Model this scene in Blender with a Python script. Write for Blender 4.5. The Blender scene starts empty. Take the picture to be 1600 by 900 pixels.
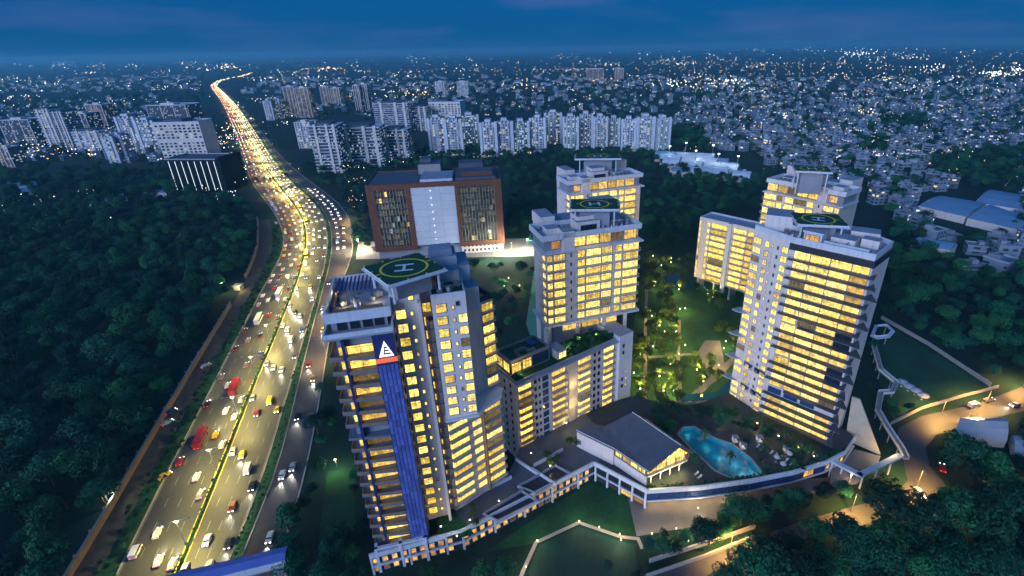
import bpy, math, random
import numpy as np
from mathutils import Matrix, Vector
R_ = math.radians
rng = random.Random(11)
scn = bpy.context.scene
COL = scn.collection

# ------------------------------------------------------------------ camera
CAM_H = 135.0
FPX, PPX, PPY = 797.0, 868.0, 450.0           # focal length and principal point on the 1600 x 900 frame
ROLL = math.atan(0.01875)
PITCH = math.atan((450 - (77 - 68 * 0.01875)) * math.cos(ROLL) / FPX)
_F = np.array([0, math.cos(PITCH), -math.sin(PITCH)])
_R = np.array([1.0, 0, 0])
_U = np.cross(_R, _F)
_c, _s = math.cos(ROLL), math.sin(ROLL)
_EX = _c * _R - _s * _U
_EY = _s * _R + _c * _U
cam = bpy.data.cameras.new('camera')
cam.sensor_width = 36.0
cam.lens = FPX / 1600 * 36
cam.shift_x = (800 - PPX) / 1600
cam.clip_start, cam.clip_end = 1.0, 60000.0
camo = bpy.data.objects.new('camera', cam)
COL.objects.link(camo)
_m = Matrix.Identity(4)
for _i in range(3):
    _m[_i][0], _m[_i][1], _m[_i][2] = _EX[_i], _EY[_i], -_F[_i]
_m[2][3] = CAM_H
camo.matrix_world = _m
scn.camera = camo

# ------------------------------------------------------------------ sky, dusk light, exposure
SUN_EL, SUN_AZ = 17.0, 212.0                  # soft afterglow from behind the camera, to the left
wld = bpy.data.worlds.new('World')
scn.world = wld
wld.use_nodes = True
wn, wl = wld.node_tree.nodes, wld.node_tree.links
wn.clear()
w_out = wn.new('ShaderNodeOutputWorld')
w_bg = wn.new('ShaderNodeBackground')
w_sky = wn.new('ShaderNodeTexSky')
w_sky.sky_type = 'NISHITA'
w_sky.sun_disc = False
w_sky.sun_elevation = R_(3.0)
w_sky.sun_rotation = R_(SUN_AZ)
w_sky.altitude = 900
w_sky.air_density, w_sky.dust_density, w_sky.ozone_density = 1.0, 0.3, 6.0
w_tint = wn.new('ShaderNodeMix'); w_tint.data_type = 'RGBA'; w_tint.blend_type = 'MULTIPLY'
w_tint.inputs[0].default_value = 1.0
w_tint.inputs[7].default_value = (0.04, 0.46, 0.95, 1)
w_even = wn.new('ShaderNodeMix'); w_even.data_type = 'RGBA'
w_even.inputs[0].default_value = 0.75
w_even.inputs[7].default_value = (0.02, 0.74, 2.25, 1)
# faint violet cloud wisps
w_tc = wn.new('ShaderNodeTexCoord')
w_map = wn.new('ShaderNodeMapping'); w_map.inputs['Scale'].default_value = (1.6, 1.6, 9.0)
w_noi = wn.new('ShaderNodeTexNoise'); w_noi.inputs['Scale'].default_value = 2.1; w_noi.inputs['Detail'].default_value = 5
w_rmp = wn.new('ShaderNodeMapRange')
w_rmp.inputs[1].default_value, w_rmp.inputs[2].default_value = 0.50, 0.80
w_rmp.inputs[3].default_value, w_rmp.inputs[4].default_value = 0.0, 0.6
w_cld = wn.new('ShaderNodeMix'); w_cld.data_type = 'RGBA'
w_cld.inputs[7].default_value = (0.55, 0.90, 2.5, 1)
wl.new(w_tc.outputs['Generated'], w_map.inputs[0]); wl.new(w_map.outputs[0], w_noi.inputs['Vector'])
wl.new(w_noi.outputs['Fac'], w_rmp.inputs[0]); wl.new(w_rmp.outputs[0], w_cld.inputs[0])
wl.new(w_sky.outputs[0], w_tint.inputs[6]); wl.new(w_tint.outputs[2], w_even.inputs[6])
wl.new(w_even.outputs[2], w_cld.inputs[6]); wl.new(w_cld.outputs[2], w_bg.inputs[0])
w_bg.inputs[1].default_value = 0.070
wl.new(w_bg.outputs[0], w_out.inputs[0])

sun = bpy.data.lights.new('sun', 'SUN')
sun.energy = 1.4
sun.angle = R_(40)
sun.color = (0.46, 0.61, 1.0)
suno = bpy.data.objects.new('sun', sun)
COL.objects.link(suno)
_az, _el = R_(SUN_AZ), R_(SUN_EL)
suno.rotation_euler = Vector((-math.sin(_az) * math.cos(_el), -math.cos(_az) * math.cos(_el), -math.sin(_el))).to_track_quat('-Z', 'Y').to_euler()
suno.location = (-80, -60, 260)

vs = scn.view_settings
vs.view_transform = 'Standard'; vs.look = 'None'; vs.exposure = 1.1; vs.gamma = 1.0; vs.use_curve_mapping = False
scn.cycles.use_denoising = True
scn.cycles.use_adaptive_sampling = True; scn.cycles.adaptive_threshold = 0.03
try: scn.cycles.denoiser = 'OPENIMAGEDENOISE'
except Exception: pass
scn.cycles.max_bounces = 5; scn.cycles.diffuse_bounces = 2; scn.cycles.glossy_bounces = 2
scn.cycles.transmission_bounces = 3; scn.cycles.transparent_max_bounces = 8; scn.cycles.volume_bounces = 2
scn.cycles.sample_clamp_indirect = 2.0; scn.cycles.sample_clamp_direct = 0.0
scn.cycles.caustics_reflective = False; scn.cycles.caustics_refractive = False

# ------------------------------------------------------------------ helpers
def at(x, y, z=0.0):
    """survey helper: the world point at height z on the sight line measured at (x, y) of the photograph"""
    d = _F + (x - PPX) / FPX * _EX - (y - PPY) / FPX * _EY
    t = (z - CAM_H) / d[2]
    return (d[0] * t, d[1] * t, z)

def depth(p):
    return float(np.dot(np.array(p) - np.array((0, 0, CAM_H)), _F))

WL = {}      # world location of each object we parent
def _link(o, root, loc):
    COL.objects.link(o)
    if root is not None:
        o.parent = root
        b = WL[root.name]
        o.location = (loc[0] - b[0], loc[1] - b[1], loc[2] - b[2])
    else:
        o.location = loc
    WL[o.name] = tuple(loc)
    return o

def tag(o, label=None, cat=None, group=None, kind=None):
    if label: o['label'] = label
    if cat: o['category'] = cat
    if group: o['group'] = group
    if kind: o['kind'] = kind
    return o

def thing(name, label, cat, loc=(0, 0, 0), group=None):
    o = bpy.data.objects.new(name, None)
    o.empty_display_size = 0.5
    _link(o, None, loc)
    return tag(o, label, cat, group)

def inst(name, me, root, loc, rz=0.0, sc=None):
    o = bpy.data.objects.new(name, me)
    _link(o, root, loc)
    o.rotation_euler[2] = rz
    if sc is not None:
        o.scale = sc if hasattr(sc, '__len__') else (sc, sc, sc)
    return o

class MB:
    def __init__(s): s.v, s.f, s.m = [], [], []
    def face(s, pts, m=0):
        i = len(s.v); s.v += [tuple(p) for p in pts]; s.f.append(tuple(range(i, i + len(pts)))); s.m.append(m)
    def box(s, x0, x1, y0, y1, z0, z1, m=0, top=None):
        i = len(s.v)
        s.v += [(x0, y0, z0), (x1, y0, z0), (x1, y1, z0), (x0, y1, z0), (x0, y0, z1), (x1, y0, z1), (x1, y1, z1), (x0, y1, z1)]
        for q in ((0, 3, 2, 1), (0, 1, 5, 4), (1, 2, 6, 5), (2, 3, 7, 6), (3, 0, 4, 7)):
            s.f.append(tuple(i + k for k in q)); s.m.append(m)
        s.f.append((i + 4, i + 5, i + 6, i + 7)); s.m.append(m if top is None else top)
        return s
    def rbox(s, c, d, L, W, z0, z1, m=0, top=None):
        """box whose base starts at c, runs L along unit d and W to its left"""
        n = (-d[1], d[0])
        p = [(c[0], c[1]), (c[0] + d[0] * L, c[1] + d[1] * L), (c[0] + d[0] * L + n[0] * W, c[1] + d[1] * L + n[1] * W), (c[0] + n[0] * W, c[1] + n[1] * W)]
        return s.prism(p, z0, z1, m, top)
    def prism(s, poly, z0, z1, m=0, top=None, bottom=True):
        n = len(poly); i = len(s.v)
        a = sum(poly[k][0] * poly[(k + 1) % n][1] - poly[(k + 1) % n][0] * poly[k][1] for k in range(n))
        if a < 0: poly = poly[::-1]
        s.v += [(p[0], p[1], z0) for p in poly] + [(p[0], p[1], z1) for p in poly]
        for k in range(n):
            j = (k + 1) % n
            s.f.append((i + k, i + j, i + n + j, i + n + k)); s.m.append(m)
        s.f.append(tuple(i + n + k for k in range(n))); s.m.append(m if top is None else top)
        if bottom: s.f.append(tuple(i + k for k in range(n - 1, -1, -1))); s.m.append(m)
        return s
    def tube(s, path, r, n=5, m=0, r2=None):
        rings = []
        P = [Vector(p) for p in path]
        for k, p in enumerate(P):
            t = (P[min(k + 1, len(P) - 1)] - P[max(k - 1, 0)]).normalized()
            a = t.cross(Vector((0, 0, 1)) if abs(t.z) < 0.9 else Vector((1, 0, 0))).normalized(); b = t.cross(a)
            rr = r if r2 is None else r + (r2 - r) * k / (len(P) - 1)
            i = len(s.v)
            s.v += [tuple(p + (a * math.cos(2 * math.pi * q / n) + b * math.sin(2 * math.pi * q / n)) * rr) for q in range(n)]
            rings.append(i)
        for k in range(len(rings) - 1):
            for q in range(n):
                s.f.append((rings[k] + q, rings[k] + (q + 1) % n, rings[k + 1] + (q + 1) % n, rings[k + 1] + q)); s.m.append(m)
        s.f.append(tuple(rings[0] + q for q in range(n))); s.m.append(m)
        s.f.append(tuple(rings[-1] + q for q in range(n - 1, -1, -1))); s.m.append(m)
        return s
    def wallstrip(s, pts, w, z0, z1, m=0, closed=False):
        """a wall of thickness w that follows a polyline"""
        off = offset(pts, w, closed)
        n = len(pts)
        for k in range(n if closed else n - 1):
            j = (k + 1) % n
            s.prism([pts[k], pts[j], off[j], off[k]], z0, z1, m)
        return s
    def mesh(s, name, mats, off=(0, 0, 0), smooth=False):
        me = bpy.data.meshes.new(name)
        v = [(p[0] - off[0], p[1] - off[1], p[2] - off[2]) for p in s.v] if off != (0, 0, 0) else s.v
        me.from_pydata(v, [], s.f)
        for mt in (mats if isinstance(mats, (list, tuple)) else [mats]): me.materials.append(mt)
        me.polygons.foreach_set('material_index', s.m)
        if smooth: me.polygons.foreach_set('use_smooth', [True] * len(s.f))
        me.update()
        return me
    def part(s, name, mats, root, smooth=False):
        off = WL[root.name]
        return inst(name, s.mesh(name, mats, off, smooth), root, off)
    def top(s, name, mats, loc=(0, 0, 0), smooth=False):
        return inst(name, s.mesh(name, mats, loc, smooth), None, loc)

def offset(pts, w, closed=False):
    out, n = [], len(pts)
    for k in range(n):
        a = pts[(k - 1) % n] if (closed or k > 0) else None
        b = pts[k]
        c = pts[(k + 1) % n] if (closed or k < n - 1) else None
        ns = []
        for p, q in ((a, b), (b, c)):
            if p is None or q is None: continue
            dx, dy = q[0] - p[0], q[1] - p[1]; l = math.hypot(dx, dy) or 1
            ns.append((-dy / l, dx / l))
        nx, ny = sum(q[0] for q in ns), sum(q[1] for q in ns)
        l = math.hypot(nx, ny) or 1; nx, ny = nx / l, ny / l
        k_ = w / max(0.35, nx * ns[0][0] + ny * ns[0][1])
        out.append((b[0] + nx * k_, b[1] + ny * k_))
    return out

def inside(p, poly):
    x, y, c, n = p[0], p[1], False, len(poly)
    j = n - 1
    for i in range(n):
        if (poly[i][1] > y) != (poly[j][1] > y) and x < (poly[j][0] - poly[i][0]) * (y - poly[i][1]) / (poly[j][1] - poly[i][1]) + poly[i][0]: c = not c
        j = i
    return c

def sheet(name, polys, z, mat, label=None):
    """a flat piece of ground, kind structure"""
    b = MB()
    for p in polys:
        a = sum(p[k][0] * p[(k + 1) % len(p)][1] - p[(k + 1) % len(p)][0] * p[k][1] for k in range(len(p)))
        b.face([(q[0], q[1], z) for q in (p if a > 0 else p[::-1])])
    o = b.top(name, mat)
    return tag(o, kind='structure')

# ------------------------------------------------------------------ materials
def _nt(name):
    m = bpy.data.materials.new(name); m.use_nodes = True
    return m, m.node_tree.nodes, m.node_tree.links
def _math(n, l, op, a, b=None):
    q = n.new('ShaderNodeMath'); q.operation = op
    for k, x in enumerate((a, b)):
        if x is None: continue
        if isinstance(x, (int, float)): q.inputs[k].default_value = x
        else: l.new(x, q.inputs[k])
    return q.outputs[0]
def _mix(n, l, f, a, b, mode='MIX'):
    q = n.new('ShaderNodeMix'); q.data_type = 'RGBA'; q.blend_type = mode
    for k, x in ((0, f), (6, a), (7, b)):
        if isinstance(x, (int, float)): q.inputs[k].default_value = x
        elif isinstance(x, tuple): q.inputs[k].default_value = x if len(x) == 4 else x + (1,)
        else: l.new(x, q.inputs[k])
    return q.outputs[2]
def _noise(n, l, scale, detail=4, vec=None, rough=0.6):
    q = n.new('ShaderNodeTexNoise'); q.inputs['Scale'].default_value = scale; q.inputs['Detail'].default_value = detail
    q.inputs['Roughness'].default_value = rough
    if vec is not None: l.new(vec, q.inputs['Vector'])
    return q.outputs['Fac']
def _range(n, l, v, a, b, c, d):
    q = n.new('ShaderNodeMapRange'); l.new(v, q.inputs[0])
    for k, x in zip((1, 2, 3, 4), (a, b, c, d)): q.inputs[k].default_value = x
    return q.outputs[0]
def _pos(n): return n.new('ShaderNodeNewGeometry').outputs['Position']

def mat(name, col, rough=0.7, metal=0.0, var=0.18, scale=0.35, rand=0.0, bump=0.0, spec=0.4, col2=None, streak=0.0):
    """plain surface with blotchy wear; rand varies it from object to object"""
    m, n, l = _nt(name)
    b = n['Principled BSDF']
    pos = _pos(n)
    f1 = _noise(n, l, scale, 5, pos); f2 = _noise(n, l, scale * 7, 3, pos)
    fac = _range(n, l, _math(n, l, 'ADD', _math(n, l, 'MULTIPLY', f1, 0.65), _math(n, l, 'MULTIPLY', f2, 0.35)), 0.3, 0.7, 0, 1)
    lo = tuple(c * (1 - var) for c in col); hi = col2 or tuple(min(1, c * (1 + var)) for c in col)
    c = _mix(n, l, fac, lo, hi)
    if streak:
        sv = n.new('ShaderNodeVectorMath'); sv.operation = 'MULTIPLY'; l.new(pos, sv.inputs[0]); sv.inputs[1].default_value = (1.1, 1.1, .07)
        c = _mix(n, l, _range(n, l, _noise(n, l, 1.0, 4, sv.outputs[0]), .52, .72, 0, streak), c, tuple(x * .45 for x in col))
    if rand:
        oi = n.new('ShaderNodeObjectInfo')
        c = _mix(n, l, 1.0, c, _mix(n, l, oi.outputs['Random'], (1 - rand,) * 3, (1 + rand,) * 3), 'MULTIPLY')
    l.new(c, b.inputs['Base Color'])
    b.inputs['Roughness'].default_value = rough; b.inputs['Metallic'].default_value = metal
    b.inputs['Specular IOR Level'].default_value = spec
    if bump:
        q = n.new('ShaderNodeBump'); q.inputs['Strength'].default_value = bump; l.new(f2, q.inputs['Height']); l.new(q.outputs[0], b.inputs['Normal'])
    return m

def emit(name, col, strength, sampling='NONE', rand=0.0):
    m, n, l = _nt(name)
    b = n['Principled BSDF']
    b.inputs['Base Color'].default_value = (0.05, 0.05, 0.05, 1)
    b.inputs['Emission Color'].default_value = col + (1,)
    b.inputs['Emission Strength'].default_value = strength
    if rand:
        oi = n.new('ShaderNodeObjectInfo')
        l.new(_range(n, l, oi.outputs['Random'], 0, 1, strength * (1 - rand), strength * (1 + rand)), b.inputs['Emission Strength'])
    m.cycles.emission_sampling = sampling
    return m

def lit_window(name, c1, c2, s0, s1, dark=0.45, rough=0.15):
    """a lit room seen through its glass: curtains, furniture and lamps differ from pane to pane"""
    m, n, l = _nt(name)
    b = n['Principled BSDF']
    oi = n.new('ShaderNodeObjectInfo'); tc = n.new('ShaderNodeTexCoord')
    add = n.new('ShaderNodeVectorMath'); add.operation = 'ADD'
    cmb = n.new('ShaderNodeCombineXYZ')
    l.new(_math(n, l, 'MULTIPLY', oi.outputs['Random'], 313.0), cmb.inputs[0]); l.new(_math(n, l, 'MULTIPLY', oi.outputs['Random'], 91.0), cmb.inputs[2])
    l.new(tc.outputs['Object'], add.inputs[0]); l.new(cmb.outputs[0], add.inputs[1])
    v = add.outputs[0]
    room = _range(n, l, _noise(n, l, 0.55, 2, v), 0.35, 0.65, 0.45, 1.15)
    furn = _range(n, l, _noise(n, l, 1.9, 2, v), 0.36, 0.5, dark, 1.0)
    vor = n.new('ShaderNodeTexVoronoi'); vor.inputs['Scale'].default_value = 0.9; l.new(v, vor.inputs['Vector'])
    spot = _range(n, l, vor.outputs['Distance'], 0.0, 0.28, 1.5, 0.0)
    k = _math(n, l, 'ADD', _math(n, l, 'MULTIPLY', room, furn), spot)
    st = _math(n, l, 'MULTIPLY', k, _range(n, l, oi.outputs['Random'], 0, 1, s0, s1))
    sep = n.new('ShaderNodeSeparateColor'); 
    wn_ = n.new('ShaderNodeTexWhiteNoise'); wn_.noise_dimensions = '1D'; l.new(_math(n, l, 'MULTIPLY', oi.outputs['Random'], 777.0), wn_.inputs['W'])
    l.new(_mix(n, l, wn_.outputs['Value'], c1, c2), b.inputs['Emission Color'])
    st = _math(n, l, 'MULTIPLY', st, _math(n, l, 'ADD', .12, _math(n, l, 'ADD', _math(n, l, 'MULTIPLY', .46, _math(n, l, 'GREATER_THAN', wn_.outputs['Value'], .05)), _math(n, l, 'MULTIPLY', .42, _math(n, l, 'GREATER_THAN', wn_.outputs['Value'], .24)))))
    l.new(st, b.inputs['Emission Strength'])
    b.inputs['Base Color'].default_value = (0.03, 0.03, 0.03, 1); b.inputs['Roughness'].default_value = rough
    m.cycles.emission_sampling = 'NONE'
    return m

def city_wall(name, cols, lit=(1.0, 0.75, 0.4), thr=0.8, strength=0.9, cell=(3.4, 3.3), rough=0.8, dark=0.25):
    """far building: plaster with storeys of window openings, some lit"""
    m, n, l = _nt(name)
    b = n['Principled BSDF']
    g = n.new('ShaderNodeNewGeometry'); oi = n.new('ShaderNodeObjectInfo')
    sp = n.new('ShaderNodeSeparateXYZ'); l.new(g.outputs['Position'], sp.inputs[0])
    sn = n.new('ShaderNodeSeparateXYZ'); l.new(g.outputs['Normal'], sn.inputs[0])
    h = _math(n, l, 'ADD', _math(n, l, 'MULTIPLY', sp.outputs[0], 0.83), _math(n, l, 'MULTIPLY', sp.outputs[1], 0.61))
    u, w = _math(n, l, 'DIVIDE', h, cell[0]), _math(n, l, 'DIVIDE', sp.outputs[2], cell[1])
    fu, fw = _math(n, l, 'FRACT', u), _math(n, l, 'FRACT', w)
    win = _math(n, l, 'MULTIPLY', _math(n, l, 'GREATER_THAN', fu, 0.45), _math(n, l, 'GREATER_THAN', fw, 0.5))
    win = _math(n, l, 'MULTIPLY', win, _math(n, l, 'LESS_THAN', _math(n, l, 'ABSOLUTE', sn.outputs[2]), 0.5))
    cb = n.new('ShaderNodeCombineXYZ'); l.new(_math(n, l, 'FLOOR', u), cb.inputs[0]); l.new(_math(n, l, 'FLOOR', w), cb.inputs[1]); l.new(_math(n, l, 'MULTIPLY', oi.outputs['Random'], 50), cb.inputs[2])
    wh = n.new('ShaderNodeTexWhiteNoise'); wh.noise_dimensions = '3D'; l.new(cb.outputs[0], wh.inputs['Vector'])
    on = _math(n, l, 'MULTIPLY', win, _math(n, l, 'GREATER_THAN', wh.outputs['Value'], thr))
    at_ = n.new('ShaderNodeAttribute'); at_.attribute_name = 'rnd'
    r = _math(n, l, 'FRACT', _math(n, l, 'ADD', oi.outputs['Random'], at_.outputs['Fac']))
    cr = n.new('ShaderNodeValToRGB'); l.new(r, cr.inputs[0]); cr.color_ramp.interpolation = 'CONSTANT'
    for k, c in enumerate(cols):
        e = cr.color_ramp.elements[k] if k < 2 else cr.color_ramp.elements.new(0)
        e.position = k / len(cols); e.color = c + (1,)
    stain = _range(n, l, _noise(n, l, 0.12, 4, g.outputs['Position']), 0.3, 0.7, 0.7, 1.1)
    sc = n.new('ShaderNodeCombineColor')
    for k in range(3): l.new(stain, sc.inputs[k])
    base = _mix(n, l, 1.0, cr.outputs[0], sc.outputs[0], 'MULTIPLY')
    l.new(_mix(n, l, win, base, (0.03, 0.04, 0.05)), b.inputs['Base Color'])
    b.inputs['Roughness'].default_value = rough
    l.new(_mix(n, l, _math(n, l, 'GREATER_THAN', wh.outputs['Color'], 0.5), lit, (0.75, 0.9, 1.0)), b.inputs['Emission Color'])
    l.new(_math(n, l, 'MULTIPLY', on, strength), b.inputs['Emission Strength'])
    m.cycles.emission_sampling = 'NONE'
    return m

def foliage(name, c1, c2):
    m, n, l = _nt(name)
    b = n['Principled BSDF']
    oi = n.new('ShaderNodeObjectInfo')
    f = _noise(n, l, 0.5, 3, _pos(n))
    wv = _math(n, l, 'ADD', _math(n, l, 'MULTIPLY', f, 0.8), _math(n, l, 'MULTIPLY', oi.outputs['Random'], 0.62))
    l.new(_mix(n, l, _range(n, l, wv, 0.45, 0.95, 0, 1), c1, c2), b.inputs['Base Color'])
    b.inputs['Roughness'].default_value = 0.6; b.inputs['Specular IOR Level'].default_value = 0.25
    return m

def asphalt(name, c, wear=0.5):
    m, n, l = _nt(name)
    b = n['Principled BSDF']
    p = _pos(n)
    a = _noise(n, l, 0.04, 5, p); d = _noise(n, l, 1.2, 4, p)
    f = _math(n, l, 'ADD', _math(n, l, 'MULTIPLY', a, 0.7), _math(n, l, 'MULTIPLY', d, 0.3))
    l.new(_mix(n, l, _range(n, l, f, 0.35, 0.65, 0, 1), tuple(x * (1 - wear) for x in c), tuple(x * (1 + wear) for x in c)), b.inputs['Base Color'])
    l.new(_range(n, l, a, 0.3, 0.7, 0.42, 0.75), b.inputs['Roughness'])
    return m

M = {}
M['paint'] = mat('lavender_white_paint', (0.86, 0.72, 0.64), 0.65, var=0.08, scale=0.12, streak=.4)
M['paint2'] = mat('cool_white_paint', (0.68, 0.70, 0.74), 0.6, var=0.12, scale=0.15, streak=.4)
M['grey'] = mat('grey_render', (0.30, 0.30, 0.34), 0.7, var=0.15, scale=0.2)
M['slab'] = mat('slab_concrete', (0.34, 0.35, 0.40), 0.7, var=0.15, scale=0.3)
M['dark'] = mat('dark_metal', (0.035, 0.04, 0.055), 0.4, var=0.2, scale=0.6)
M['black'] = mat('matt_black_cladding', (0.012, 0.014, 0.018), 0.85, var=0.3, scale=0.3, spec=0.1)
M['roof'] = mat('roof_screed', (0.30, 0.34, 0.42), 0.8, var=0.25, scale=0.2)
M['roofd'] = mat('dark_roof_membrane', (0.10, 0.11, 0.14), 0.7, var=0.25, scale=0.25)
M['blue'] = mat('blue_panel', (0.13, 0.17, 0.46), 0.45, var=0.15, scale=0.3, rand=0.25)
M['navy'] = mat('navy_joint', (0.03, 0.04, 0.16), 0.5, var=0.2)
M['hgreen'] = mat('helipad_green', (0.012, 0.075, 0.035), 0.7, var=0.25, scale=0.5)
M['yellow'] = mat('yellow_line_paint', (0.90, 0.68, 0.05), 0.6, var=0.12, scale=1.0)
M['white'] = mat('white_line_paint', (0.8, 0.8, 0.8), 0.6, var=0.1, scale=1.0)
M['wood'] = mat('timber_screen', (0.33, 0.19, 0.09), 0.6, var=0.25, scale=0.8)
M['brown'] = mat('rust_brown_cladding', (0.17, 0.062, 0.034), 0.55, var=0.18, scale=0.15)
M['panelw'] = mat('white_metal_panel', (0.66, 0.68, 0.72), 0.45, var=0.05, scale=0.15, rand=0.04)
M['fin'] = mat('facade_fin', (0.10, 0.11, 0.10), 0.5, var=0.2)
M['gravel'] = mat('dirt_track', (0.12, 0.10, 0.075), 0.95, var=0.35, scale=0.3, bump=0.3)
M['pave'] = mat('paving', (0.36, 0.33, 0.30), 0.8, var=0.2, scale=0.4)
M['deck'] = mat('dark_deck_paving', (0.035, 0.05, 0.06), 0.6, var=0.35, scale=0.3)
M['tslab'] = mat('blue_grey_slab', (0.15, 0.18, 0.24), 0.6, var=0.2, scale=0.4)
M['edge'] = mat('dark_slab_edge', (0.10, 0.105, 0.12), 0.6, var=0.2, scale=0.4)
M['faded'] = mat('faded_lane_paint', (0.26, 0.26, 0.24), 0.7, var=0.45, scale=0.9)
M['plaza'] = mat('plaza_paving', (0.20, 0.18, 0.18), 0.8, var=0.22, scale=0.25)
M['lawn'] = mat('lawn', (0.009, 0.070, 0.024), 0.9, var=0.6, scale=0.12, bump=0.4)
M['meadow'] = mat('rough_meadow', (0.014, 0.075, 0.035), 0.95, var=0.5, scale=0.06, bump=0.5)
M['darklawn'] = mat('dark_lawn', (0.004, 0.045, 0.03), 0.7, var=0.5, scale=0.15, bump=0.3)  # a darker, bluer green than the other lawns
M['soil'] = mat('dark_undergrowth', (0.004, 0.030, 0.020), 0.95, var=0.5, scale=0.03, bump=0.4)
M['wallo'] = mat('ochre_boundary_wall', (0.48, 0.30, 0.15), 0.8, var=0.2, scale=0.4)
M['kerb'] = mat('kerb_concrete', (0.36, 0.35, 0.32), 0.85, var=0.2, scale=0.8)
M['asph'] = asphalt('highway_asphalt', (0.075, 0.075, 0.07), 0.3)
M['asph2'] = asphalt('service_road_asphalt', (0.06, 0.062, 0.07), 0.35)
M['steel'] = mat('galvanised_steel', (0.42, 0.44, 0.47), 0.4, 0.7, var=0.1, scale=1.0)
M['trunk'] = mat('bark', (0.06, 0.045, 0.03), 0.9, var=0.3, scale=1.5)
M['leaf'] = [foliage('foliage_deep', (0.003, 0.032, 0.019), (0.015, 0.14, 0.065)),
             foliage('foliage_mid', (0.004, 0.040, 0.018), (0.028, 0.18, 0.06)),
             foliage('foliage_blue', (0.002, 0.027, 0.022), (0.010, 0.095, 0.060))]
M['hedge'] = foliage('hedge_leaf', (0.02, 0.06, 0.015), (0.06, 0.14, 0.03))
M['gleaf'] = foliage('garden_leaf', (0.03, 0.07, 0.012), (0.09, 0.15, 0.025))  # lamps' golden glow partly put into this paler, yellower leaf colour
M['win'] = lit_window('lit_window', (1.0, 0.63, 0.07), (1.0, 0.72, 0.18), 0.80, 1.25)
M['wing'] = lit_window('lit_balcony_glass', (1.0, 0.58, 0.08), (1.0, 0.66, 0.13), 0.58, 1.0, 0.65)
M['wino'] = lit_window('lit_shop_window', (1.0, 0.42, 0.06), (1.0, 0.55, 0.13), 0.35, 0.8)
M['wind'] = lit_window('dim_office_window', (0.75, 0.8, 0.6), (0.9, 0.75, 0.35), 0.01, 0.10, 0.3)
M['winc'] = lit_window('cool_lit_window', (0.55, 0.85, 0.95), (0.95, 0.95, 0.8), 0.06, 0.35, 0.3)
M['glass'] = mat('dark_glass', (0.02, 0.028, 0.04), 0.08, var=0.3, spec=0.8)
M['bglass'] = mat('blue_glass', (0.03, 0.07, 0.16), 0.1, var=0.3, spec=0.8)
M['tile'] = mat('turquoise_pool_tile', (0.03, 0.32, 0.42), 0.5, var=0.12, scale=0.6)
M['lampw'] = emit('warm_lamp_glow', (1.0, 0.74, 0.34), 4.0, rand=0.3)
M['lampy'] = emit('sodium_lamp_glow', (1.0, 0.62, 0.22), 4.0)
M['lampc'] = emit('cool_lamp_glow', (0.85, 0.95, 1.0), 4.0)
M['signw'] = emit('sign_white_glow', (0.92, 0.97, 1.0), 0.9)
M['signr'] = emit('sign_red_glow', (1.0, 0.16, 0.04), 0.45)
M['strip'] = emit('light_strip', (0.75, 0.88, 1.0), 0.6)
M['head'] = emit('headlight', (1.0, 0.93, 0.78), 5.0)
M['fhead'] = emit('far_headlights', (1.0, 0.78, 0.40), 2.0)
M['tail'] = emit('taillight', (1.0, 0.06, 0.04), 1.6)
M['red'] = mat('red_canopy', (0.5, 0.06, 0.04), 0.6)
M['shade'] = mat('white_canvas', (0.55, 0.55, 0.56), 0.8, var=0.08)

# ------------------------------------------------------------------ shared facade pieces (local frame: x along the wall, -y out, z up)
_cache = {}
def window_mesh(w, h, key='win', frame='slab', mull=1.5, deep=0.16):
    k = ('w', round(w, 2), round(h, 2), key, frame, mull)
    if k in _cache: return _cache[k]
    b = MB()
    b.face([(0.05, -0.03, 0.05), (w - 0.05, -0.03, 0.05), (w - 0.05, -0.03, h - 0.05), (0.05, -0.03, h - 0.05)], 1)
    t = 0.10
    b.box(-0.06, w + 0.06, -deep - 0.06, 0, -0.08, 0.06); b.box(-0.06, w + 0.06, -deep, 0, h - 0.06, h + 0.08)
    b.box(-0.06, t - 0.02, -deep, 0, 0.06, h - 0.06); b.box(w - t + 0.02, w + 0.06, -deep, 0, 0.06, h - 0.06)
    n = max(1, int(round(w / mull)))
    for q in range(1, n): b.box(w * q / n - 0.05, w * q / n + 0.05, -deep + 0.05, 0, 0.06, h - 0.06)
    if h > 2.0 and n > 1: b.box(t, w - t, -deep + 0.07, 0, h * 0.72 - 0.04, h * 0.72 + 0.04)
    _cache[k] = b.mesh('window', [M[frame], M[key]])
    return _cache[k]
def balcony_mesh(w, d, slab='slab', t=0.28, ext=(0, 0)):
    k = ('b', round(w, 2), d, slab, ext)
    if k not in _cache:
        b = MB(); b.prism([(-ext[0], 0), (-ext[0] * 0.3, -d), (w + ext[1] * 0.3 if ext[1] <= 0 else w + ext[1], -d), (w, 0)], 0, t)
        _cache[k] = b.mesh('balcony', [M[slab]])
    return _cache[k]
def railing_mesh(w, d, rail='dark', h=1.0, solid=False):
    k = ('r', round(w, 2), d, rail, solid)
    if k not in _cache:
        b = MB()
        if solid:
            b.box(0, w, -d, -d + 0.12, 0.28, h)
        else:
            b.box(0, w, -d + 0.02, -d + 0.09, h - 0.06, h + 0.02)
            n = max(2, int(w / 0.9))
            for q in range(n + 1): b.box((w - 0.06) * q / n, (w - 0.06) * q / n + 0.06, -d + 0.03, -d + 0.08, 0.28, h - 0.06)
        b.box(0, 0.08, -d + 0.12, -0.02, h - 0.06, h); b.box(w - 0.08, w, -d + 0.12, -0.02, h - 0.06, h)
        _cache[k] = b.mesh('railing', [M[rail]])
    return _cache[k]

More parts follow.
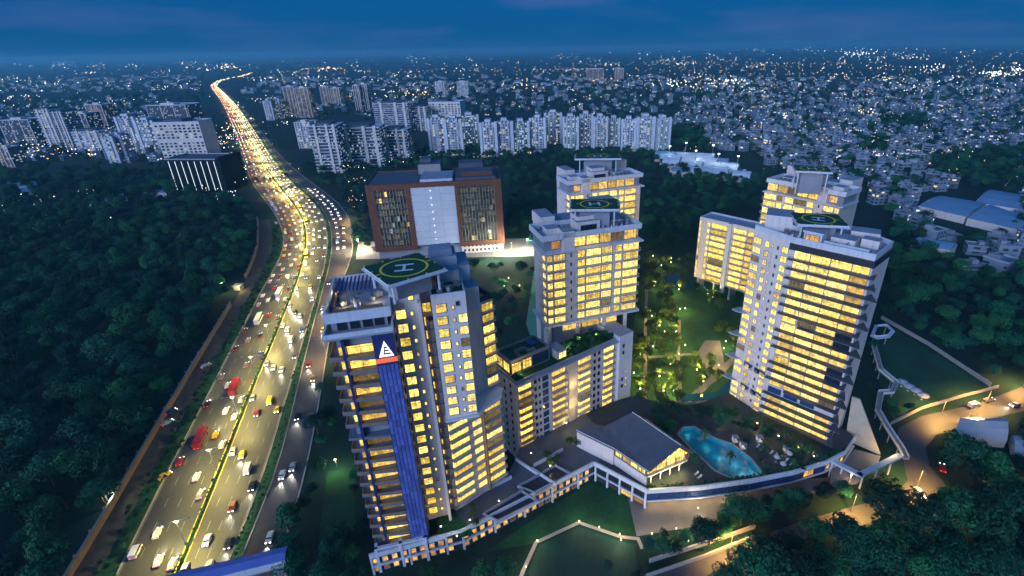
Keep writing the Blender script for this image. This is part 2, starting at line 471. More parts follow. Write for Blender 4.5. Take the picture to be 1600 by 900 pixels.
def facade(root, p0, p1, zs, bays, rand=rng):
    """p0 -> p1 runs left to right seen from outside; zs are floor heights"""
    dx, dy = p1[0] - p0[0], p1[1] - p0[1]; L = math.hypot(dx, dy); dx, dy = dx / L, dy / L
    rz = math.atan2(dy, dx); nx, ny = dy, -dx
    for k, z in enumerate(zs):
        for bay in bays:
            kind, u0, u1 = bay[:3]; o = bay[3] if len(bay) > 3 else {}
            fl = o.get('floors')
            if fl is not None and k not in fl: continue
            w = u1 - u0
            base = lambda out=0.0, up=0.0: (p0[0] + dx * u0 + nx * out, p0[1] + dy * u0 + ny * out, z + up)
            key = o.get('key', 'win')
            if kind == 'win':
                inst('window', window_mesh(w, o.get('h', 1.9), key, o.get('frame', 'slab'), o.get('mull', 1.3)), root, base(0.0, o.get('sill', 0.7)), rz)
            elif kind == 'balc':
                d = o.get('d', 1.5)
                if o.get('glaze', True):
                    inst('window', window_mesh(w - 0.3, o.get('h', 2.5), key, o.get('frame', 'slab'), o.get('mull', 1.3)), root, (base()[0] + dx * 0.15, base()[1] + dy * 0.15, z + 0.32), rz)
                s = inst('balcony', balcony_mesh(w, d, o.get('slab', 'slab'), ext=o.get('ext', (0, 0))), root, base(), rz)
                inst('railing', railing_mesh(w, d, o.get('rail', 'dark'), 1.25, o.get('solid', False)), s, base(), 0)
    return rz

def wallpart(root, poly, z0, z1, m='paint', top='roof', name='wall'):
    b = MB(); b.prism(poly, z0, z1, 0, 1)
    return b.part(name, [M[m], M[top]], root)

def parapet(root, poly, z, h=1.2, w=0.35, m='paint2', name='parapet'):
    b = MB(); a = sum(poly[k][0] * poly[(k + 1) % len(poly)][1] - poly[(k + 1) % len(poly)][0] * poly[k][1] for k in range(len(poly)))
    p = poly if a > 0 else poly[::-1]
    b.wallstrip(p, w, z, z + h, 0, True)
    return b.part(name, M[m], root)

def helipad(root, c, size, rz, z, leg=5.0, hrot=0.0, w2=None):
    w2 = w2 or size
    ca, sa = math.cos(rz), math.sin(rz)
    P = lambda x, y: (c[0] + ca * x - sa * y, c[1] + sa * x + ca * y)
    s, q = size / 2, w2 / 2
    b = MB(); b.prism([P(-s, -q), P(s, -q), P(s, q), P(-s, q)], z - 0.45, z, 0, 1)
    b.prism([P(-s - 0.35, -q - 0.35), P(s + 0.35, -q - 0.35), P(s + 0.35, q + 0.35), P(-s - 0.35, q + 0.35)], z - 0.75, z - 0.452, 0)
    pad = b.part('helipad_deck', [M['paint2'], M['hgreen']], root)
    r = min(s, q) * 0.72
    b = MB(); n = 40
    for k in range(n):
        a0, a1 = 2 * math.pi * k / n, 2 * math.pi * (k + 1) / n
        b.face([P(r * math.cos(a0), r * math.sin(a0)) + (z + 0.02,), P((r + .55) * math.cos(a0), (r + .55) * math.sin(a0)) + (z + 0.02,), P((r + .55) * math.cos(a1), (r + .55) * math.sin(a1)) + (z + 0.02,), P(r * math.cos(a1), r * math.sin(a1)) + (z + 0.02,)])
    for a in (0, math.pi):
        for (x0, x1) in ((r + .7, min(s, q) * 0.98),):
            pts = [(x0, -.25), (x1, -.25), (x1, .25), (x0, .25)]
            b.face([P(math.cos(a) * x - math.sin(a) * y, math.sin(a) * x + math.cos(a) * y) + (z + 0.02,) for x, y in pts])
    b.part('landing_circle', M['yellow'], pad)
    b = MB(); hh = r * 0.42; ch, sh = math.cos(hrot), math.sin(hrot)
    for (x0, x1, y0, y1) in ((-hh, -hh * .62, -hh, hh), (hh * .62, hh, -hh, hh), (-hh * .62, hh * .62, -hh * .16, hh * .16)):
        b.face([P(ch * x - sh * y, sh * x + ch * y) + (z + 0.022,) for x, y in ((x0, y0), (x1, y0), (x1, y1), (x0, y1))])
    b.part('landing_letter', M['white'], pad)
    b = MB()
    for x, y in ((-s * .8, -q * .8), (s * .8, -q * .8), (s * .8, q * .8), (-s * .8, q * .8), (0, 0)):
        p = P(x, y); b = MB(); b.tube([p + (z - leg,), p + (z - 0.75,)], 0.3, 6); b.part('deck_support', M['paint2'], root)
    b = MB(); b.prism([P(-s * .62, -q * .62), P(s * .62, -q * .62), P(s * .62, q * .62), P(-s * .62, q * .62)], z - leg, z - 0.76); b.part('deck_base', M['grey'], root)
    b = MB()
    for k in range(12):
        t = k / 12 * 4; e = int(t); f = t - e
        x, y = [(-s + 2 * s * f, -q), (s, -q + 2 * q * f), (s - 2 * s * f, q), (-s, q - 2 * q * f)][e]
        p = P(x * .97, y * .97); b.box(p[0] - .12, p[0] + .12, p[1] - .12, p[1] + .12, z, z + .2)
    tag(b.part('edge_light', M['yellow'], pad), kind='stuff')
    return pad

def point(name, loc, power, col, root=None, radius=0.3, spot=None):
    l = bpy.data.lights.new(name, 'SPOT' if spot else 'POINT')
    l.energy = power; l.color = col; l.shadow_soft_size = radius
    if spot: l.spot_size = R_(spot); l.spot_blend = 0.6
    o = bpy.data.objects.new(name, l)
    return _link(o, root, loc)

# ================================================================== GROUND AND ROADS
b = MB(); S_ = 24000
b.face([(-S_, -900, -0.06), (S_, -900, -0.06), (S_, S_, -0.06), (-S_, S_, -0.06)])
tag(b.top('ground', M['soil']), kind='structure')

def interp(tab, y):
    tab = sorted(tab)
    if y <= tab[0][0]: return tab[0][1]
    for (a, p), (c, q) in zip(tab, tab[1:]):
        if a <= y <= c: return p + (q - p) * (y - a) / (c - a)
    return tab[-1][1]
LE = [(897, 184), (763, 250), (687, 287), (620, 327), (558, 354), (503, 385), (457, 407), (431, 422), (408, 437.5), (389, 445), (367, 445), (344, 437), (318, 419), (300, 404), (282, 391), (245, 380), (205, 366), (160, 347), (135, 328)]
ME = [(897, 277), (807, 313), (713, 353), (600, 395), (541, 422.5), (476, 449), (435, 466), (389, 478), (359, 479), (333, 470), (310, 453), (282, 428), (245, 405), (205, 385), (160, 358), (135, 334)]
RE = [(897, 350), (870, 360), (787, 397), (720, 420), (613, 450), (541, 471.5), (476, 490.5), (439, 502), (405, 511), (367, 514), (340, 507.5), (314, 490.5), (295, 466), (280, 449), (245, 424), (205, 399), (160, 367), (135, 339)]
SL = [(897, 366), (867, 377), (807, 400), (757, 428), (623, 460), (541, 480), (476, 497), (439, 508), (405, 517), (367, 520), (340, 513), (314, 496), (295, 472), (280, 455), (245, 429), (205, 403), (160, 370), (135, 341)]
SR = [(897, 428), (863, 440), (800, 457), (733, 480), (650, 493), (609, 502), (571, 506), (500, 519), (442, 532), (405, 549), (378, 553), (344, 547), (318, 532), (301, 509), (287, 487), (265, 461), (245, 437), (205, 408), (160, 373), (135, 343)]
BW = [(897, 115), (793, 178), (695, 233), (602, 288), (503, 347), (446, 381), (388, 405), (340, 404)]
ROWS = [897, 850, 807, 760, 713, 655, 600, 570, 541, 505, 476, 455, 435, 415, 400, 385, 370, 355, 343, 332, 320, 310, 300, 290, 280, 268, 255, 243, 230, 218, 205, 192, 180, 170, 160, 151, 143, 135]
def edge(tab, rows=ROWS):
    p = [at(interp(tab, y), y)[:2] for y in rows]
    d = (p[0][0] - p[1][0], p[0][1] - p[1][1]); l = math.hypot(*d)
    return [(p[0][0] + d[0] / l * 95, p[0][1] + d[1] / l * 95)] + p
def smooth(p, n=2):
    for _ in range(n):
        p = [p[0]] + [((a[0] + 2 * b_[0] + c[0]) / 4, (a[1] + 2 * b_[1] + c[1]) / 4) for a, b_, c in zip(p, p[1:], p[2:])] + [p[-1]]
    return p
eLE, eME, eRE, eSL, eSR = [smooth(edge(t)) for t in (LE, ME, RE, SL, SR)]
def ribbon(name, a, c, z, m):
    q = MB(); n = len(a); q.v = [(p[0], p[1], z) for p in a] + [(p[0], p[1], z) for p in c]
    q.f = [(k, n + k, n + k + 1, k + 1) for k in range(n - 1)]; q.m = [0] * (n - 1)
    return tag(q.top(name, M[m]), kind='structure')
def lerp(a, c, t): return [(p[0] + (q[0] - p[0]) * t, p[1] + (q[1] - p[1]) * t) for p, q in zip(a, c)]
def resample(p, step):
    out, acc = [], 0.0
    for a, c in zip(p, p[1:]):
        l = math.hypot(c[0] - a[0], c[1] - a[1])
        while acc < l:
            t = acc / l; out.append((a[0] + (c[0] - a[0]) * t, a[1] + (c[1] - a[1]) * t, math.atan2(c[1] - a[1], c[0] - a[0]))); acc += step
        acc -= l
    return out
ribbon('highway', eLE, eRE, 0.0, 'asph')
ribbon('service_road', eSL, eSR, 0.002, 'asph2')
ribbon('verge', eRE, eSL, 0.004, 'meadow')
# far end of the highway bends to the right
far0 = [at(x, y)[:2] for x, y in ((334, 135), (338, 129), (350, 124), (378, 119), (392, 114))]
q = MB()
for a, c in zip(far0, far0[1:]):
    d = (c[0] - a[0], c[1] - a[1]); l = math.hypot(*d); nx, ny = -d[1] / l * 22, d[0] / l * 22
    q.face([(a[0] - nx, a[1] - ny, 0.006), (c[0] - nx, c[1] - ny, 0.006), (c[0] + nx, c[1] + ny, 0.006), (a[0] + nx, a[1] + ny, 0.006)])
tag(q.top('highway_bend', M['asph']), kind='structure')

# kerbs and lane lines: structure pieces
def kerb(name, line, w, h, m='kerb', n=36):
    q = MB(); q.wallstrip(line[:n], w, 0.0, h); return tag(q.top(name, M[m]), kind='structure')
kerb('kerb', eLE, 0.5, 0.14); kerb('kerb', eRE, 0.4, 0.13); kerb('kerb', eSL, -0.4, 0.13); kerb('kerb', eSR, -0.5, 0.14)
def dashed(line, on, off, w, z, m, lim=420, maxd=700):
    q = MB()
    for (x, y, a) in resample(line, on + off):
        if y > maxd: break
        dx, dy = math.cos(a), math.sin(a); nx, ny = -dy * w / 2, dx * w / 2
        q.face([(x + nx, y + ny, z), (x - nx, y - ny, z), (x + dx * on - nx, y + dy * on - ny, z), (x + dx * on + nx, y + dy * on + ny, z)])
    return tag(q.top('lane_marking', M[m]), kind='structure')
for t in (0.25, 0.5, 0.75):
    dashed(lerp(eLE, eME, t), 4, 6, 0.22, 0.008, 'faded'); dashed(lerp(eME, eRE, t), 4, 6, 0.22, 0.008, 'faded')
for t0, la, lb in ((0.03, eLE, eME), (0.955, eLE, eME), (0.06, eME, eRE), (0.96, eME, eRE)):
    l_ = lerp(la, lb, t0)
    q = MB(); q.v = []
    n_ = 30; o_ = offset(l_[:n_], 0.25)
    for k in range(n_ - 1): q.face([(*l_[k], 0.0085), (*l_[k + 1], 0.0085), (*o_[k + 1], 0.0085), (*o_[k], 0.0085)][::-1])
    tag(q.top('edge_line', M['yellow' if t0 in (0.955, 0.06) else 'faded']), kind='structure')
# median: kerbed bed with planting
mL, mR = lerp(eME, eLE, 0.025), lerp(eME, eRE, 0.03)
q = MB()
for k in range(34): q.prism([mL[k], mR[k], mR[k + 1], mL[k + 1]], 0.0, 0.22, 0, 1)
tag(q.top('median', [M['kerb'], M['soil']]), kind='structure')
# dirt track and grass along the left boundary wall
eBW = smooth(edge(BW, ROWS[:19]), 1); eLEn = eLE[:20]
ribbon('dirt_track', eBW, lerp(eBW, eLEn, 0.55), 0.0, 'gravel')
ribbon('grass_verge', lerp(eBW, eLEn, 0.55), [(p[0] - 0.6, p[1]) for p in eLEn], 0.0, 'meadow')

def bwall(label, pts):
    r_ = thing('boundary_wall', label, 'wall', (*pts[0], 0))
    pts = [(p[0], p[1]) for p in pts]
    q = MB(); q.wallstrip(pts, 0.5, 0, 2.6); wr_ = q.part('wall_run', M['wallo'], r_)
    q = MB(); q.wallstrip([(p[0], p[1]) for p in offset(pts, -0.08)], 0.66, 2.6, 2.8); q.part('coping', M['kerb'], wr_)
    for (x, y, a) in resample(pts, 9.0):
        w = MB(); w.rbox((x - .35, y - .3), (math.cos(a), math.sin(a)), .6, .62, 0, 3.1); w.part('pier', M['wallo'], r_)
bwall('long ochre boundary wall beside the dirt track left of the highway', [p for p in eBW[:12] if p[1] < 282])
bwall('short ochre boundary wall beyond the gate gap, curving by the track', [p for p in eBW[10:20] if p[1] > 305])

# right-hand road, plaza, paths, lawns  (surveyed from the photograph at ground level)
def G(pts, z=0.0): return [at(x, y, z)[:2] for x, y in pts]
road_r = G([(1640, 596), (1600, 603), (1530, 630), (1440, 650), (1405, 668), (1398, 690), (1412, 722), (1418, 750), (1398, 775), (1330, 792), (1250, 815), (1185, 838), (1010, 897), (960, 940), (1040, 940), (1120, 890), (1195, 858), (1270, 838), (1345, 822), (1420, 800), (1478, 790), (1476, 755), (1452, 728), (1446, 700), (1462, 680), (1505, 665), (1600, 642), (1640, 632)])
# ear-safe: split the road outline into a strip of quads
left_, right_ = road_r[:14], road_r[14:][::-1]
ribbon('side_road', left_, right_, 0.0, 'asph2').data.flip_normals()
sheet('plaza', [G([(980, 772), (995, 838), (1130, 815), (1200, 782)]), G([(980, 772), (1200, 782), (1290, 768), (1300, 745), (1010, 770)])], 0.0, M['plaza'])
sheet('front_lawn', [G([(760, 862), (935, 742), (982, 778), (995, 838), (905, 818), (840, 848)])], -0.02, M['lawn'])
sheet('hexagon_lawn', [G([(826, 893), (842, 852), (905, 823), (968, 845), (992, 850), (1000, 930), (830, 930)])], -0.01, M['darklawn'])
def path(name, pts, w, z, m, closed=False):
    p = pts; o_ = offset(p, w); q = MB()
    for k in range(len(p) - 1): q.face([(*p[k], z), (*p[k + 1], z), (*o_[k + 1], z), (*o_[k], z)])
    o = q.top(name, M[m])
    if q.f and o.data.polygons[0].normal.z < 0: o.data.flip_normals()
    return tag(o, kind='structure')
path('lawn_path', G([(812, 915), (820, 893), (840, 849), (905, 819), (969, 841), (995, 844), (1001, 858)]), 1.1, 0.01, 'pave')
sheet('meadow_field', [G([(1380, 503), (1545, 603), (1500, 618), (1440, 640), (1395, 655), (1375, 600), (1365, 540)])], -0.03, M['meadow'])
# far lawns, courts
sheet('garden_lawn', [G([(1000, 430), (1085, 425), (1175, 465), (1160, 640), (985, 640), (985, 560)])], -0.02, M['lawn'])
sheet('tennis_court', [G([(822, 505), (835, 420), (858, 420), (862, 512), (830, 530)])], 0.0, mat('green_court', (0.09, 0.30, 0.20), 0.8))
sheet('tower_lawn', [G([(511, 737), (553, 730), (556, 830), (498, 842)])], 0.0, M['lawn'])
sheet('paved_yard', [G([(556, 405), (836, 400), (832, 372), (560, 378)])], -0.01, M['pave'])
for pts, w in (([(1011, 640), (1011, 500), (1013, 440)], 1.6), ([(985, 640), (1155, 625)], 3.0), ([(1066, 612), (1062, 570), (1064, 500)], 1.6), ([(1000, 585), (1066, 583)], 1.5), ([(1014, 560), (1110, 553)], 2.0), ([(1090, 620), (1155, 560)], 3.2)):
    path('garden_path', G(pts), w, 0.012, 'plaza')
sheet('garden_terrace', [G([(1102, 532), (1125, 532), (1135, 585), (1112, 600), (1090, 550)])], 0.02, M['plaza'])
for poly in ([(1035, 433), (1058, 429), (1080, 447), (1055, 452)], [(1062, 617), (1120, 612), (1145, 590), (1150, 612), (1120, 624), (1065, 628)]):
    q = MB(); g_ = G(poly); q.face([(*p, 0.03) for p in g_]); o = q.top('garden_pond', mat('pond_water', (0.015, 0.09, 0.13), 0.05, spec=0.8)); tag(o, kind='structure')

# ================================================================== TOWER ONE: blue-ribbed tower beside the highway
u15, v15 = (math.cos(R_(15)), math.sin(R_(15))), (-math.sin(R_(15)), math.cos(R_(15)))
A1 = (-51.3, 99.7)
def T(u, v): return (A1[0] + u15[0] * u + v15[0] * v, A1[1] + u15[1] * u + v15[1] * v)
def TR(u0, u1, v0, v1): return [T(u0, v0), T(u1, v0), T(u1, v1), T(u0, v1)]
t1 = thing('residential_tower', 'tall residential tower with blue panelled strip and helipad beside the highway', 'tower', (*T(16, 12), 0))
FH = 3.9
# left wing with stacked balconies
wallpart(t1, TR(0.9, 9, 2.0, 25), 7, 75.2, 'grey', 'roof', 'wing_wall')
zs = [8.2 + FH * k for k in range(17)]
for k, z in enumerate(zs):
    q = MB(); q.prism([T(-1.2, 0.9), T(9.0, -0.7), T(9.0, 2.1), T(0.8, 2.1), T(0.8, 24), T(-1.2, 24)], z - 0.75, z, 0)
    s_ = q.part('floor_slab', M['tslab'], t1)
    rec = k in (10,)
    if rec: continue
    inst('window', window_mesh(5.9, 2.35, 'wing', 'wood', 3.0), t1, (*T(2.8, 1.95), z + 0.05), R_(15))
    inst('window', window_mesh(1.7, 2.35, 'wing', 'wood', 3.0), t1, (*T(0.95, 1.95), z + 0.05), R_(15))
    q = MB(); q.prism([T(2.9, -0.1), T(9.0, -0.62), T(9.0, -0.42), T(2.9, 0.12)], z, z + .5); q.prism([T(-1.15, 0.85), T(1.9, 0.2), T(1.9, 0.4), T(-0.95, 1.05)], z, z + .5)
    q.prism([T(-1.15, 1.05), T(-0.95, 1.05), T(-0.95, 23.5), T(-1.15, 23.5)], z, z + .5)
    q.part('balcony_front', M['wood'], s_)
    for vv in (4, 9, 14, 19):
        inst('window', window_mesh(3.2, 2.3, 'wing', 'wood', 3.0), t1, (*T(0.86, vv + 3.2), z + 0.05), R_(15 - 90))
q = MB(); q.prism(TR(2.05, 2.75, 0.3, 2.0), 7, 75.2); q.part('column', M['navy'], t1)
# blue panelled strip: every panel a piece of its own
q = MB(); q.prism(TR(9.02, 13.9, -0.35, 3.2), 7.5, 76.2); q.part('strip_backing', [M['navy']], t1)
pw, ph = 4.7 / 5, 2.06
pm = MB(); pm.box(0.05, pw - 0.05, -0.22, 0, 0.06, ph - 0.06); pm.box(0.18, pw - 0.18, -0.30, -0.22, 0.35, ph - 0.35); panel_me = pm.mesh('panel', M['blue'])
for r_ in range(29):
    for c_ in range(5):
        inst('panel', panel_me, t1, (*T(9.12 + c_ * pw, -0.36), 8.0 + r_ * ph), R_(15))
# lit sign: white triangle with three dark bars, glowing red strip beneath
q = MB(); q.prism(TR(9.02, 13.9, -0.55, -0.36), 68.4, 76.2); q.part('sign_board', M['navy'], t1)
def sgn(pts, out, m, nm):
    q = MB(); a = [(*T(u, -0.56), z) for u, z in pts]; c_ = [(*T(u, -0.56 - out), z) for u, z in pts]
    q.face(c_); n = len(pts)
    for k in range(n): q.face([a[k], a[(k + 1) % n], c_[(k + 1) % n], c_[k]])
    return q.part(nm, M[m], t1)
sgn([(9.9, 70.2), (13.2, 70.2), (11.5, 74.3)], 0.25, 'signw', 'sign_triangle')
for z0, x0, x1 in ((70.8, 11.2, 12.7), (71.65, 11.3, 12.35), (72.5, 11.4, 12.05)):
    sgn([(x0, z0), (x1, z0), (x1 - .18, z0 + .42), (x0, z0 + .42)], 0.29, 'navy', 'sign_bar')
sgn([(11.0, 70.8), (11.3, 70.8), (11.5, 72.9), (11.3, 72.9)], 0.29, 'navy', 'sign_bar')
sgn([(9.1, 68.6), (13.85, 68.6), (13.85, 69.7), (9.1, 69.7)], 0.3, 'signr', 'sign_strip')
# core block with helipad
wallpart(t1, TR(14, 20.6, 6.8, 26), 7, 84.5, 'paint', 'roof', 'core_wall')
wallpart(t1, TR(9, 14, 3.2, 25), 7, 75.4, 'grey', 'roof', 'link_wall')
wallpart(t1, TR(20.6, 23.2, 9.6, 26), 7, 82.0, 'grey', 'roof', 'recess_wall')
q = MB(); q.prism(TR(19.9, 20.7, 4.4, 9.6), 7, 80.5); q.part('fin_wall', M['paint'], t1)
zc = [8.6 + FH * k for k in range(18)]
facade(t1, T(14, 6.8), T(20.6, 6.8), zc, [('win', 0.5, 3.0, {'h': 2.5}), ('win', 4.0, 4.7, {'h': 1.1, 'sill': 1.3})])
facade(t1, T(20.6, 9.6), T(23.2, 9.6), zc, [('balc', 0.1, 2.5, {'d': 2.2, 'h': 2.6, 'key': 'wing', 'rail': 'slab'})])
facade(t1, T(14, -0.2), T(14, 6.8), zc, [('win', 3.4, 4.6, {'h': 1.6, 'key': 'glass', 'frame': 'dark'})])
inst('window', window_mesh(1.3, 1.5, 'win'), t1, (*T(17.9, 6.8), 80.4), R_(15))
inst('window', window_mesh(1.1, 1.1, 'glass'), t1, (*T(19.0, 6.8), 82.2), R_(15))
# upper front block
W2 = [T(23.2, 3.9), T(31.5, 3.9), T(31.5, 15), T(23.2, 15)]
wallpart(t1, W2, 45.2, 81.4, 'paint', 'roof', 'upper_block_wall')
zu = [45.6 + 3.45 * k for k in range(10)]
facade(t1, W2[0], W2[1], zu, [('win', 0.9, 3.4, {'h': 2.35}), ('win', 4.7, 5.3, {'h': 1.0, 'sill': 1.2}), ('win', 6.0, 8.2, {'h': 2.35, 'floors': range(9)})])
inst('window', window_mesh(1.0, 1.3, 'glass'), t1, (*T(28.9, 3.9), 78.6), R_(15))
q = MB(); q.prism([T(22.8, 3.3), T(31.8, 3.3), T(33.5, 5.5), T(38.9, 9.2), T(40.2, 13.5), T(38, 16), T(22.8, 10.5)], 44.5, 45.15); q.part('ledge', M['paint2'], t1)
# rear wing turned toward the gardens
Q1, Q2 = (-31.8, 112.8), (-17.5, 125.4)
dq = ((Q2[0] - Q1[0]) / 19.06, (Q2[1] - Q1[1]) / 19.06); nq = (-dq[1], dq[0])
W3 = [Q1, Q2, (Q2[0] + nq[0] * 13, Q2[1] + nq[1] * 13), (Q1[0] + nq[0] * 13, Q1[1] + nq[1] * 13)]
wallpart(t1, W3, 7, 73.4, 'paint', 'roof', 'rear_wing_wall')
zl = [9.6 + 3.45 * k for k in range(10)]
facade(t1, Q1, Q2, zl, [('balc', 0.8, 7.6, {'d': 1.5, 'h': 2.4, 'solid': True, 'rail': 'slab', 'key': 'win'}), ('win', 8.8, 12.0, {'h': 2.1}), ('balc', 13.0, 19.3, {'d': 1.3, 'h': 2.4, 'rail': 'slab', 'key': 'win'})])
facade(t1, Q1, Q2, [45.9 + 3.45 * k for k in range(8)], [('balc', 15.2, 19.3, {'d': 0.9, 'h': 2.4, 'rail': 'paint2', 'key': 'win'})])
q = MB(); q.rbox((Q1[0] + dq[0] * 12.2 + nq[0] * -1.2, Q1[1] + dq[1] * 12.2 - nq[1] * 1.2), dq, 0.5, 1.2, 8, 44.5); q.part('pier', M['wood'], t1)
parapet(t1, W3, 73.4, 1.6, m='dark')
parapet(t1, W2, 81.4, 0.9)
# left wing roof terrace, tank, pergola, parapets
tw = TR(-1.2, 14, -0.7, 25)
q = MB(); q.prism(TR(-1.2, 14, -0.7, 25), 76.2, 76.7); q.part('terrace_slab', M['slab'], t1)
parapet(t1, TR(-1.2, 14, -0.7, 25), 76.7, 1.1, 0.4)
q = MB(); q.prism(TR(0.5, 12.8, 2.6, 22), 76.7, 79.4, 0); q.part('penthouse_wall', M['grey'], t1)
for uu in (1.8, 4.6, 7.4, 10.0):
    inst('window', window_mesh(2.0, 1.7, 'glass', 'dark'), t1, (*T(uu, 2.6), 77.1), R_(15))
q = MB(); q.prism(TR(-0.6, 13.9, 1.6, 24), 79.4, 79.9, 0, 1); q.part('penthouse_roof', [M['paint2'], M['roof']], t1)
parapet(t1, TR(-0.6, 13.9, 1.6, 24), 79.9, 2.0, 0.4)
for k in range(9):
    q = MB(); q.prism(TR(1.2 + k * 0.95, 1.55 + k * 0.95, 12, 21), 82.3, 82.6); q.part('pergola_beam', M['navy'], t1)
q = MB()
for uu in (1.3, 9.1):
    for vv in (12.2, 20.6): q.prism(TR(uu, uu + .35, vv, vv + .35), 79.9, 82.3)
q.part('pergola_post', M['navy'], t1)
for (u0, u1, v0, v1) in ((1, 6, 5.2, 5.7), (7, 12, 5.4, 5.9), (0.6, 1.2, 7, 18)):
    q = MB(); q.prism(TR(u0, u1, v0, v1), 79.95, 81.0); q.part('planter', M['wood'], t1)
q = MB(); q.tube([(*T(6.2, 7.8), 79.9), (*T(6.2, 7.8), 81.6), (*T(6.2, 7.8), 82.6)], 0.9, 8, 0, 0.65); q.part('water_tank', M['steel'], t1, True)
for u, v in ((3, 8), (10.5, 8.5), (1, 15)):
    point('terrace_light', (*T(u, v), 81.2), 60, (1, .75, .35), t1, 0.2)
# roof of core, lift room, tanks, railings
HC = (-34.8, 108.7)
helipad(t1, HC, 13.8, R_(40), 89.9, 5.4, R_(62))
q = MB(); q.prism(TR(14.2, 20.4, 7.2, 12), 84.5, 86.8); q.part('lift_room', M['paint'], t1)
q = MB(); q.face([(*T(14, 6.8), 84.5), (*T(20.6, 6.8), 84.5), (*T(17.3, 3.6), 88.8)]); q.face([(*T(14, 6.8), 84.5), (*T(17.3, 3.6), 88.8), (*T(14.5, 9), 88.8)]); q.face([(*T(20.6, 6.8), 84.5), (*T(20.2, 9), 88.8), (*T(17.3, 3.6), 88.8)])
q.part('deck_bracket', M['paint2'], t1)
for (u0, u1, v0, v1, z0, z1, m_) in ((24, 31, 16, 24, 73.4, 87.0, 'paint2'), (24.5, 30, 17, 22, 87.0, 88.6, 'roof'), (31.2, 34, 15, 25, 73.4, 84.5, 'paint2'), (26, 31, 12.5, 16, 81.4, 84.6, 'paint'), (32, 35.4, 10, 14.5, 73.4, 80.2, 'paint'), (23.4, 25, 9, 14, 81.4, 85.5, 'wood')):
    q = MB(); q.prism(TR(u0, u1, v0, v1), z0, z1, 0, 1); q.part('roof_room', [M[m_], M['roof']], t1)
q = MB(); q.tube([(*T(24, 5.5), 83.2), (*T(31, 6.5), 83.2)], 0.1); q.tube([(*T(26, 5), 83.2), (*T(27, 10), 83.2)], 0.1); q.part('railing', M['steel'], t1)
q = MB(); q.prism(TR(23.6, 31.1, 4.3, 12), 81.42, 81.6); q.part('roof_garden', M['hgreen'], t1)

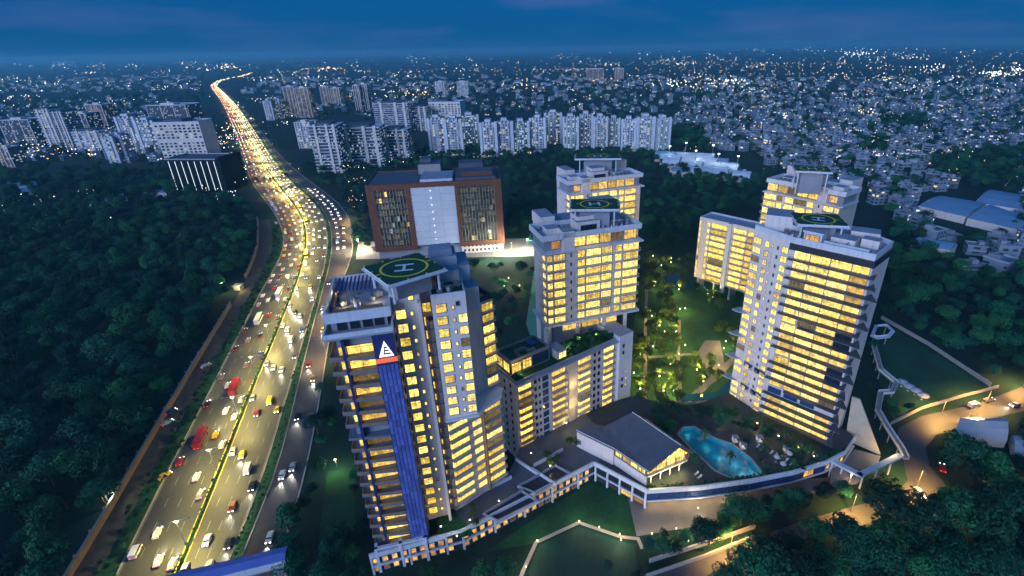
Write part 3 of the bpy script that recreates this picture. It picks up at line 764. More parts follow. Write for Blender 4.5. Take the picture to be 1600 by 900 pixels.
# ================================================================== CENTRAL SLAB TOWERS and their copies
def slab_tower(label, c0, ang, zt, z0, length=38.0, dep=14.0, flip=False, group=None, rows=8, heli=(0, 0, 17, 14, 84.0, 0.0)):
    d = (math.cos(ang), math.sin(ang)); n = (-d[1], d[0])
    def P(u, v):
        if flip: u = length - u
        return (c0[0] + d[0] * u + n[0] * v, c0[1] + d[1] * u + n[1] * v)
    def PR(u0, u1, v0, v1): return [P(u0, v0), P(u1, v0), P(u1, v1), P(u0, v1)]
    t = thing('residential_tower', label, 'tower', (*P(length / 2, 10), 0), group)
    wallpart(t, PR(1.2, length - 0.8, 0, dep), z0, zt - 7, 'paint', 'roof')
    wallpart(t, PR(8, 31, 3, dep + 14), 0, z0, 'grey', 'roof', 'lower_core')
    q = MB(); q.prism([P(-0.2, -1.2), P(length + .6, -1.2), P(length + .6, dep), P(-0.2, dep)], z0 - 0.9, z0, 0); q.part('transfer_slab', M['paint2'], t)
    for aa, bb in ((8, 15.5), (16, 23.5), (24, 31)):
        lo_, hi_ = (aa, bb) if not flip else (bb, aa)
        inst('window', window_mesh(bb - aa, 4.2, 'wing', 'slab', 2.5), t, (*P(lo_ if not flip else bb, 2.98), z0 - 5.6), ang)
    for uu, vv in ((2, 2), (13, 0.5), (24, 0.5), (34, 2), (2, 11), (34, 11)):
        p = P(uu, vv); q = MB(); q.prism(PR(uu, uu + 1.1, vv, vv + 1.1), 0, z0 - 0.9); q.part('column', M['paint2'], t)
    fh = (zt - 7 - z0) / rows
    zz = [z0 + fh * k for k in range(rows)]
    bays = [('balc', 1.3, 3.6, {'h': 2.3, 'd': 1.4, 'rail': 'paint2'}), ('balc', 3.8, 8.4, {'h': 2.4, 'd': 1.0, 'rail': 'paint2', 'mull': 1.1}), ('win', 10.1, 10.9, {'h': 1.6, 'key': 'glass', 'sill': 1.0, 'frame': 'paint'}),
            ('win', 13.0, 15.9, {'h': 2.6, 'sill': .45}), ('win', 16.4, 22.2, {'h': 2.6, 'mull': .9, 'sill': .45}), ('win', 22.5, 26.7, {'h': 2.6, 'mull': .9, 'sill': .45}), ('win', 27.9, 30.6, {'h': 2.6, 'sill': .45}), ('balc', 31.0, 37.6, {'h': 2.7, 'd': 1.5, 'rail': 'paint2', 'mull': 1.0})]
    if flip: bays = [(k, length - b_, length - a, o) for k, a, b_, o in bays]
    f0, f1 = ((c0[0], c0[1]), (c0[0] + d[0] * length, c0[1] + d[1] * length))
    facade(t, f0, f1, zz, bays)
    # visible end faces
    e0 = (c0[0] + d[0] * 1.2, c0[1] + d[1] * 1.2); e1 = (e0[0] + n[0] * dep, e0[1] + n[1] * dep)
    facade(t, e1, e0, zz, [('balc', dep - 4.2, dep - 0.6, {'h': 2.3, 'd': 1.3, 'rail': 'paint2'})])
    for z in zz:
        q = MB(); q.prism([P(12.2, -0.22), P(27.2, -0.22), P(27.2, 0), P(12.2, 0)], z + fh - 0.55, z + fh - 0.3); q.part('floor_band', M['slab'], t)
    # penthouse level and roof
    zp = zt - 7
    q = MB(); q.prism([P(-0.4, -1.4), P(length + .8, -1.4), P(length + .8, dep), P(-0.4, dep)], zp, zp + 0.5); q.part('cornice', M['paint2'], t)
    q = MB(); q.prism(PR(1, length - 1, 1.4, dep - .5), zp + .5, zt - 2.2, 0, 1); q.part('penthouse_wall', [M['grey'], M['roof']], t)
    ff0, ff1 = P(0 if not flip else length, 1.4), P(length if not flip else 0, 1.4)
    pb = [('win', 3.6, 7.0, {'h': 2.9, 'key': 'wino', 'sill': .4}), ('win', 12.4, 16.6, {'h': 3.4, 'key': 'wing', 'sill': .3}), ('win', 17, 21.8, {'h': 3.4, 'key': 'wing', 'sill': .3}), ('win', 22.2, 26.6, {'h': 3.4, 'key': 'wing', 'sill': .3}), ('win', 27, 31.4, {'h': 3.4, 'key': 'wing', 'sill': .3}), ('win', 32, 37, {'h': 3.4, 'key': 'wing', 'sill': .3})]
    if flip: pb = [(k, length - b_, length - a, o) for k, a, b_, o in pb]
    facade(t, ff0, ff1, [zp + .5], pb)
    q = MB(); q.prism(PR(7.4, 11.6, -0.8, 4), zp + .5, zt + .4, 0, 1); q.part('stair_wall', [M['paint'], M['roof']], t)
    q = MB(); q.prism(PR(-0.4, 7.4, -0.8, dep), zt - 2.2, zt - 1.7, 0, 1); q.prism(PR(11.6, length, -0.6, dep), zt - 2.2, zt - 1.7, 0, 1); q.part('roof_slab', [M['paint2'], M['roof']], t)
    parapet(t, PR(-0.4, length, -0.8, dep), zt - 1.7, 1.6, 0.4)
    for (u0, u1, v0, v1, h) in ((3, 8, 4, 9, 2.2), (14, 23, 3, 9, 3.6), (15, 22, 5, 12, 5.0), (27, 33, 5, 10, 2.0), (24, 26, 8, 10, 3.0)):
        q = MB(); q.prism(PR(u0, u1, v0, v1), zt - 1.7, zt - 1.7 + h, 0, 1); q.part('roof_room', [M['paint'], M['roof']], t)
    for u0 in (28, 30, 32):
        p = P(u0, 3.5); q = MB(); q.tube([(*p, zt - 1.7), (*p, zt + 0.3)], 0.7, 8); q.part('water_tank', M['steel'], t, True)
    inst('window', window_mesh(6, 1.8, 'glass', 'dark'), t, (*P(15.5 if not flip else 21.5, 2.98), zt - 1.2), ang)
    # rear half with helipad
    wallpart(t, PR(6, length - 2, dep, dep + 16), 0, zt - 2.5, 'paint', 'roof', 'rear_wall')
    q = MB(); q.prism(PR(28.5, length + .5, dep + 4, dep + 15), zt - 2.5, zt + 3.2, 0, 1); q.part('rear_block', [M['paint'], M['roof']], t)
    q = MB(); q.prism(PR(4.5, 10, dep + 1, dep + 12), zt - 2.5, zt + 1.5, 0, 1); q.part('rear_block', [M['paint'], M['roof']], t)
    helipad(t, (heli[0], heli[1]), heli[2], heli[5], heli[4], heli[4] - zt + 2.5, R_(5), heli[3])
    return t, P
tC, PC = slab_tower('middle residential tower of warm lit floors rising behind the roof-garden block', (-4.2, 165.5), R_(19.5), 77.2, 42.0, heli=(14.8, 181.6, 17.4, 13.6, 83.4, R_(-3)))
tC3, PC3 = slab_tower('farther residential tower seen just behind and above the middle one', (6.9, 243.5), R_(21), 77.5, 42.0, length=41, heli=(23, 267, 23, 14, 84.5, R_(-3)))
tR2, PR2 = slab_tower('farther residential tower seen behind the right tower, its helipad at the back', (103.4, 244.5), R_(-52), 77.0, 42.0, flip=True, length=37, heli=(114.5, 226, 14.5, 12.5, 85, R_(-17)))

# ================================================================== RIGHT TOWER
RA, RB, RC, RD = (69.8, 169.0), (77.6, 155.4), (94.6, 139.2), (106.4, 150.2)
tR = thing('residential_tower', 'largest residential tower at the right with full-width glowing balconies and pointed ends', 'tower', (90, 154, 0))
RZT = 77.0
RE2, RF2 = (102, 165), (86, 178)
wallpart(tR, [RA, RB, RC, RD, RE2, RF2], 3, RZT, 'paint', 'roof')
nfl = 21; fh = 3.32
zr = [5.0 + fh * k for k in range(nfl)]
gap = {5, 6, 11, 15}
notgap = [k for k in range(nfl) if k not in (3, 6)]
facade(tR, RA, RB, zr, [('win', 0.3, 3.7, {'h': 2.2, 'mull': 1.0, 'floors': notgap}), ('win', 5.2, 6.9, {'h': 2.1, 'mull': 1.0}), ('win', 7.9, 8.5, {'h': 1.1, 'sill': 1.2, 'key': 'wing'}), ('win', 10.0, 10.7, {'h': 1.2, 'sill': 1.2, 'key': 'glass'}), ('win', 11.9, 14.2, {'h': 2.2, 'mull': 1.0})])
LBC = math.hypot(RC[0] - RB[0], RC[1] - RB[1])
dB = ((RC[0] - RB[0]) / LBC, (RC[1] - RB[1]) / LBC); nB = (dB[1], -dB[0]); rB = math.atan2(dB[1], dB[0])
def PB(u, out=0.0): return (RB[0] + dB[0] * u + nB[0] * out, RB[1] + dB[1] * u + nB[1] * out)
for k, z in enumerate(zr):
    terr = k in (4, 8, 9, 12, 13)                   # planted double-height terraces at the right end
    short = k in (5, 9, 13)
    q = MB()
    u0 = -0.6 if not short else 6.5
    ue = LBC + (3.8 if k % 3 == 0 else 2.6 if k % 3 == 1 else 1.4)
    q.prism([PB(u0, 0), PB(u0, 1.7), PB(ue, 2.3), PB(LBC + 0.9, -3.2), PB(LBC - 0.2, 0)], z - 0.3, z, 0)
    s_ = q.part('balcony', M['edge'], tR)
    q = MB(); q.prism([PB(u0, 1.62), PB(ue - .1, 2.2), PB(ue - .1, 2.3), PB(u0, 1.7)], z + 0.98, z + 1.08)
    q.prism([PB(u0, 1.60), PB(ue - .15, 2.18), PB(ue - .15, 2.2), PB(u0, 1.62)], z + 0.0, z + 0.16)
    for j in range(15):
        uu = u0 + (ue - u0 - .3) * j / 14; ou = 1.62 + 0.56 * j / 14; q.prism([PB(uu, ou), PB(uu + .07, ou), PB(uu + .07, ou + .06), PB(uu, ou + .06)], z + .16, z + .98)
    o = q.part('railing', M['dark'], s_)
    if k == 4:
        for uu in (0.6, 6.4, 12.2): inst('window', window_mesh(5.0, 2.7, 'bglass', 'paint2', 5), tR, (*PB(uu), z + 0.1), rB)
        continue
    for uu, w_ in ((0.8, 4.6), (5.9, 5.6), (12.0, 5.6)):
        if short and uu < 2: inst('window', window_mesh(w_, 2.6, 'wing', 'wood', 6), tR, (*PB(uu), z + 0.1), rB); continue
        inst('window', window_mesh(w_ + .35, 2.75, 'win', 'slab', 1.2), tR, (*PB(uu), z + 0.12), rB)
    inst('window', window_mesh(4.8, 2.55, 'glass' if terr else 'wing', 'bglass' if terr else 'slab', 2.4), tR, (*PB(18.1), z + 0.12), rB)
# podium-level openings
facade(tR, RA, RB, [2.6 + 3.32 * 3, 2.6 + 3.32 * 6], [('win', 4.6, 8.6, {'h': 2.0, 'key': 'bglass', 'mull': 4}), ('win', 9.4, 14.4, {'h': 2.0, 'key': 'glass', 'mull': 4})])
# corner balconies at the far left edge
for k in (3, 6, 9, 12):
    z = zr[k] ; q = MB(); q.prism([(RA[0] + 1.4, RA[1] - 2.2), (RA[0] - 1.7, RA[1] - 0.6), (RA[0] - 3.3, RA[1] + 1.6), (RA[0] + .5, RA[1] + 3)], z - .5, z + .1); q.part('corner_balcony', M['slab'], tR)
LCD = math.hypot(RD[0] - RC[0], RD[1] - RC[1])
facade(tR, RC, RD, [zr[k] for k in (1, 5)], [('win', 2.5, 6.5, {'h': 2.2, 'key': 'wing', 'mull': 4})])
# roof
q = MB(); q.prism([PB(-1.0, 0.5), PB(LBC + .3, 0.9), (RD[0] + .5, RD[1] - .4), (RD[0] - 3, RD[1] + 3), PB(0, -3)], RZT - 2.7, RZT - 0.6); q.part('roof_fascia', M['dark'], tR)
parapet(tR, [RA, RB, RC, RD, RE2, RF2], RZT, 1.5, 0.4)
def RP(a, b_): # local roof coordinates along B-C and back
    return (RB[0] + dB[0] * a - nB[0] * b_, RB[1] + dB[1] * a - nB[1] * b_)
def RPR(a0, a1, b0, b1): return [RP(a0, b0), RP(a1, b0), RP(a1, b1), RP(a0, b1)]
for (a0, a1, b0, b1, h, m_) in ((2, 7.5, 2, 7, 3.4, 'paint2'), (1.6, 7.9, 1.6, 7.4, 0.5, 'roof'), (9, 16, 6, 12, 2.2, 'paint'), (-4, 0, 8, 13, 2.8, 'paint2'), (17, 22, 9, 13, 2.6, 'paint'), (8, 21, 2.5, 2.9, 1.6, 'paint2'), (14.2, 14.6, 2.9, 9, 1.6, 'paint2')):
    z_ = RZT + (3.4 if m_ == 'roof' else 0)
    q = MB(); q.prism(RPR(a0, a1, b0, b1), z_, z_ + h, 0, 1); q.part('roof_room', [M[m_ if m_ != 'roof' else 'paint2'], M['roof']], tR)
inst('window', window_mesh(4.2, 2.2, 'wino', 'dark'), tR, (*RP(2.6, 1.98), RZT + .5), rB)
for k in range(3):
    p = RP(-4.5 + 2 * k, 5.0); q = MB(); q.tube([(*p, RZT), (*p, RZT + 2)], .8, 8); q.part('water_tank', M['steel'], tR, True)
helipad(tR, (87.5, 162.0), 15.2, R_(-12), 82.4, 5.4, R_(80), 13.0)
q = MB(); q.prism([(72.8, 168.4), (80.5, 164.5), (84.5, 173), (76.5, 177)], 74, 82.2, 0, 1); q.part('lift_room', [M['paint'], M['roof']], tR)
q = MB(); q.prism([(97, 158), (104, 153.5), (107, 158.5), (100, 163)], 74, 79.5, 0, 1); q.part('lift_room', [M['paint'], M['roof']], tR)
# sloping lit buttress wall at the base on the right
q = MB()
pb = [(107.8, 147.2), (112.6, 141.6), (113.2, 142.2), (108.4, 147.9)]
q.v = [(105.4, 145.2, 3), (113.6, 137.2, 3), (114.1, 137.8, 3), (105.9, 145.8, 3), (105.6, 148.2, 20), (107.6, 146.6, 20), (108.1, 147.2, 20), (106.1, 148.8, 20)]
q.f = [(0, 1, 5, 4), (1, 2, 6, 5), (2, 3, 7, 6), (3, 0, 4, 7), (4, 5, 6, 7), (3, 2, 1, 0)]; q.m = [0] * 6
q.part('buttress_wall', mat('sand_render', (0.55, 0.45, 0.32), 0.7), tR)
point('buttress_light', (113.5, 134.2, 7.5), 900, (1, .76, .34), tR, .3)

# roof clutter: air-conditioning units and antennas
_ac = MB(); _ac.box(-.6, .6, -.4, .4, .15, 1.05); _ac.box(-.55, -.45, -.35, .35, 0, .15); _ac.box(.45, .55, -.35, .35, 0, .15); _ac.tube([(0, 0, 1.05), (0, 0, 1.15)], .32, 8)
ac_me = _ac.mesh('air_conditioner', M['kerb'])
_an = MB(); _an.tube([(0, 0, 0), (0, 0, 5.5)], .06, 4, 0, .03)
for _k in range(4): _an.tube([(-.6 + .1 * _k, 0, 3.4 + .5 * _k), (.6 - .1 * _k, 0, 3.4 + .5 * _k)], .03, 3)
an_me = _an.mesh('antenna', M['steel'])
_pi = MB(); _pi.tube([(0, 0, .25), (4.5, 0, .25), (4.5, 2.5, .25)], .13, 5); pi_me = _pi.mesh('roof_pipe', M['steel'])
def clutter(root, fn, z, spots, seed):
    g = random.Random(seed)
    for k, (u, v) in enumerate(spots):
        p = fn(u, v); inst('air_conditioner', ac_me, root, (p[0], p[1], z), g.uniform(0, 3), g.uniform(.9, 1.3))
        if k % 4 == 0: inst('antenna', an_me, root, (p[0] + 1.6, p[1] + .6, z), g.uniform(0, 3), g.uniform(.7, 1.1))
        if k % 3 == 0: inst('roof_pipe', pi_me, root, (p[0] - .8, p[1] + 1.2, z), g.uniform(0, 6))
clutter(tR, RP, RZT, [(9, 4), (11, 4.2), (13, 4), (18, 4.5), (20, 5), (-2, 6), (-3, 10), (16, 13.5), (22, 3.5), (8, 14)], 1)
clutter(tC, PC, 75.6, [(9, 3), (12.5, 2.5), (24.5, 3), (26, 5), (34.5, 4), (36, 7), (35, 11), (2, 11), (9.5, 10), (12, 9)], 2)
clutter(tC3, PC3, 75.9, [(9, 3), (24, 3), (26, 5), (36, 8), (12, 9)], 5); clutter(tR2, PR2, 75.4, [(9, 3), (24, 3), (26, 5), (34, 8), (12, 9)], 6)
clutter(t1, T, 80.0, [(3, 9), (5, 10), (9.5, 10), (11, 12), (11.5, 17), (11, 20)], 3)
clutter(t1, T, 81.65, [(25.5, 6), (28, 6.5), (30, 9), (26, 10)], 4)
# ================================================================== BLOCKS: M (roof garden) and L (behind the right tower)
tM = thing('apartment_block', 'ten-storey white block with green roof garden between the towers', 'building', (8, 155, 0))
M0, M1 = (-13.8, 139.8), (28.2, 171.4)
LM = math.hypot(M1[0] - M0[0], M1[1] - M0[1]); dM = ((M1[0] - M0[0]) / LM, (M1[1] - M0[1]) / LM); nM = (-dM[1], dM[0]); rM = math.atan2(dM[1], dM[0])
def MP(a, b_): return (M0[0] + dM[0] * a + nM[0] * b_, M0[1] + dM[1] * a + nM[1] * b_)
def MPR(a0, a1, b0, b1): return [MP(a0, b0), MP(a1, b0), MP(a1, b1), MP(a0, b1)]
ZM = 34.0
wallpart(tM, MPR(0, LM - 7, 0, 11), 0, ZM, 'paint', 'lawn')
wallpart(tM, MPR(LM - 7, LM, -2.2, 11), 0, ZM + 2.5, 'paint2', 'roof', 'end_wall')
zm = [2.4 + 3.1 * k for k in range(10)]
facade(tM, M0, M1, zm, [('balc', 0.5, 6.2, {'d': 1.3, 'h': 2.3, 'rail': 'wood', 'solid': True, 'key': 'win', 'floors': range(10)}), ('win', 7.4, 8.2, {'h': 1.3, 'key': 'glass', 'frame': 'dark', 'sill': 1}), ('win', 10.6, 13.4, {'h': 2.6, 'key': 'bglass', 'frame': 'paint2', 'sill': .2, 'mull': 3}), ('win', 9.2, 9.8, {'h': 1.1, 'key': 'glass', 'frame': 'dark', 'sill': 1}),
                        ('balc', 14.6, 21.0, {'d': 1.5, 'h': 2.3, 'rail': 'wood', 'key': 'wing'}), ('balc', 26.5, 33.0, {'d': 1.5, 'h': 2.3, 'rail': 'paint2', 'solid': False, 'key': 'win'}), ('win', 34.4, 35.3, {'h': 1.4, 'key': 'glass', 'frame': 'dark', 'sill': 1}), ('win', 36.6, 37.5, {'h': 1.4, 'key': 'glass', 'frame': 'dark', 'sill': 1}), ('balc', 39.0, 44.6, {'d': 1.3, 'h': 2.3, 'rail': 'dark', 'key': 'win'})])
facade(tM, MP(LM - 7, -2.2), MP(LM, -2.2), zm, [('win', 1.6, 2.4, {'h': 1.3, 'key': 'glass', 'frame': 'dark', 'sill': 1, 'floors': (3, 4, 8, 9)}), ('win', 3.6, 4.3, {'h': 1.1, 'key': 'win', 'sill': 1, 'floors': (3, 4, 5)})])
facade(tM, MP(0, 11), M0, zm, [('win', 3.4, 4.1, {'h': 1.2, 'key': 'glass', 'frame': 'dark', 'sill': 1}), ('win', 7.2, 7.9, {'h': 1.2, 'key': 'glass', 'frame': 'dark', 'sill': 1})])
q = MB(); q.prism(MPR(22.2, 25.4, -0.5, 0), 0, ZM); q.part('lit_pier', mat('cream_render', (0.7, 0.6, 0.42), 0.7), tM)
for z_ in (6, 15, 24):
    point('wall_washer', (*MP(23.8, -3.2), z_), 260, (1, .72, .3), tM, 0.3)
q = MB(); q.prism(MPR(-0.4, LM - 6.6, -1.8, 0.0), ZM, ZM + .5); q.part('cornice', M['slab'], tM)
parapet(tM, MPR(0, LM - 7, 0, 11), ZM, 1.1, 0.4, 'slab')
# roof garden: glazed pavilion with its own green roof
pav = MPR(1.5, 18, 5.2, 14.5)
q = MB(); q.prism(pav, 3, ZM + 5.2, 0, 1); q.part('pavilion_wall', [M['grey'], M['hgreen']], tM)
facade(tM, MP(1.5, 5.2), MP(18, 5.2), [ZM + .6], [('win', 0.4, 4.2, {'h': 3.8, 'key': 'wing', 'sill': .2, 'frame': 'dark'}), ('win', 4.8, 8.6, {'h': 3.8, 'key': 'wing', 'sill': .2, 'frame': 'dark'}), ('win', 9.2, 15.8, {'h': 3.8, 'key': 'bglass', 'sill': .2, 'frame': 'dark'})])
facade(tM, MP(1.5, 14.5), MP(1.5, 5.2), [ZM + .6], [('win', 0.6, 4.4, {'h': 3.8, 'key': 'wing', 'sill': .2, 'frame': 'dark'}), ('win', 4.9, 8.8, {'h': 3.8, 'key': 'wing', 'sill': .2, 'frame': 'dark'})])
parapet(tM, pav, ZM + 5.2, 0.9, 0.35, 'pave')
q = MB(); q.wallstrip([MP(6.2, 5.6), MP(6.2, 9), MP(9.8, 9), MP(9.8, 6.8), MP(12, 6.8), MP(12, 5.6)], 0.4, ZM + 5.2, ZM + 6.6); q.part('roof_wall', M['pave'], tM)
q = MB(); q.prism(MPR(13, 16.5, 10, 13.5), ZM + 5.25, ZM + 5.6); q.part('roof_pool', M['bglass'], tM)
q = MB(); q.prism(MPR(20, 24, 3, 9.5), ZM, ZM + 3.4, 0, 1); q.part('stair_room', [M['paint2'], M['roof']], tM)
inst('window', window_mesh(3.4, 2.6, 'win', 'dark'), tM, (*MP(20.3, 2.98), ZM + .3), rM)
for p_ in ((26, 5), (33, 7), (40, 5), (4, 2.5)): point('roof_garden_light', (*MP(*p_), ZM + 2.6), 170, (1, .8, .3), tM, 0.2)

tL = thing('apartment_block', 'lower lit block of open galleries tucked behind the left edge of the right tower', 'building', (98, 270, 0))
L0, L1 = (83.6, 281.2), (112.5, 251.5)
LL = math.hypot(L1[0] - L0[0], L1[1] - L0[1]); dL = ((L1[0] - L0[0]) / LL, (L1[1] - L0[1]) / LL); nL = (-dL[1], dL[0])
wallpart(tL, [L0, L1, (L1[0] + nL[0] * 13, L1[1] + nL[1] * 13), (L0[0] + nL[0] * 13, L0[1] + nL[1] * 13)], 9, 45.5, 'paint', 'roof')
for a in (1, 12, 22, 33, 40):
    q = MB(); q.rbox((L0[0] + dL[0] * a + nL[0] * 2, L0[1] + dL[1] * a + nL[1] * 2), dL, 1.0, 8, 0, 9); q.part('column', M['slab'], tL)
zL = [9.4 + 3.55 * k for k in range(10)]
facade(tL, L0, L1, zL, [('win', 0.3, 1.5, {'h': 2.6, 'sill': .3}), ('win', 5.2, 7.0, {'h': 2.4, 'sill': .3}), ('balc', 7.6, 17.4, {'d': 1.3, 'h': 2.6, 'rail': 'dark', 'mull': 2.4}), ('balc', 21.2, 28.8, {'d': 1.3, 'h': 2.6, 'rail': 'dark', 'mull': 2.4}), ('balc', 29.2, 40, {'d': 1.5, 'h': 2.6, 'rail': 'dark', 'key': 'wing', 'mull': 1.6})])
q = MB(); q.rbox((L0[0] + dL[0] * 18.2 - nL[0] * 1.6, L0[1] + dL[1] * 18.2 - nL[1] * 1.6), dL, 2.2, 1.6, 5, 46.5); q.part('fin_wall', M['paint2'], tL)
parapet(tL, [L0, L1, (L1[0] + nL[0] * 13, L1[1] + nL[1] * 13), (L0[0] + nL[0] * 13, L0[1] + nL[1] * 13)], 45.5, 1.0)
for k in range(9):
    z = zL[k] ; q = MB(); q.rbox((L0[0] - dL[0] * 1.6 + nL[0] * 2, L0[1] - dL[1] * 1.6 + nL[1] * 2), dL, 1.6, 4.5, z, z + .3); q.part('end_balcony', M['dark'], tL)

# ================================================================== PODIUM, CLUBHOUSE, POOL
tP = thing('podium', 'two-storey white podium with rows of orange lit windows joining the towers', 'building', (20, 125, 0))
ZD = 7.2
K = [(-53.4, 97.3), (-28.8, 104.9), (12.0, 131.0), (27.8, 118.6), (45, 119.6), (62, 122.0), (77, 125.2), (90, 129.4), (99, 134.0), (106.5, 141.5)]
deckA = [K[0], K[1], K[2], (20, 139), MP(30, -0.2), MP(0.2, -0.2), (-17.5, 125.2), (-31.8, 112.4), T(23, 3), T(14, 0.5), T(-1, 1)]
pool = [at(x, y, ZD)[:2] for x, y in ((1060, 678), (1068, 668), (1085, 667), (1108, 681), (1124, 688), (1143, 694), (1172, 716), (1193, 741), (1142, 746), (1118, 735), (1098, 716), (1080, 700))]
deckB = [K[2], K[3], K[4], K[5], K[6], K[7], K[8], K[9], (104.0, 147.6), (94.6, 139.0), (77.6, 155.2), (69.8, 168.8), (50, 160), (30, 168), MP(46, -2.3), MP(30, -0.3), (20, 139)]
q = MB(); q.face([(*p, ZD) for p in deckA]); q.part('deck', M['roofd'], tP)
# deck with the pool opening (bridged outline)
ki = min(range(len(pool)), key=lambda k: pool[k][1])
inner = pool[ki:] + pool[:ki + 1]
a_in = sum(inner[k][0] * inner[k + 1][1] - inner[k + 1][0] * inner[k][1] for k in range(len(inner) - 1))
if a_in > 0: inner = inner[::-1]
from mathutils.geometry import tessellate_polygon
q = MB(); allp = deckB + pool
for tri in tessellate_polygon([[Vector((*p, 0)) for p in deckB], [Vector((*p, 0)) for p in pool]]):
    a_, b_, c_ = [allp[j] for j in tri]
    if (b_[0] - a_[0]) * (c_[1] - a_[1]) - (c_[0] - a_[0]) * (b_[1] - a_[1]) < 0: b_, c_ = c_, b_
    q.face([(*a_, ZD), (*b_, ZD), (*c_, ZD)])
q.part('pool_deck', M['deck'], tP)
def seg(k): return K[k], K[k + 1]
for k in range(len(K) - 1):
    p0, p1 = seg(k)
    L_ = math.hypot(p1[0] - p0[0], p1[1] - p0[1]); d_ = ((p1[0] - p0[0]) / L_, (p1[1] - p0[1]) / L_); n_ = (-d_[1], d_[0])
    mm = 'dark' if k in (0, 1, 2) else 'grey'
    ins = 0.5 if k < 3 else 2.4
    q = MB(); q.prism([(p0[0] + n_[0] * ins, p0[1] + n_[1] * ins), (p1[0] + n_[0] * ins, p1[1] + n_[1] * ins), (p1[0] + n_[0] * (ins + .5), p1[1] + n_[1] * (ins + .5)), (p0[0] + n_[0] * (ins + .5), p0[1] + n_[1] * (ins + .5))], 0, 3.5); q.part('lower_wall', M[mm], tP)
    q = MB(); q.rbox(p0, d_, L_, 0.6, ZD - 0.7, ZD + 0.95); q.part('parapet', M['paint2'], tP)
    q = MB(); q.rbox((p0[0] - n_[0] * .25, p0[1] - n_[1] * .25), d_, L_, ins + .3, 3.15, 3.6); q.part('floor_band', M['paint2'], tP)
    q = MB(); q.prism([(p0[0] + n_[0] * .3, p0[1] + n_[1] * .3), (p1[0] + n_[0] * .3, p1[1] + n_[1] * .3), (p1[0] + n_[0] * .8, p1[1] + n_[1] * .8), (p0[0] + n_[0] * .8, p0[1] + n_[1] * .8)], 3.6, ZD - .7); q.part('upper_wall', M['dark'], tP)
    off = (p0[0] + n_[0] * .3, p0[1] + n_[1] * .3), (p1[0] + n_[0] * .3, p1[1] + n_[1] * .3)
    lo = (p0[0] + n_[0] * ins, p0[1] + n_[1] * ins), (p1[0] + n_[0] * ins, p1[1] + n_[1] * ins)
    if k in (0, 1):
        nb = int(L_ / 2.6)
        facade(tP, *off, [3.6], [('win', 0.6 + 2.6 * j, 2.1 + 2.6 * j, {'h': 1.9, 'sill': .5, 'key': 'wino', 'mull': 3}) for j in range(nb)])
        facade(tP, *lo, [0.2], [('win', 0.6 + 2.6 * j, 2.1 + 2.6 * j, {'h': 1.9, 'sill': .5, 'key': 'wino', 'mull': 3}) for j in range(nb)])
        for j in range(0, nb, 4):
            q = MB(); q.rbox((p0[0] + d_[0] * (2.6 * j) - n_[0] * .2, p0[1] + d_[1] * (2.6 * j) - n_[1] * .2), d_, 0.55, 0.7, 0, ZD - .7); q.part('pier', M['paint2'], tP)
    elif k == 2:
        for j in range(5):
            uu = 0.3 + (L_ - 1.0) * j / 4; q = MB(); q.rbox((p0[0] + d_[0] * uu - n_[0] * .2, p0[1] + d_[1] * uu - n_[1] * .2), d_, 0.6, 0.7, 0, ZD - .7); q.part('pier', M['paint2'], tP)
            if j < 4: inst('window', window_mesh((L_ - 1.6) / 4 - .3, 2.2, 'glass', 'dark', 1.2), tP, (off[0][0] + d_[0] * (uu + .7), off[0][1] + d_[1] * (uu + .7), 3.9), math.atan2(d_[1], d_[0]))
            if j >= 2 and j < 4: inst('window', window_mesh((L_ - 1.6) / 4 - .4, 2.2, 'wino', 'dark', .8), tP, (lo[0][0] + d_[0] * (uu + .7), lo[0][1] + d_[1] * (uu + .7), .4), math.atan2(d_[1], d_[0]))
    elif k in (3, 4, 5, 6):
        nb = int(L_ / 4.0)
        lit = k == 6
        facade(tP, *off, [3.6], [('win', 0.2 + L_ / nb * j, L_ / nb * (j + 1) - .15, {'h': 2.5, 'sill': .15, 'key': 'wino' if lit and j % 2 else 'bglass', 'frame': 'navy', 'mull': 2}) for j in range(nb)])
        if k >= 5: facade(tP, *lo, [0.2], [('win', 0.5 + L_ / nb * j, 2.2 + L_ / nb * j, {'h': 2.0, 'sill': .4, 'key': 'wino'}) for j in range(nb)])
        else:
            for j in range(3):
                uu = L_ * (j + .5) / 3
                point('soffit_light', (p0[0] + d_[0] * uu + n_[0] * 1.2, p0[1] + d_[1] * uu + n_[1] * 1.2, 2.7), 170, (1, .68, .24), tP, 0.15)
    elif k == 7:
        facade(tP, *off, [3.6], [('win', 0.5 + 2.4 * j, 2.2 + 2.4 * j, {'h': 1.9, 'sill': .5, 'key': 'wino', 'mull': 3}) for j in range(4)])
        facade(tP, *lo, [0.2], [('win', 0.5 + 2.4 * j, 2.2 + 2.4 * j, {'h': 1.9, 'sill': .5, 'key': 'wino', 'mull': 3}) for j in range(4)])
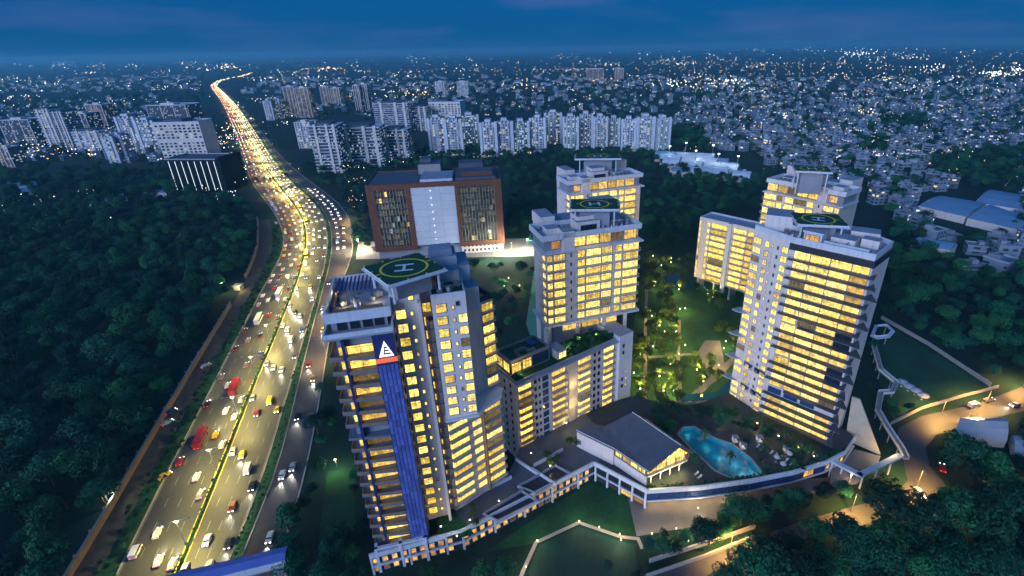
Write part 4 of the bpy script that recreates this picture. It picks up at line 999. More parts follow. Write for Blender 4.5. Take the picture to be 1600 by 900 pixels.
# T1 forecourt: white portal frame at the corner, lawn, lit stair, light wells and low walls
for u0 in (0.0, 6.6, 13.4):
    q = MB(); q.prism(TR(u0 - 1.0, u0 - .2, -1.6, 0.6), 0, ZD + 2.4); q.part('portal_post', M['paint2'], tP)
q = MB(); q.prism(TR(-1.0, 13.2, -1.5, -0.7), ZD + 1.6, ZD + 2.4); q.part('portal_beam', M['paint2'], tP)
q = MB(); q.face([(*p, ZD + .02) for p in (at(682, 800, ZD)[:2], at(705, 792, ZD)[:2], at(742, 835, ZD)[:2], at(712, 842, ZD)[:2], at(684, 838, ZD)[:2])][::-1]); q.part('deck_lawn', M['lawn'], tP)
q.f and None
for poly in ([(758, 805), (815, 770), (838, 785), (778, 815)], [(812, 762), (868, 730), (890, 742), (838, 772)]):
    g_ = [at(x, y, ZD)[:2] for x, y in poly]; q = MB(); q.prism(g_, ZD + .01, ZD + .06); q.part('light_well', M['dark'], tP)
    q = MB(); q.wallstrip(g_ if sum(g_[k][0] * g_[(k + 1) % 4][1] - g_[(k + 1) % 4][0] * g_[k][1] for k in range(4)) > 0 else g_[::-1], -0.4, ZD, ZD + 1.0, 0, True); q.part('well_kerb', M['slab'], tP)
for a_, c_ in (((760, 768), (800, 748)), ((830, 735), (868, 760)), ((805, 720), (842, 745)), ((835, 730), (880, 705))):
    p0, p1 = at(*a_, ZD)[:2], at(*c_, ZD)[:2]
    q = MB(); q.wallstrip([p0, p1], .5, ZD, ZD + 1.2); q.part('deck_wall', M['paint2'], tP)
for x, y, pw_ in ((700, 798, 160), (715, 845, 160), (690, 830, 100), (735, 820, 120), (905, 690, 160), (885, 668, 160), (830, 715, 60), (1150, 652, 260), (1182, 668, 260), (1215, 688, 260), (1246, 706, 260), (1270, 720, 200), (1128, 662, 160), (860, 735, 90), (780, 790, 60)):
    p = at(x, y, ZD); point('deck_light', (p[0], p[1], ZD + 2.2), pw_, (1, .76, .3), tP, 0.2)
    q = MB(); q.tube([(p[0], p[1], ZD), (p[0], p[1], ZD + 2.0)], .06, 5); q.part('bollard_post', M['dark'], tP)
    q = MB(); q.box(p[0] - .18, p[0] + .18, p[1] - .18, p[1] + .18, ZD + 2.0, ZD + 2.1, 0); q.part('bollard_head', M['lampw'], tP)

# pool
tW = thing('swimming_pool', 'turquoise lit swimming pool on the deck below the right tower', 'pool', (*pool[0], ZD))
q = MB(); n_ = len(pool)
pp = pool if sum(pool[k][0] * pool[(k + 1) % n_][1] - pool[(k + 1) % n_][0] * pool[k][1] for k in range(n_)) > 0 else pool[::-1]
for k in range(n_): q.face([(*pp[k], ZD), (*pp[(k + 1) % n_], ZD), (*pp[(k + 1) % n_], ZD - 1.7), (*pp[k], ZD - 1.7)])
q.face([(*p, ZD - 1.7) for p in pp]); q.part('basin', M['tile'], tW)
mw, n, l = _nt('pool_water'); n.clear()
o_ = n.new('ShaderNodeOutputMaterial'); tr = n.new('ShaderNodeBsdfTransparent'); gl = n.new('ShaderNodeBsdfGlossy'); mx = n.new('ShaderNodeMixShader')
tr.inputs[0].default_value = (0.55, 0.95, 0.97, 1); gl.inputs['Roughness'].default_value = 0.05
bp = n.new('ShaderNodeBump'); bp.inputs['Strength'].default_value = 0.3; l.new(_noise(n, l, 0.8, 3, _pos(n)), bp.inputs['Height']); l.new(bp.outputs[0], gl.inputs['Normal'])
mx.inputs[0].default_value = 0.07
l.new(tr.outputs[0], mx.inputs[1]); l.new(tr.outputs[0], mx.inputs[1]); l.new(gl.outputs[0], mx.inputs[2]); l.new(mx.outputs[0], o_.inputs[0])
M['water'] = mw
q = MB(); q.face([(*p, ZD - .12) for p in pp]); q.part('water', M['water'], tW)
q = MB(); q.wallstrip(pp, -0.5, ZD, ZD + .12, 0, True); q.part('coping', M['pave'], tW)
for x, y in ((1076, 676), (1105, 695), (1125, 712), (1150, 722), (1160, 738), (1175, 735)):
    p = at(x, y, ZD - .5); point('pool_light', p, 34, (.72, .97, 1.0), tW, 0.25)
q = MB(); q.wallstrip([at(x, y, ZD)[:2] for x, y in ((1092, 688), (1112, 681))], 1.2, ZD, ZD + .25); q.part('bridge', M['pave'], tW)
# sun loungers, parasols and cabanas around the pool
q = MB(); q.box(-.9, .4, -.33, .33, .28, .36); q.face([(.4, -.33, .36), (.4, .33, .36), (1.0, .33, .8), (1.0, -.33, .8)]); q.face([(.4, -.33, .30), (1.0, -.33, .74), (1.0, .33, .74), (.4, .33, .30)])
for x, y in ((-.8, -.28), (-.8, .22), (.7, -.28), (.7, .22)): q.box(x, x + .06, y, y + .06, 0, .3)
lounger_me = q.mesh('sun_lounger', M['shade'])
lsp = [(1205, 708), (1212, 712), (1220, 716), (1228, 721), (1236, 726), (1190, 702), (1244, 731), (1184, 698), (1050, 700), (1054, 706), (1093, 746), (1088, 741)]
for k, (x, y) in enumerate(lsp):
    p = at(x, y, ZD); o = inst('sun_lounger', lounger_me, None, p, R_(40 + rng.uniform(-8, 8)), .95)
    tag(o, 'white sun lounger in the row on the dark deck between pool and right tower' if k < 8 else ('white sun lounger at the left bank of the pool' if k < 10 else 'white sun lounger beside the clubhouse terrace, at the near end of the pool'), 'sun lounger', 'sun loungers round the pool')
def parasol(loc, r, label, group=None, m='shade', lit=0):
    t = thing('parasol', label, 'parasol', loc, group)
    q = MB(); n = 8
    for k in range(n):
        a0, a1 = 2 * math.pi * k / n, 2 * math.pi * (k + 1) / n
        q.face([(loc[0] + r * math.cos(a0), loc[1] + r * math.sin(a0), loc[2] + 2.5), (loc[0] + r * math.cos(a1), loc[1] + r * math.sin(a1), loc[2] + 2.5), (loc[0], loc[1], loc[2] + 3.3)])
        q.face([(loc[0] + r * math.cos(a0), loc[1] + r * math.sin(a0), loc[2] + 2.5), (loc[0] + r * math.cos(a1), loc[1] + r * math.sin(a1), loc[2] + 2.5), (loc[0] + r * math.cos(a1), loc[1] + r * math.sin(a1), loc[2] + 2.25), (loc[0] + r * math.cos(a0), loc[1] + r * math.sin(a0), loc[2] + 2.25)])
    q.part('canopy', M[m], t)
    q = MB(); q.tube([(loc[0], loc[1], loc[2]), (loc[0], loc[1], loc[2] + 3.25)], .05, 5); q.part('pole', M['steel'], t)
    q = MB(); q.tube([(loc[0], loc[1], loc[2]), (loc[0], loc[1], loc[2] + .12)], .4, 8); q.part('base', M['kerb'], t)
    if lit: point('parasol_light', (loc[0], loc[1], loc[2] + 2.1), lit, (1, .95, .85), t, .2)
    return t
for k, (x, y, s) in enumerate(((1212, 722, 'nearest the pool edge'), (1222, 733, 'closest to the podium parapet'), (1232, 717, 'at the foot of the right tower'))):
    parasol(at(x, y, ZD), 1.0, 'small white parasol on the loungers deck, the one ' + s, 'parasols on the pool deck', lit=12)
q_spots = (('second', 1418.5, 610.5), ('third', 1429, 617), ('first', 1408, 603.5), ('last', 1440, 624.5))
for k, (wd, x, y) in enumerate(q_spots):
    parasol(at(x, y, 0), 2.3, 'large white garden parasol below the raised walkway, %s in the row from the walkway' % wd, 'row of white parasols on the meadow', lit=50)
for k, (x, y, w_) in enumerate(((1148, 690, 'nearest the round end of the pool'), (1160, 700, 'beside the middle of the pool'), (1186, 690, 'by the planting under the right tower'), (1228, 706, 'farthest along the deck'))):
    p = at(x, y, ZD); t = thing('cabana', 'small canvas cabana with white curtains, ' + w_, 'cabana', p, 'poolside cabanas')
    for dx in (-.9, .9):
        for dy in (-.9, .9):
            q = MB(); q.box(p[0] + dx - .05, p[0] + dx + .05, p[1] + dy - .05, p[1] + dy + .05, ZD, ZD + 2.2); q.part('post', M['wood'], t)
    q = MB(); q.box(p[0] - 1.0, p[0] + 1.0, p[1] - 1.0, p[1] + 1.0, ZD + 2.2, ZD + 2.35); q.part('roof', M['grey'], t)
    q = MB(); q.box(p[0] - .85, p[0] + .85, p[1] + .8, p[1] + .88, ZD + .3, ZD + 2.15); q.part('curtain', M['shade'], t)
    q = MB(); q.box(p[0] - .8, p[0] + .8, p[1] - .75, p[1] + .7, ZD, ZD + .5); q.part('daybed', M['shade'], t)
    point('cabana_light', (p[0], p[1], ZD + 2.0), 35, (1, .8, .5), t, .15)

# clubhouse with folded roof and lit gable
cA, cB, cC, cD = [at(x, y, 14.6) for x, y in ((900.5, 672), (959, 700.5), (1014, 737), (1083, 708))]
cAp, cE = at(1064, 696, 19.0), at(988, 644, 19.0)
cN = at(945, 666, 15.5); cF = at(1010, 655, 14.6)
tH = thing('clubhouse', 'dark-roofed clubhouse with glowing timber gable above the pool deck', 'building', (cB[0] + 6, cB[1] + 6, ZD))
q = MB(); q.face([cB, cC, cAp, cE, cN]); q.face([cA, cB, cN, at(920, 660, 15.0)]); q.face([cAp, cD, cF, cE])
for a_, c_ in ((cA, cB), (cB, cC), (cC, cAp), (cAp, cD), (cD, cF)): q.face([a_, c_, (c_[0], c_[1], c_[2] - .55), (a_[0], a_[1], a_[2] - .55)])
q.part('roof', M['roofd'], tH)
q = MB(); 
for a_, c_ in ((cA, cB), (cB, cC), (cE, cAp), (cD, cF)): q.tube([(a_[0], a_[1], a_[2] + .05), (c_[0], c_[1], c_[2] + .05)], .16, 4)
q.part('roof_trim', M['paint2'], tH)
# walls set in from the eaves
def inn(p, t=0.06): 
    t = t * .55
    return _inn(p, t)
def _inn(p, t): 
    c = (cN[0] + 8, cN[1] - 3); return (p[0] + (c[0] - p[0]) * t, p[1] + (c[1] - p[1]) * t)
q = MB(); q.prism([inn(cA, .02), inn(cB, .02), inn(cN, .0), (cN[0] - 3, cN[1] + 2)], ZD, 13.6); q.part('side_wall', M['paint'], tH)
w0, w1, w2, w3 = inn(cB, .1), inn(cC, .12), inn(cD, .12), inn(cF, .06)
q = MB(); q.prism([w0, w1, ((w1[0] + w0[0]) / 2 + 7, (w1[1] + w0[1]) / 2 + 5), w3, (cN[0], cN[1])], ZD, 10.6); q.part('lower_wall', M['paint'], tH)
q = MB(); q.prism([w0, w1, w2, w3, (cN[0], cN[1])], 10.6, 11.0); q.part('floor_slab', M['paint2'], tH)
ins0, ins1, ins2 = inn(cB, .2), inn(cC, .2), inn(cD, .2)
q = MB(); q.prism([ins0, ins1, ins2, w3, (cN[0], cN[1])], 11.0, 13.8); q.part('upper_room', M['wood'], tH)
for a_, c_, n_ in ((w0, w1, 18), (w1, w2, 18)):
    for j in range(n_ + 1):
        x, y = a_[0] + (c_[0] - a_[0]) * j / n_, a_[1] + (c_[1] - a_[1]) * j / n_
        q = MB(); q.box(x - .07, x + .07, y - .07, y + .07, 11.0, 14.2); q.part('slat', M['wood'], tH)
L_ = math.hypot(ins1[0] - ins0[0], ins1[1] - ins0[1])
facade(tH, ins0, ins1, [11.0], [('win', L_ / 4 * j + .2, L_ / 4 * (j + 1) - .2, {'h': 2.4, 'sill': .3, 'key': 'win'}) for j in range(4)])
L_ = math.hypot(ins2[0] - ins1[0], ins2[1] - ins1[1])
facade(tH, ins1, ins2, [11.0], [('win', L_ / 4 * j + .2, L_ / 4 * (j + 1) - .2, {'h': 2.2, 'sill': .3, 'key': 'win'}) for j in range(4)])
# glowing gable infill and rafters
g1, g2, g3 = (w1[0], w1[1], 14.2), (w2[0], w2[1], 14.2), (cAp[0] - .6, cAp[1] + .5, 18.3)
q = MB(); q.face([g1, g2, g3]); o = q.part('gable_glass', M['win'], tH)
for j in range(1, 9):
    t_ = j / 9; x, y = g1[0] + (g2[0] - g1[0]) * t_, g1[1] + (g2[1] - g1[1]) * t_
    tp = (math.hypot(g3[0] - g1[0], g3[1] - g1[1])) / math.hypot(g2[0] - g1[0], g2[1] - g1[1])
    zz_ = 14.2 + 4.0 * (t_ / tp if t_ < tp else max(0, (1 - t_) / (1 - tp)))
    q = MB(); q.box(x - .1, x + .1, y - .2, y - .02, 14.2, max(14.5, zz_)); q.part('gable_mullion', M['wood'], tH)
q = MB(); q.tube([(g1[0] - .3, g1[1] - .5, 14.1), (g3[0], g3[1] - .6, 18.4)], .2, 4); q.tube([(g3[0], g3[1] - .6, 18.4), (g2[0] + .3, g2[1] - .3, 14.1)], .2, 4); q.part('gable_rafter', M['wood'], tH)
for j in range(4):
    t_ = (j + .6) / 4.3; x, y = w1[0] + (w2[0] - w1[0]) * t_, w1[1] + (w2[1] - w1[1]) * t_
    point('loggia_light', (x + .5, y - .9, 9.4), 260, (1, .76, .28), tH, .2)
    q = MB(); q.tube([(x - .4, y + .4, ZD), (x - .4, y + .4, 10.6)], .2, 8); q.part('column', M['paint2'], tH)
point('gable_light', (g3[0] - 2.5, g3[1] - 2.2, 15.4), 330, (1, .7, .24), tH, .2)

# entrance canopy and driveway by the right tower
tE = thing('entrance_canopy', 'pale blue angular entrance canopy over the driveway at the podium end', 'canopy', at(1343, 735, 0))
e0, e1, e2 = at(1299, 721, 7), at(1346, 745, 7), at(1412, 713, 7)
for a_, c_ in ((e0, e1), (e1, e2)):
    L_ = math.hypot(c_[0] - a_[0], c_[1] - a_[1]); d_ = ((c_[0] - a_[0]) / L_, (c_[1] - a_[1]) / L_)
    q = MB(); q.rbox(a_, d_, L_, 1.9, 6.3, 7.0, 0, 1); q.part('roof_beam', [M['paint2'], M['panelw']], tE)
    for j in range(3):
        x, y = a_[0] + d_[0] * L_ * (j + .3) / 3, a_[1] + d_[1] * L_ * (j + .3) / 3 + .9
        q = MB(); q.tube([(x, y, 0), (x, y, 6.3)], .28, 8); q.part('column', M['paint2'], tE)
q = MB(); q.prism([at(1299, 751, 3.5)[:2], at(1343, 744, 3.5)[:2], at(1376, 712, 3.5)[:2], at(1336, 702, 3.5)[:2], at(1302, 725, 3.5)[:2]], 0, 3.5, 0, 1); q.part('driveway_slab', [M['slab'], M['plaza']], tE)
point('canopy_light', (e1[0] - 2, e1[1] + 2, 5.6), 120, (1, .8, .5), tE, .2)

# raised walkway through the meadow
wk = [at(x, y, 5)[:2] for x, y in ((1362, 540), (1372, 577), (1396, 597), (1390, 610), (1372, 611), (1367, 640), (1383, 668), (1404, 700), (1411, 715))]
tK = thing('raised_walkway', 'pale raised footpath zigzagging above the meadow behind the right tower', 'walkway', (*wk[4], 0))
q = MB(); q.wallstrip(wk, 1.9, 4.4, 4.8); q.part('deck', M['pave'], tK)
q = MB(); q.wallstrip(wk, .12, 4.8, 5.8); q.part('railing', M['paint2'], tK)
q = MB(); q.wallstrip(offset(wk, 1.8), .12, 4.8, 5.8); q.part('railing', M['paint2'], tK)
for (x, y, a) in resample(offset(wk, .9), 7.0):
    q = MB(); q.tube([(x, y, 0), (x, y, 4.4)], .22, 6); q.part('post', M['kerb'], tK)
lk = [at(x, y, 5)[:2] for x, y in ((1366, 524), (1372, 509), (1385, 508), (1393, 516), (1386, 524), (1370, 526))]
tV = thing('viewing_deck', 'small blue-grey loop-shaped lookout deck at the far end of the walkway', 'deck', (*lk[0], 0))
q = MB(); q.wallstrip(lk, 1.5, 4.4, 4.8, 0, True); q.part('deck', M['paint2'], tV)
q = MB(); q.wallstrip(lk, .12, 4.8, 5.7, 0, True); q.part('railing', M['paint2'], tV)
for p in lk[::2]: q = MB(); q.tube([(*p, 0), (*p, 4.4)], .25, 6); q.part('post', M['kerb'], tV)
def lowwall(label, pts, h=1.8, w=.4, m='kerb'):
    r_ = thing('boundary_wall', label, 'wall', (*pts[0], 0))
    q = MB(); q.wallstrip(pts, w, 0, h); q.part('wall_run', M[m], r_)
    q = MB(); q.wallstrip(offset(pts, -.06), w + .12, h, h + .12); q.part('coping', M['kerb'], r_)
lowwall('straight pale boundary wall between the meadow and the dark wood', G([(1376, 498), (1450, 540), (1546, 604)]))
lowwall('low wall along the bend of the side road below the meadow', G([(1392, 664), (1440, 640), (1500, 622), (1560, 606)]), 1.2)
lowwall('low retaining wall beside the lower road at the bottom', G([(1015, 880), (1110, 850), (1180, 826)]), 1.4)
lowwall('second low wall nearer the camera along the lower road', G([(1010, 903), (1100, 872), (1180, 840)]), 1.0)

# tent hall and small blue roofed sheds at the right edge
def gable(name, label, cat, pts, z0, z1, m, wallm='paint', group=None):
    (a, b_, c, d) = pts
    t = thing(name, label, cat, (*a, 0), group)
    q = MB(); q.prism([a, b_, c, d], 0, z0); q.part('wall', M[wallm], t)
    r0 = ((a[0] + d[0]) / 2, (a[1] + d[1]) / 2, z1); r1 = ((b_[0] + c[0]) / 2, (b_[1] + c[1]) / 2, z1)
    m0, m1 = [((a[0] * .78 + d[0] * .22), (a[1] * .78 + d[1] * .22), z0 + (z1 - z0) * .7), ((b_[0] * .78 + c[0] * .22), (b_[1] * .78 + c[1] * .22), z0 + (z1 - z0) * .7)]
    m2, m3 = [((a[0] * .22 + d[0] * .78), (a[1] * .22 + d[1] * .78), z0 + (z1 - z0) * .7), ((b_[0] * .22 + c[0] * .78), (b_[1] * .22 + c[1] * .78), z0 + (z1 - z0) * .7)]
    q = MB(); q.face([(*a, z0), (*b_, z0), m1, m0]); q.face([m0, m1, r1, r0]); q.face([r0, r1, m3, m2]); q.face([m2, m3, (*c, z0), (*d, z0)]); q.face([(*a, z0), m0, r0, m2, (*d, z0)]); q.face([(*b_, z0), (*c, z0), m3, r1, m1])
    q.part('roof', M[m], t)
    return t
gable('tent_hall', 'white vaulted tent hall among trees beside the side road', 'tent', G([(1484, 692), (1568, 700), (1560, 668), (1496, 668)]), 4.0, 7.5, 'shade')
gable('shed', 'small blue-roofed shed at the right edge below the tent hall', 'shed', G([(1580, 722), (1640, 715), (1620, 685), (1575, 692)]), 3.5, 5.2, 'panelw')

# ================================================================== BROWN OFFICE BLOCK
tB = thing('office_block', 'brown framed office block with blank white centre panel and dark finned wings', 'building', (-82, 346, 0))
B0, B1 = (-127.0, 340.2), (-36.6, 353.2)
LB = math.hypot(B1[0] - B0[0], B1[1] - B0[1]); dBb = ((B1[0] - B0[0]) / LB, (B1[1] - B0[1]) / LB); nBb = (-dBb[1], dBb[0]); rBb = math.atan2(dBb[1], dBb[0])
def BP(a, b_): return (B0[0] + dBb[0] * a + nBb[0] * b_, B0[1] + dBb[1] * a + nBb[1] * b_)
def BPR(a0, a1, b0, b1): return [BP(a0, b0), BP(a1, b0), BP(a1, b1), BP(a0, b1)]
wallpart(tB, BPR(0.4, LB - .4, 1.2, 44), 8, 52.6, 'dark', 'roofd')
for (a0, a1) in ((0, 5.4), (25.8, 28.8), (59, 61.6), (86.4, LB)):
    q = MB(); q.prism(BPR(a0, a1, 0, 1.19), 6, 53.6); q.part('frame_pier', M['brown'], tB)
for a0, a1, z_ in ((5.4, 25.8, 49.6), (28.8, 59, 50.6), (61.6, 86.4, 49.6)):
    q = MB(); q.prism(BPR(a0, a1, 0, 1.18), z_, 53.6); q.part('frame_beam', M['brown'], tB)
for a0, a1 in ((5.4, 25.8), (61.6, 86.4)):
    q = MB(); q.prism(BPR(a0, a1, 0, 1.17), 6, 9.4); q.part('frame_sill', M['brown'], tB)
q = MB(); q.prism(BPR(-0.1, 0.38, 1.2, 44), 6, 53.6); q.prism(BPR(LB - .38, LB + .1, 1.2, 44), 6, 53.6); q.part('side_cladding', M['brown'], tB)
pm = MB(); pm.box(.04, 10.0, -.3, 0, .04, 5.2); pmE = pm.mesh('panel', M['panelw'])
for r_ in range(8):
    for c_ in range(3): inst('panel', pmE, tB, (*BP(28.85 + c_ * 10.05, 1.15), 8.6 + r_ * 5.25), rBb)
    q = MB(); p_ = BP(42.6 + r_ * .0, .72); q.box(p_[0] - .45, p_[0] + .45, p_[1] - .3, p_[1], 12.4 + r_ * 5.0, 13.2 + r_ * 5.0); q.part('wall_light', M['strip'], tB)
for (a0, a1, nb) in ((5.4, 25.8, 10), (61.6, 86.4, 12)):
    for f_ in range(9):
        for j in range(nb):
            w_ = (a1 - a0) / nb
            inst('window', window_mesh(w_ - .5, 3.4, 'wind' if rng.random() < .94 else ('wing' if rng.random() < .5 else 'winc'), 'fin', 3), tB, (*BP(a0 + j * w_ + .25, 1.18), 9.9 + f_ * 4.4), rBb)
    fm = MB(); fm.box(-.14, .14, -1.0, 0, 9.4, 49.6); fmE = fm.mesh('fin', M['kerb'])
    for j in range(nb + 1): inst('fin', fmE, tB, (*BP(a0 + (a1 - a0) * j / nb, 1.18), 0), rBb)
wallpart(tB, BPR(60, LB - 1, 1.6, 40), 0, 8, 'paint', 'roof', 'base_wall')
wallpart(tB, BPR(1, 60, 3.6, 40), 0, 8, 'grey', 'roof', 'base_wall')
facade(tB, BP(60, 1.6), BP(LB - 1, 1.6), [.6, 4.2], [('win', 1.4 + 2.9 * j, 2.9 + 2.9 * j, {'h': 2.0, 'sill': .6, 'key': 'glass', 'frame': 'paint'}) for j in range(9)])
parapet(tB, BPR(0, LB, 1.2, 44), 52.6, 1.2, .5, 'brown')
for (a0, a1, b0, b1, h, m_) in ((1.5, 34, 3, 40, .6, 'roofd'), (36, 58, 4, 30, 2.4, 'paint2'), (33, 49, 30, 46, 7.5, 'pave'), (34, 42, 38, 50, 10, 'roofd'), (60, 88, 5, 38, 2.0, 'roofd'), (64, 86, 10, 24, 5.0, 'brown'), (62, 80, 36, 50, 6, 'roofd')):
    q = MB(); q.prism(BPR(a0, a1, b0, b1), 52.6, 52.6 + h, 0, 1); q.part('roof_plant', [M[m_], M['roofd'] if m_ != 'paint2' else M['roof']], tB)
# floodlights on the yards beside it
for (x, y, pw_) in ((562, 392, 16000), (800, 398, 18000), (770, 408, 12000), (825, 392, 9000)):
    p = at(x, y); t = thing('floodlight', 'yard floodlight on a mast %s' % {562: 'left of the brown office block', 800: 'at the right foot of the brown office block', 770: 'in front of the pale base of the brown office block', 825: 'farthest right in the yard toward the middle tower'}[x], 'floodlight', p)
    q = MB(); q.tube([p, (p[0], p[1], 9)], .12, 6, 0, .08); q.part('mast', M['steel'], t)
    q = MB(); q.box(p[0] - .4, p[0] + .4, p[1] - .3, p[1] + .3, 9, 9.25); q.part('lamp_head', M['lampw'], t)
    point('flood_light', (p[0], p[1] - .1, 8.8), pw_, (1, .93, .62), t, .3)

# ================================================================== ROOFED FOOTBRIDGE at the bottom left
f0, f1 = (-140.0, 81.5), (-77.9, 99.6)
LF = math.hypot(f1[0] - f0[0], f1[1] - f0[1]); dF = ((f1[0] - f0[0]) / LF, (f1[1] - f0[1]) / LF); nF = (-dF[1], dF[0])
tF = thing('footbridge', 'blue-roofed steel footbridge across the highway at the bottom edge', 'footbridge', (*f0, 0))
def FP(a, b_): return (f0[0] + dF[0] * a + nF[0] * b_, f0[1] + dF[1] * a + nF[1] * b_)
def FPR(a0, a1, b0, b1): return [FP(a0, b0), FP(a1, b0), FP(a1, b1), FP(a0, b1)]
q = MB(); q.prism(FPR(0, LF, -3.6, 0), 5.4, 5.8); q.part('deck', M['slab'], tF)
q = MB(); q.v = [(*FP(-1, -4.1), 8.7), (*FP(LF + .8, -4.1), 8.7), (*FP(LF + .8, -1.8), 9.3), (*FP(-1, -1.8), 9.3), (*FP(LF + .8, .6), 8.7), (*FP(-1, .6), 8.7)]
q.f = [(0, 1, 2, 3), (3, 2, 4, 5)]; q.m = [0, 0]; q.part('roof', M['blue'], tF)
q = MB(); q.prism(FPR(-1, LF + .8, -4.16, -4.1), 7.6, 8.72); q.part('fascia', M['paint2'], tF)
for k in range(16):
    a = LF * k / 15
    for b_ in (-3.5, -.2): q = MB(); p = FP(a, b_); q.box(p[0] - .1, p[0] + .1, p[1] - .1, p[1] + .1, 5.8, 8.8); q.part('post', M['paint2'], tF)
q = MB(); q.prism(FPR(0, LF, -.12, -.04), 5.8, 6.9); q.prism(FPR(0, LF, -3.56, -3.48), 5.8, 6.9); q.part('railing', M['panelw'], tF)
for a in (LF - 1.2, LF * .47, 2):
    q = MB(); q.prism(FPR(a - .5, a + .5, -2.4, -1.2), 0, 5.4); q.part('pillar', M['kerb'], tF)
for k in range(14):
    q = MB(); q.prism(FPR(LF - 2.9, LF - .2, -4 - k * .42 - .42, -4 - k * .42), 5.4 - .38 * (k + 1), 5.6 - .38 * k - .25); q.part('step', M['kerb'], tF)

# ================================================================== STREET LAMPS
WARM = (1.0, 0.79, 0.23)
ORD = ['nearest', 'second', 'third', 'fourth', 'fifth', 'sixth', 'seventh', 'eighth', 'ninth', 'tenth', 'eleventh', 'twelfth']
def ordn(k):
    if k < 12: return ORD[k]
    s = 'th' if 10 <= (k + 1) % 100 <= 20 else {1: 'st', 2: 'nd', 3: 'rd'}.get((k + 1) % 10, 'th')
    return '%d%s' % (k + 1, s)
LH = 11.0
q = MB(); q.tube([(0, 0, .2), (0, 0, LH)], .14, 6, 0, .08); pole_me = q.mesh('pole', M['steel'])
q = MB(); q.tube([(0, 0, LH - .1), (0, 1.4, LH + .45), (0, 3.0, LH + .55)], .06, 5); arm_me = q.mesh('arm', M['steel'])
q = MB(); q.box(-.16, .16, -.45, .45, -.02, .12, 0); q.face([(-.15, -.42, -.03), (-.15, .42, -.03), (.15, .42, -.03), (.15, -.42, -.03)], 1); head_me = q.mesh('lamp_head', [M['steel'], M['lampy']])
lamp_data = bpy.data.lights.new('highway_lamp', 'SPOT'); lamp_data.energy = 16000; lamp_data.color = WARM; lamp_data.shadow_soft_size = .35; lamp_data.spot_size = R_(158); lamp_data.spot_blend = .55
lamp_far = bpy.data.lights.new('far_highway_lamp', 'SPOT'); lamp_far.energy = 48000; lamp_far.color = WARM; lamp_far.shadow_soft_size = .6; lamp_far.spot_size = R_(160); lamp_far.spot_blend = .5
def street_lamp(x, y, a, label, group, data, double=True, sc=1.0):
    t = thing('street_lamp', label, 'street lamp', (x, y, 0), group); t.rotation_euler[2] = a; t.scale = (sc, sc, sc)
    def ch(nm, d, loc=(0, 0, 0), rz=0.0):
        o = bpy.data.objects.new(nm, d); COL.objects.link(o); o.parent = t; o.location = loc; o.rotation_euler[2] = rz; return o
    ch('pole', pole_me)
    for s in ((1, -1) if double else (1,)):
        ar_ = ch('arm', arm_me, rz=0 if s > 0 else math.pi); ch('lamp_head', head_me, (0, 3.3, LH + .52)).parent = ar_
    ch('lamp_light', data, (0, 0 if double else 2.5, LH + .3))
mid = resample(eME, 1.0)
pos, k = 104.0, 0
while pos < len(mid) and mid[int(pos)][1] < 2450:
    x, y, a = mid[int(pos)]
    street_lamp(x, y, a, 'double-armed street lamp on the highway median, %s from the footbridge' % ordn(k), 'street lamps along the median', lamp_data if y < 520 else lamp_far)
    pos += 31 if y < 520 else (62 if y < 900 else 120); k += 1
srv = resample(eSR, 1.0)
lamp_srv = bpy.data.lights.new('service_lamp', 'SPOT'); lamp_srv.energy = 9000; lamp_srv.color = (1.0, .60, .22); lamp_srv.shadow_soft_size = .35; lamp_srv.spot_size = R_(150); lamp_srv.spot_blend = .6
for k, y_ in enumerate((212, 248, 285, 325, 365, 405, 440)):
    x, y, a = min(srv, key=lambda p: abs(p[1] - y_) + (0 if p[0] < -50 else 999))
    street_lamp(x + .8, y, a + 0.0, 'single-armed lamp on the right kerb of the service road, %s from the camera' % ordn(k), 'lamps along the service road', lamp_srv, False)
lamp_side = bpy.data.lights.new('side_lamp', 'SPOT'); lamp_side.energy = 13000; lamp_side.color = (1.0, .52, .13); lamp_side.shadow_soft_size = .3; lamp_side.spot_size = R_(150); lamp_side.spot_blend = .6
for k, (px, py, w_) in enumerate(((1598, 606, 'at the right edge where the side road leaves the picture'), (1540, 632, 'beside the parked van on the side road'), (1470, 650, 'at the bend of the side road'), (1432, 762, 'at the road junction by the entrance canopy'), (1330, 800, 'on the yellow lit verge below the canopy'), (1140, 862, 'at the lower road, farthest to the left'), (1505, 672, 'in front of the tent hall'), (1560, 770, 'inside the trees at the right edge'))):
    x, y, _ = at(px, py); street_lamp(x, y, R_(100 + 20 * k), 'street lamp ' + w_, 'lamps along the side road', lamp_side, False, .72)
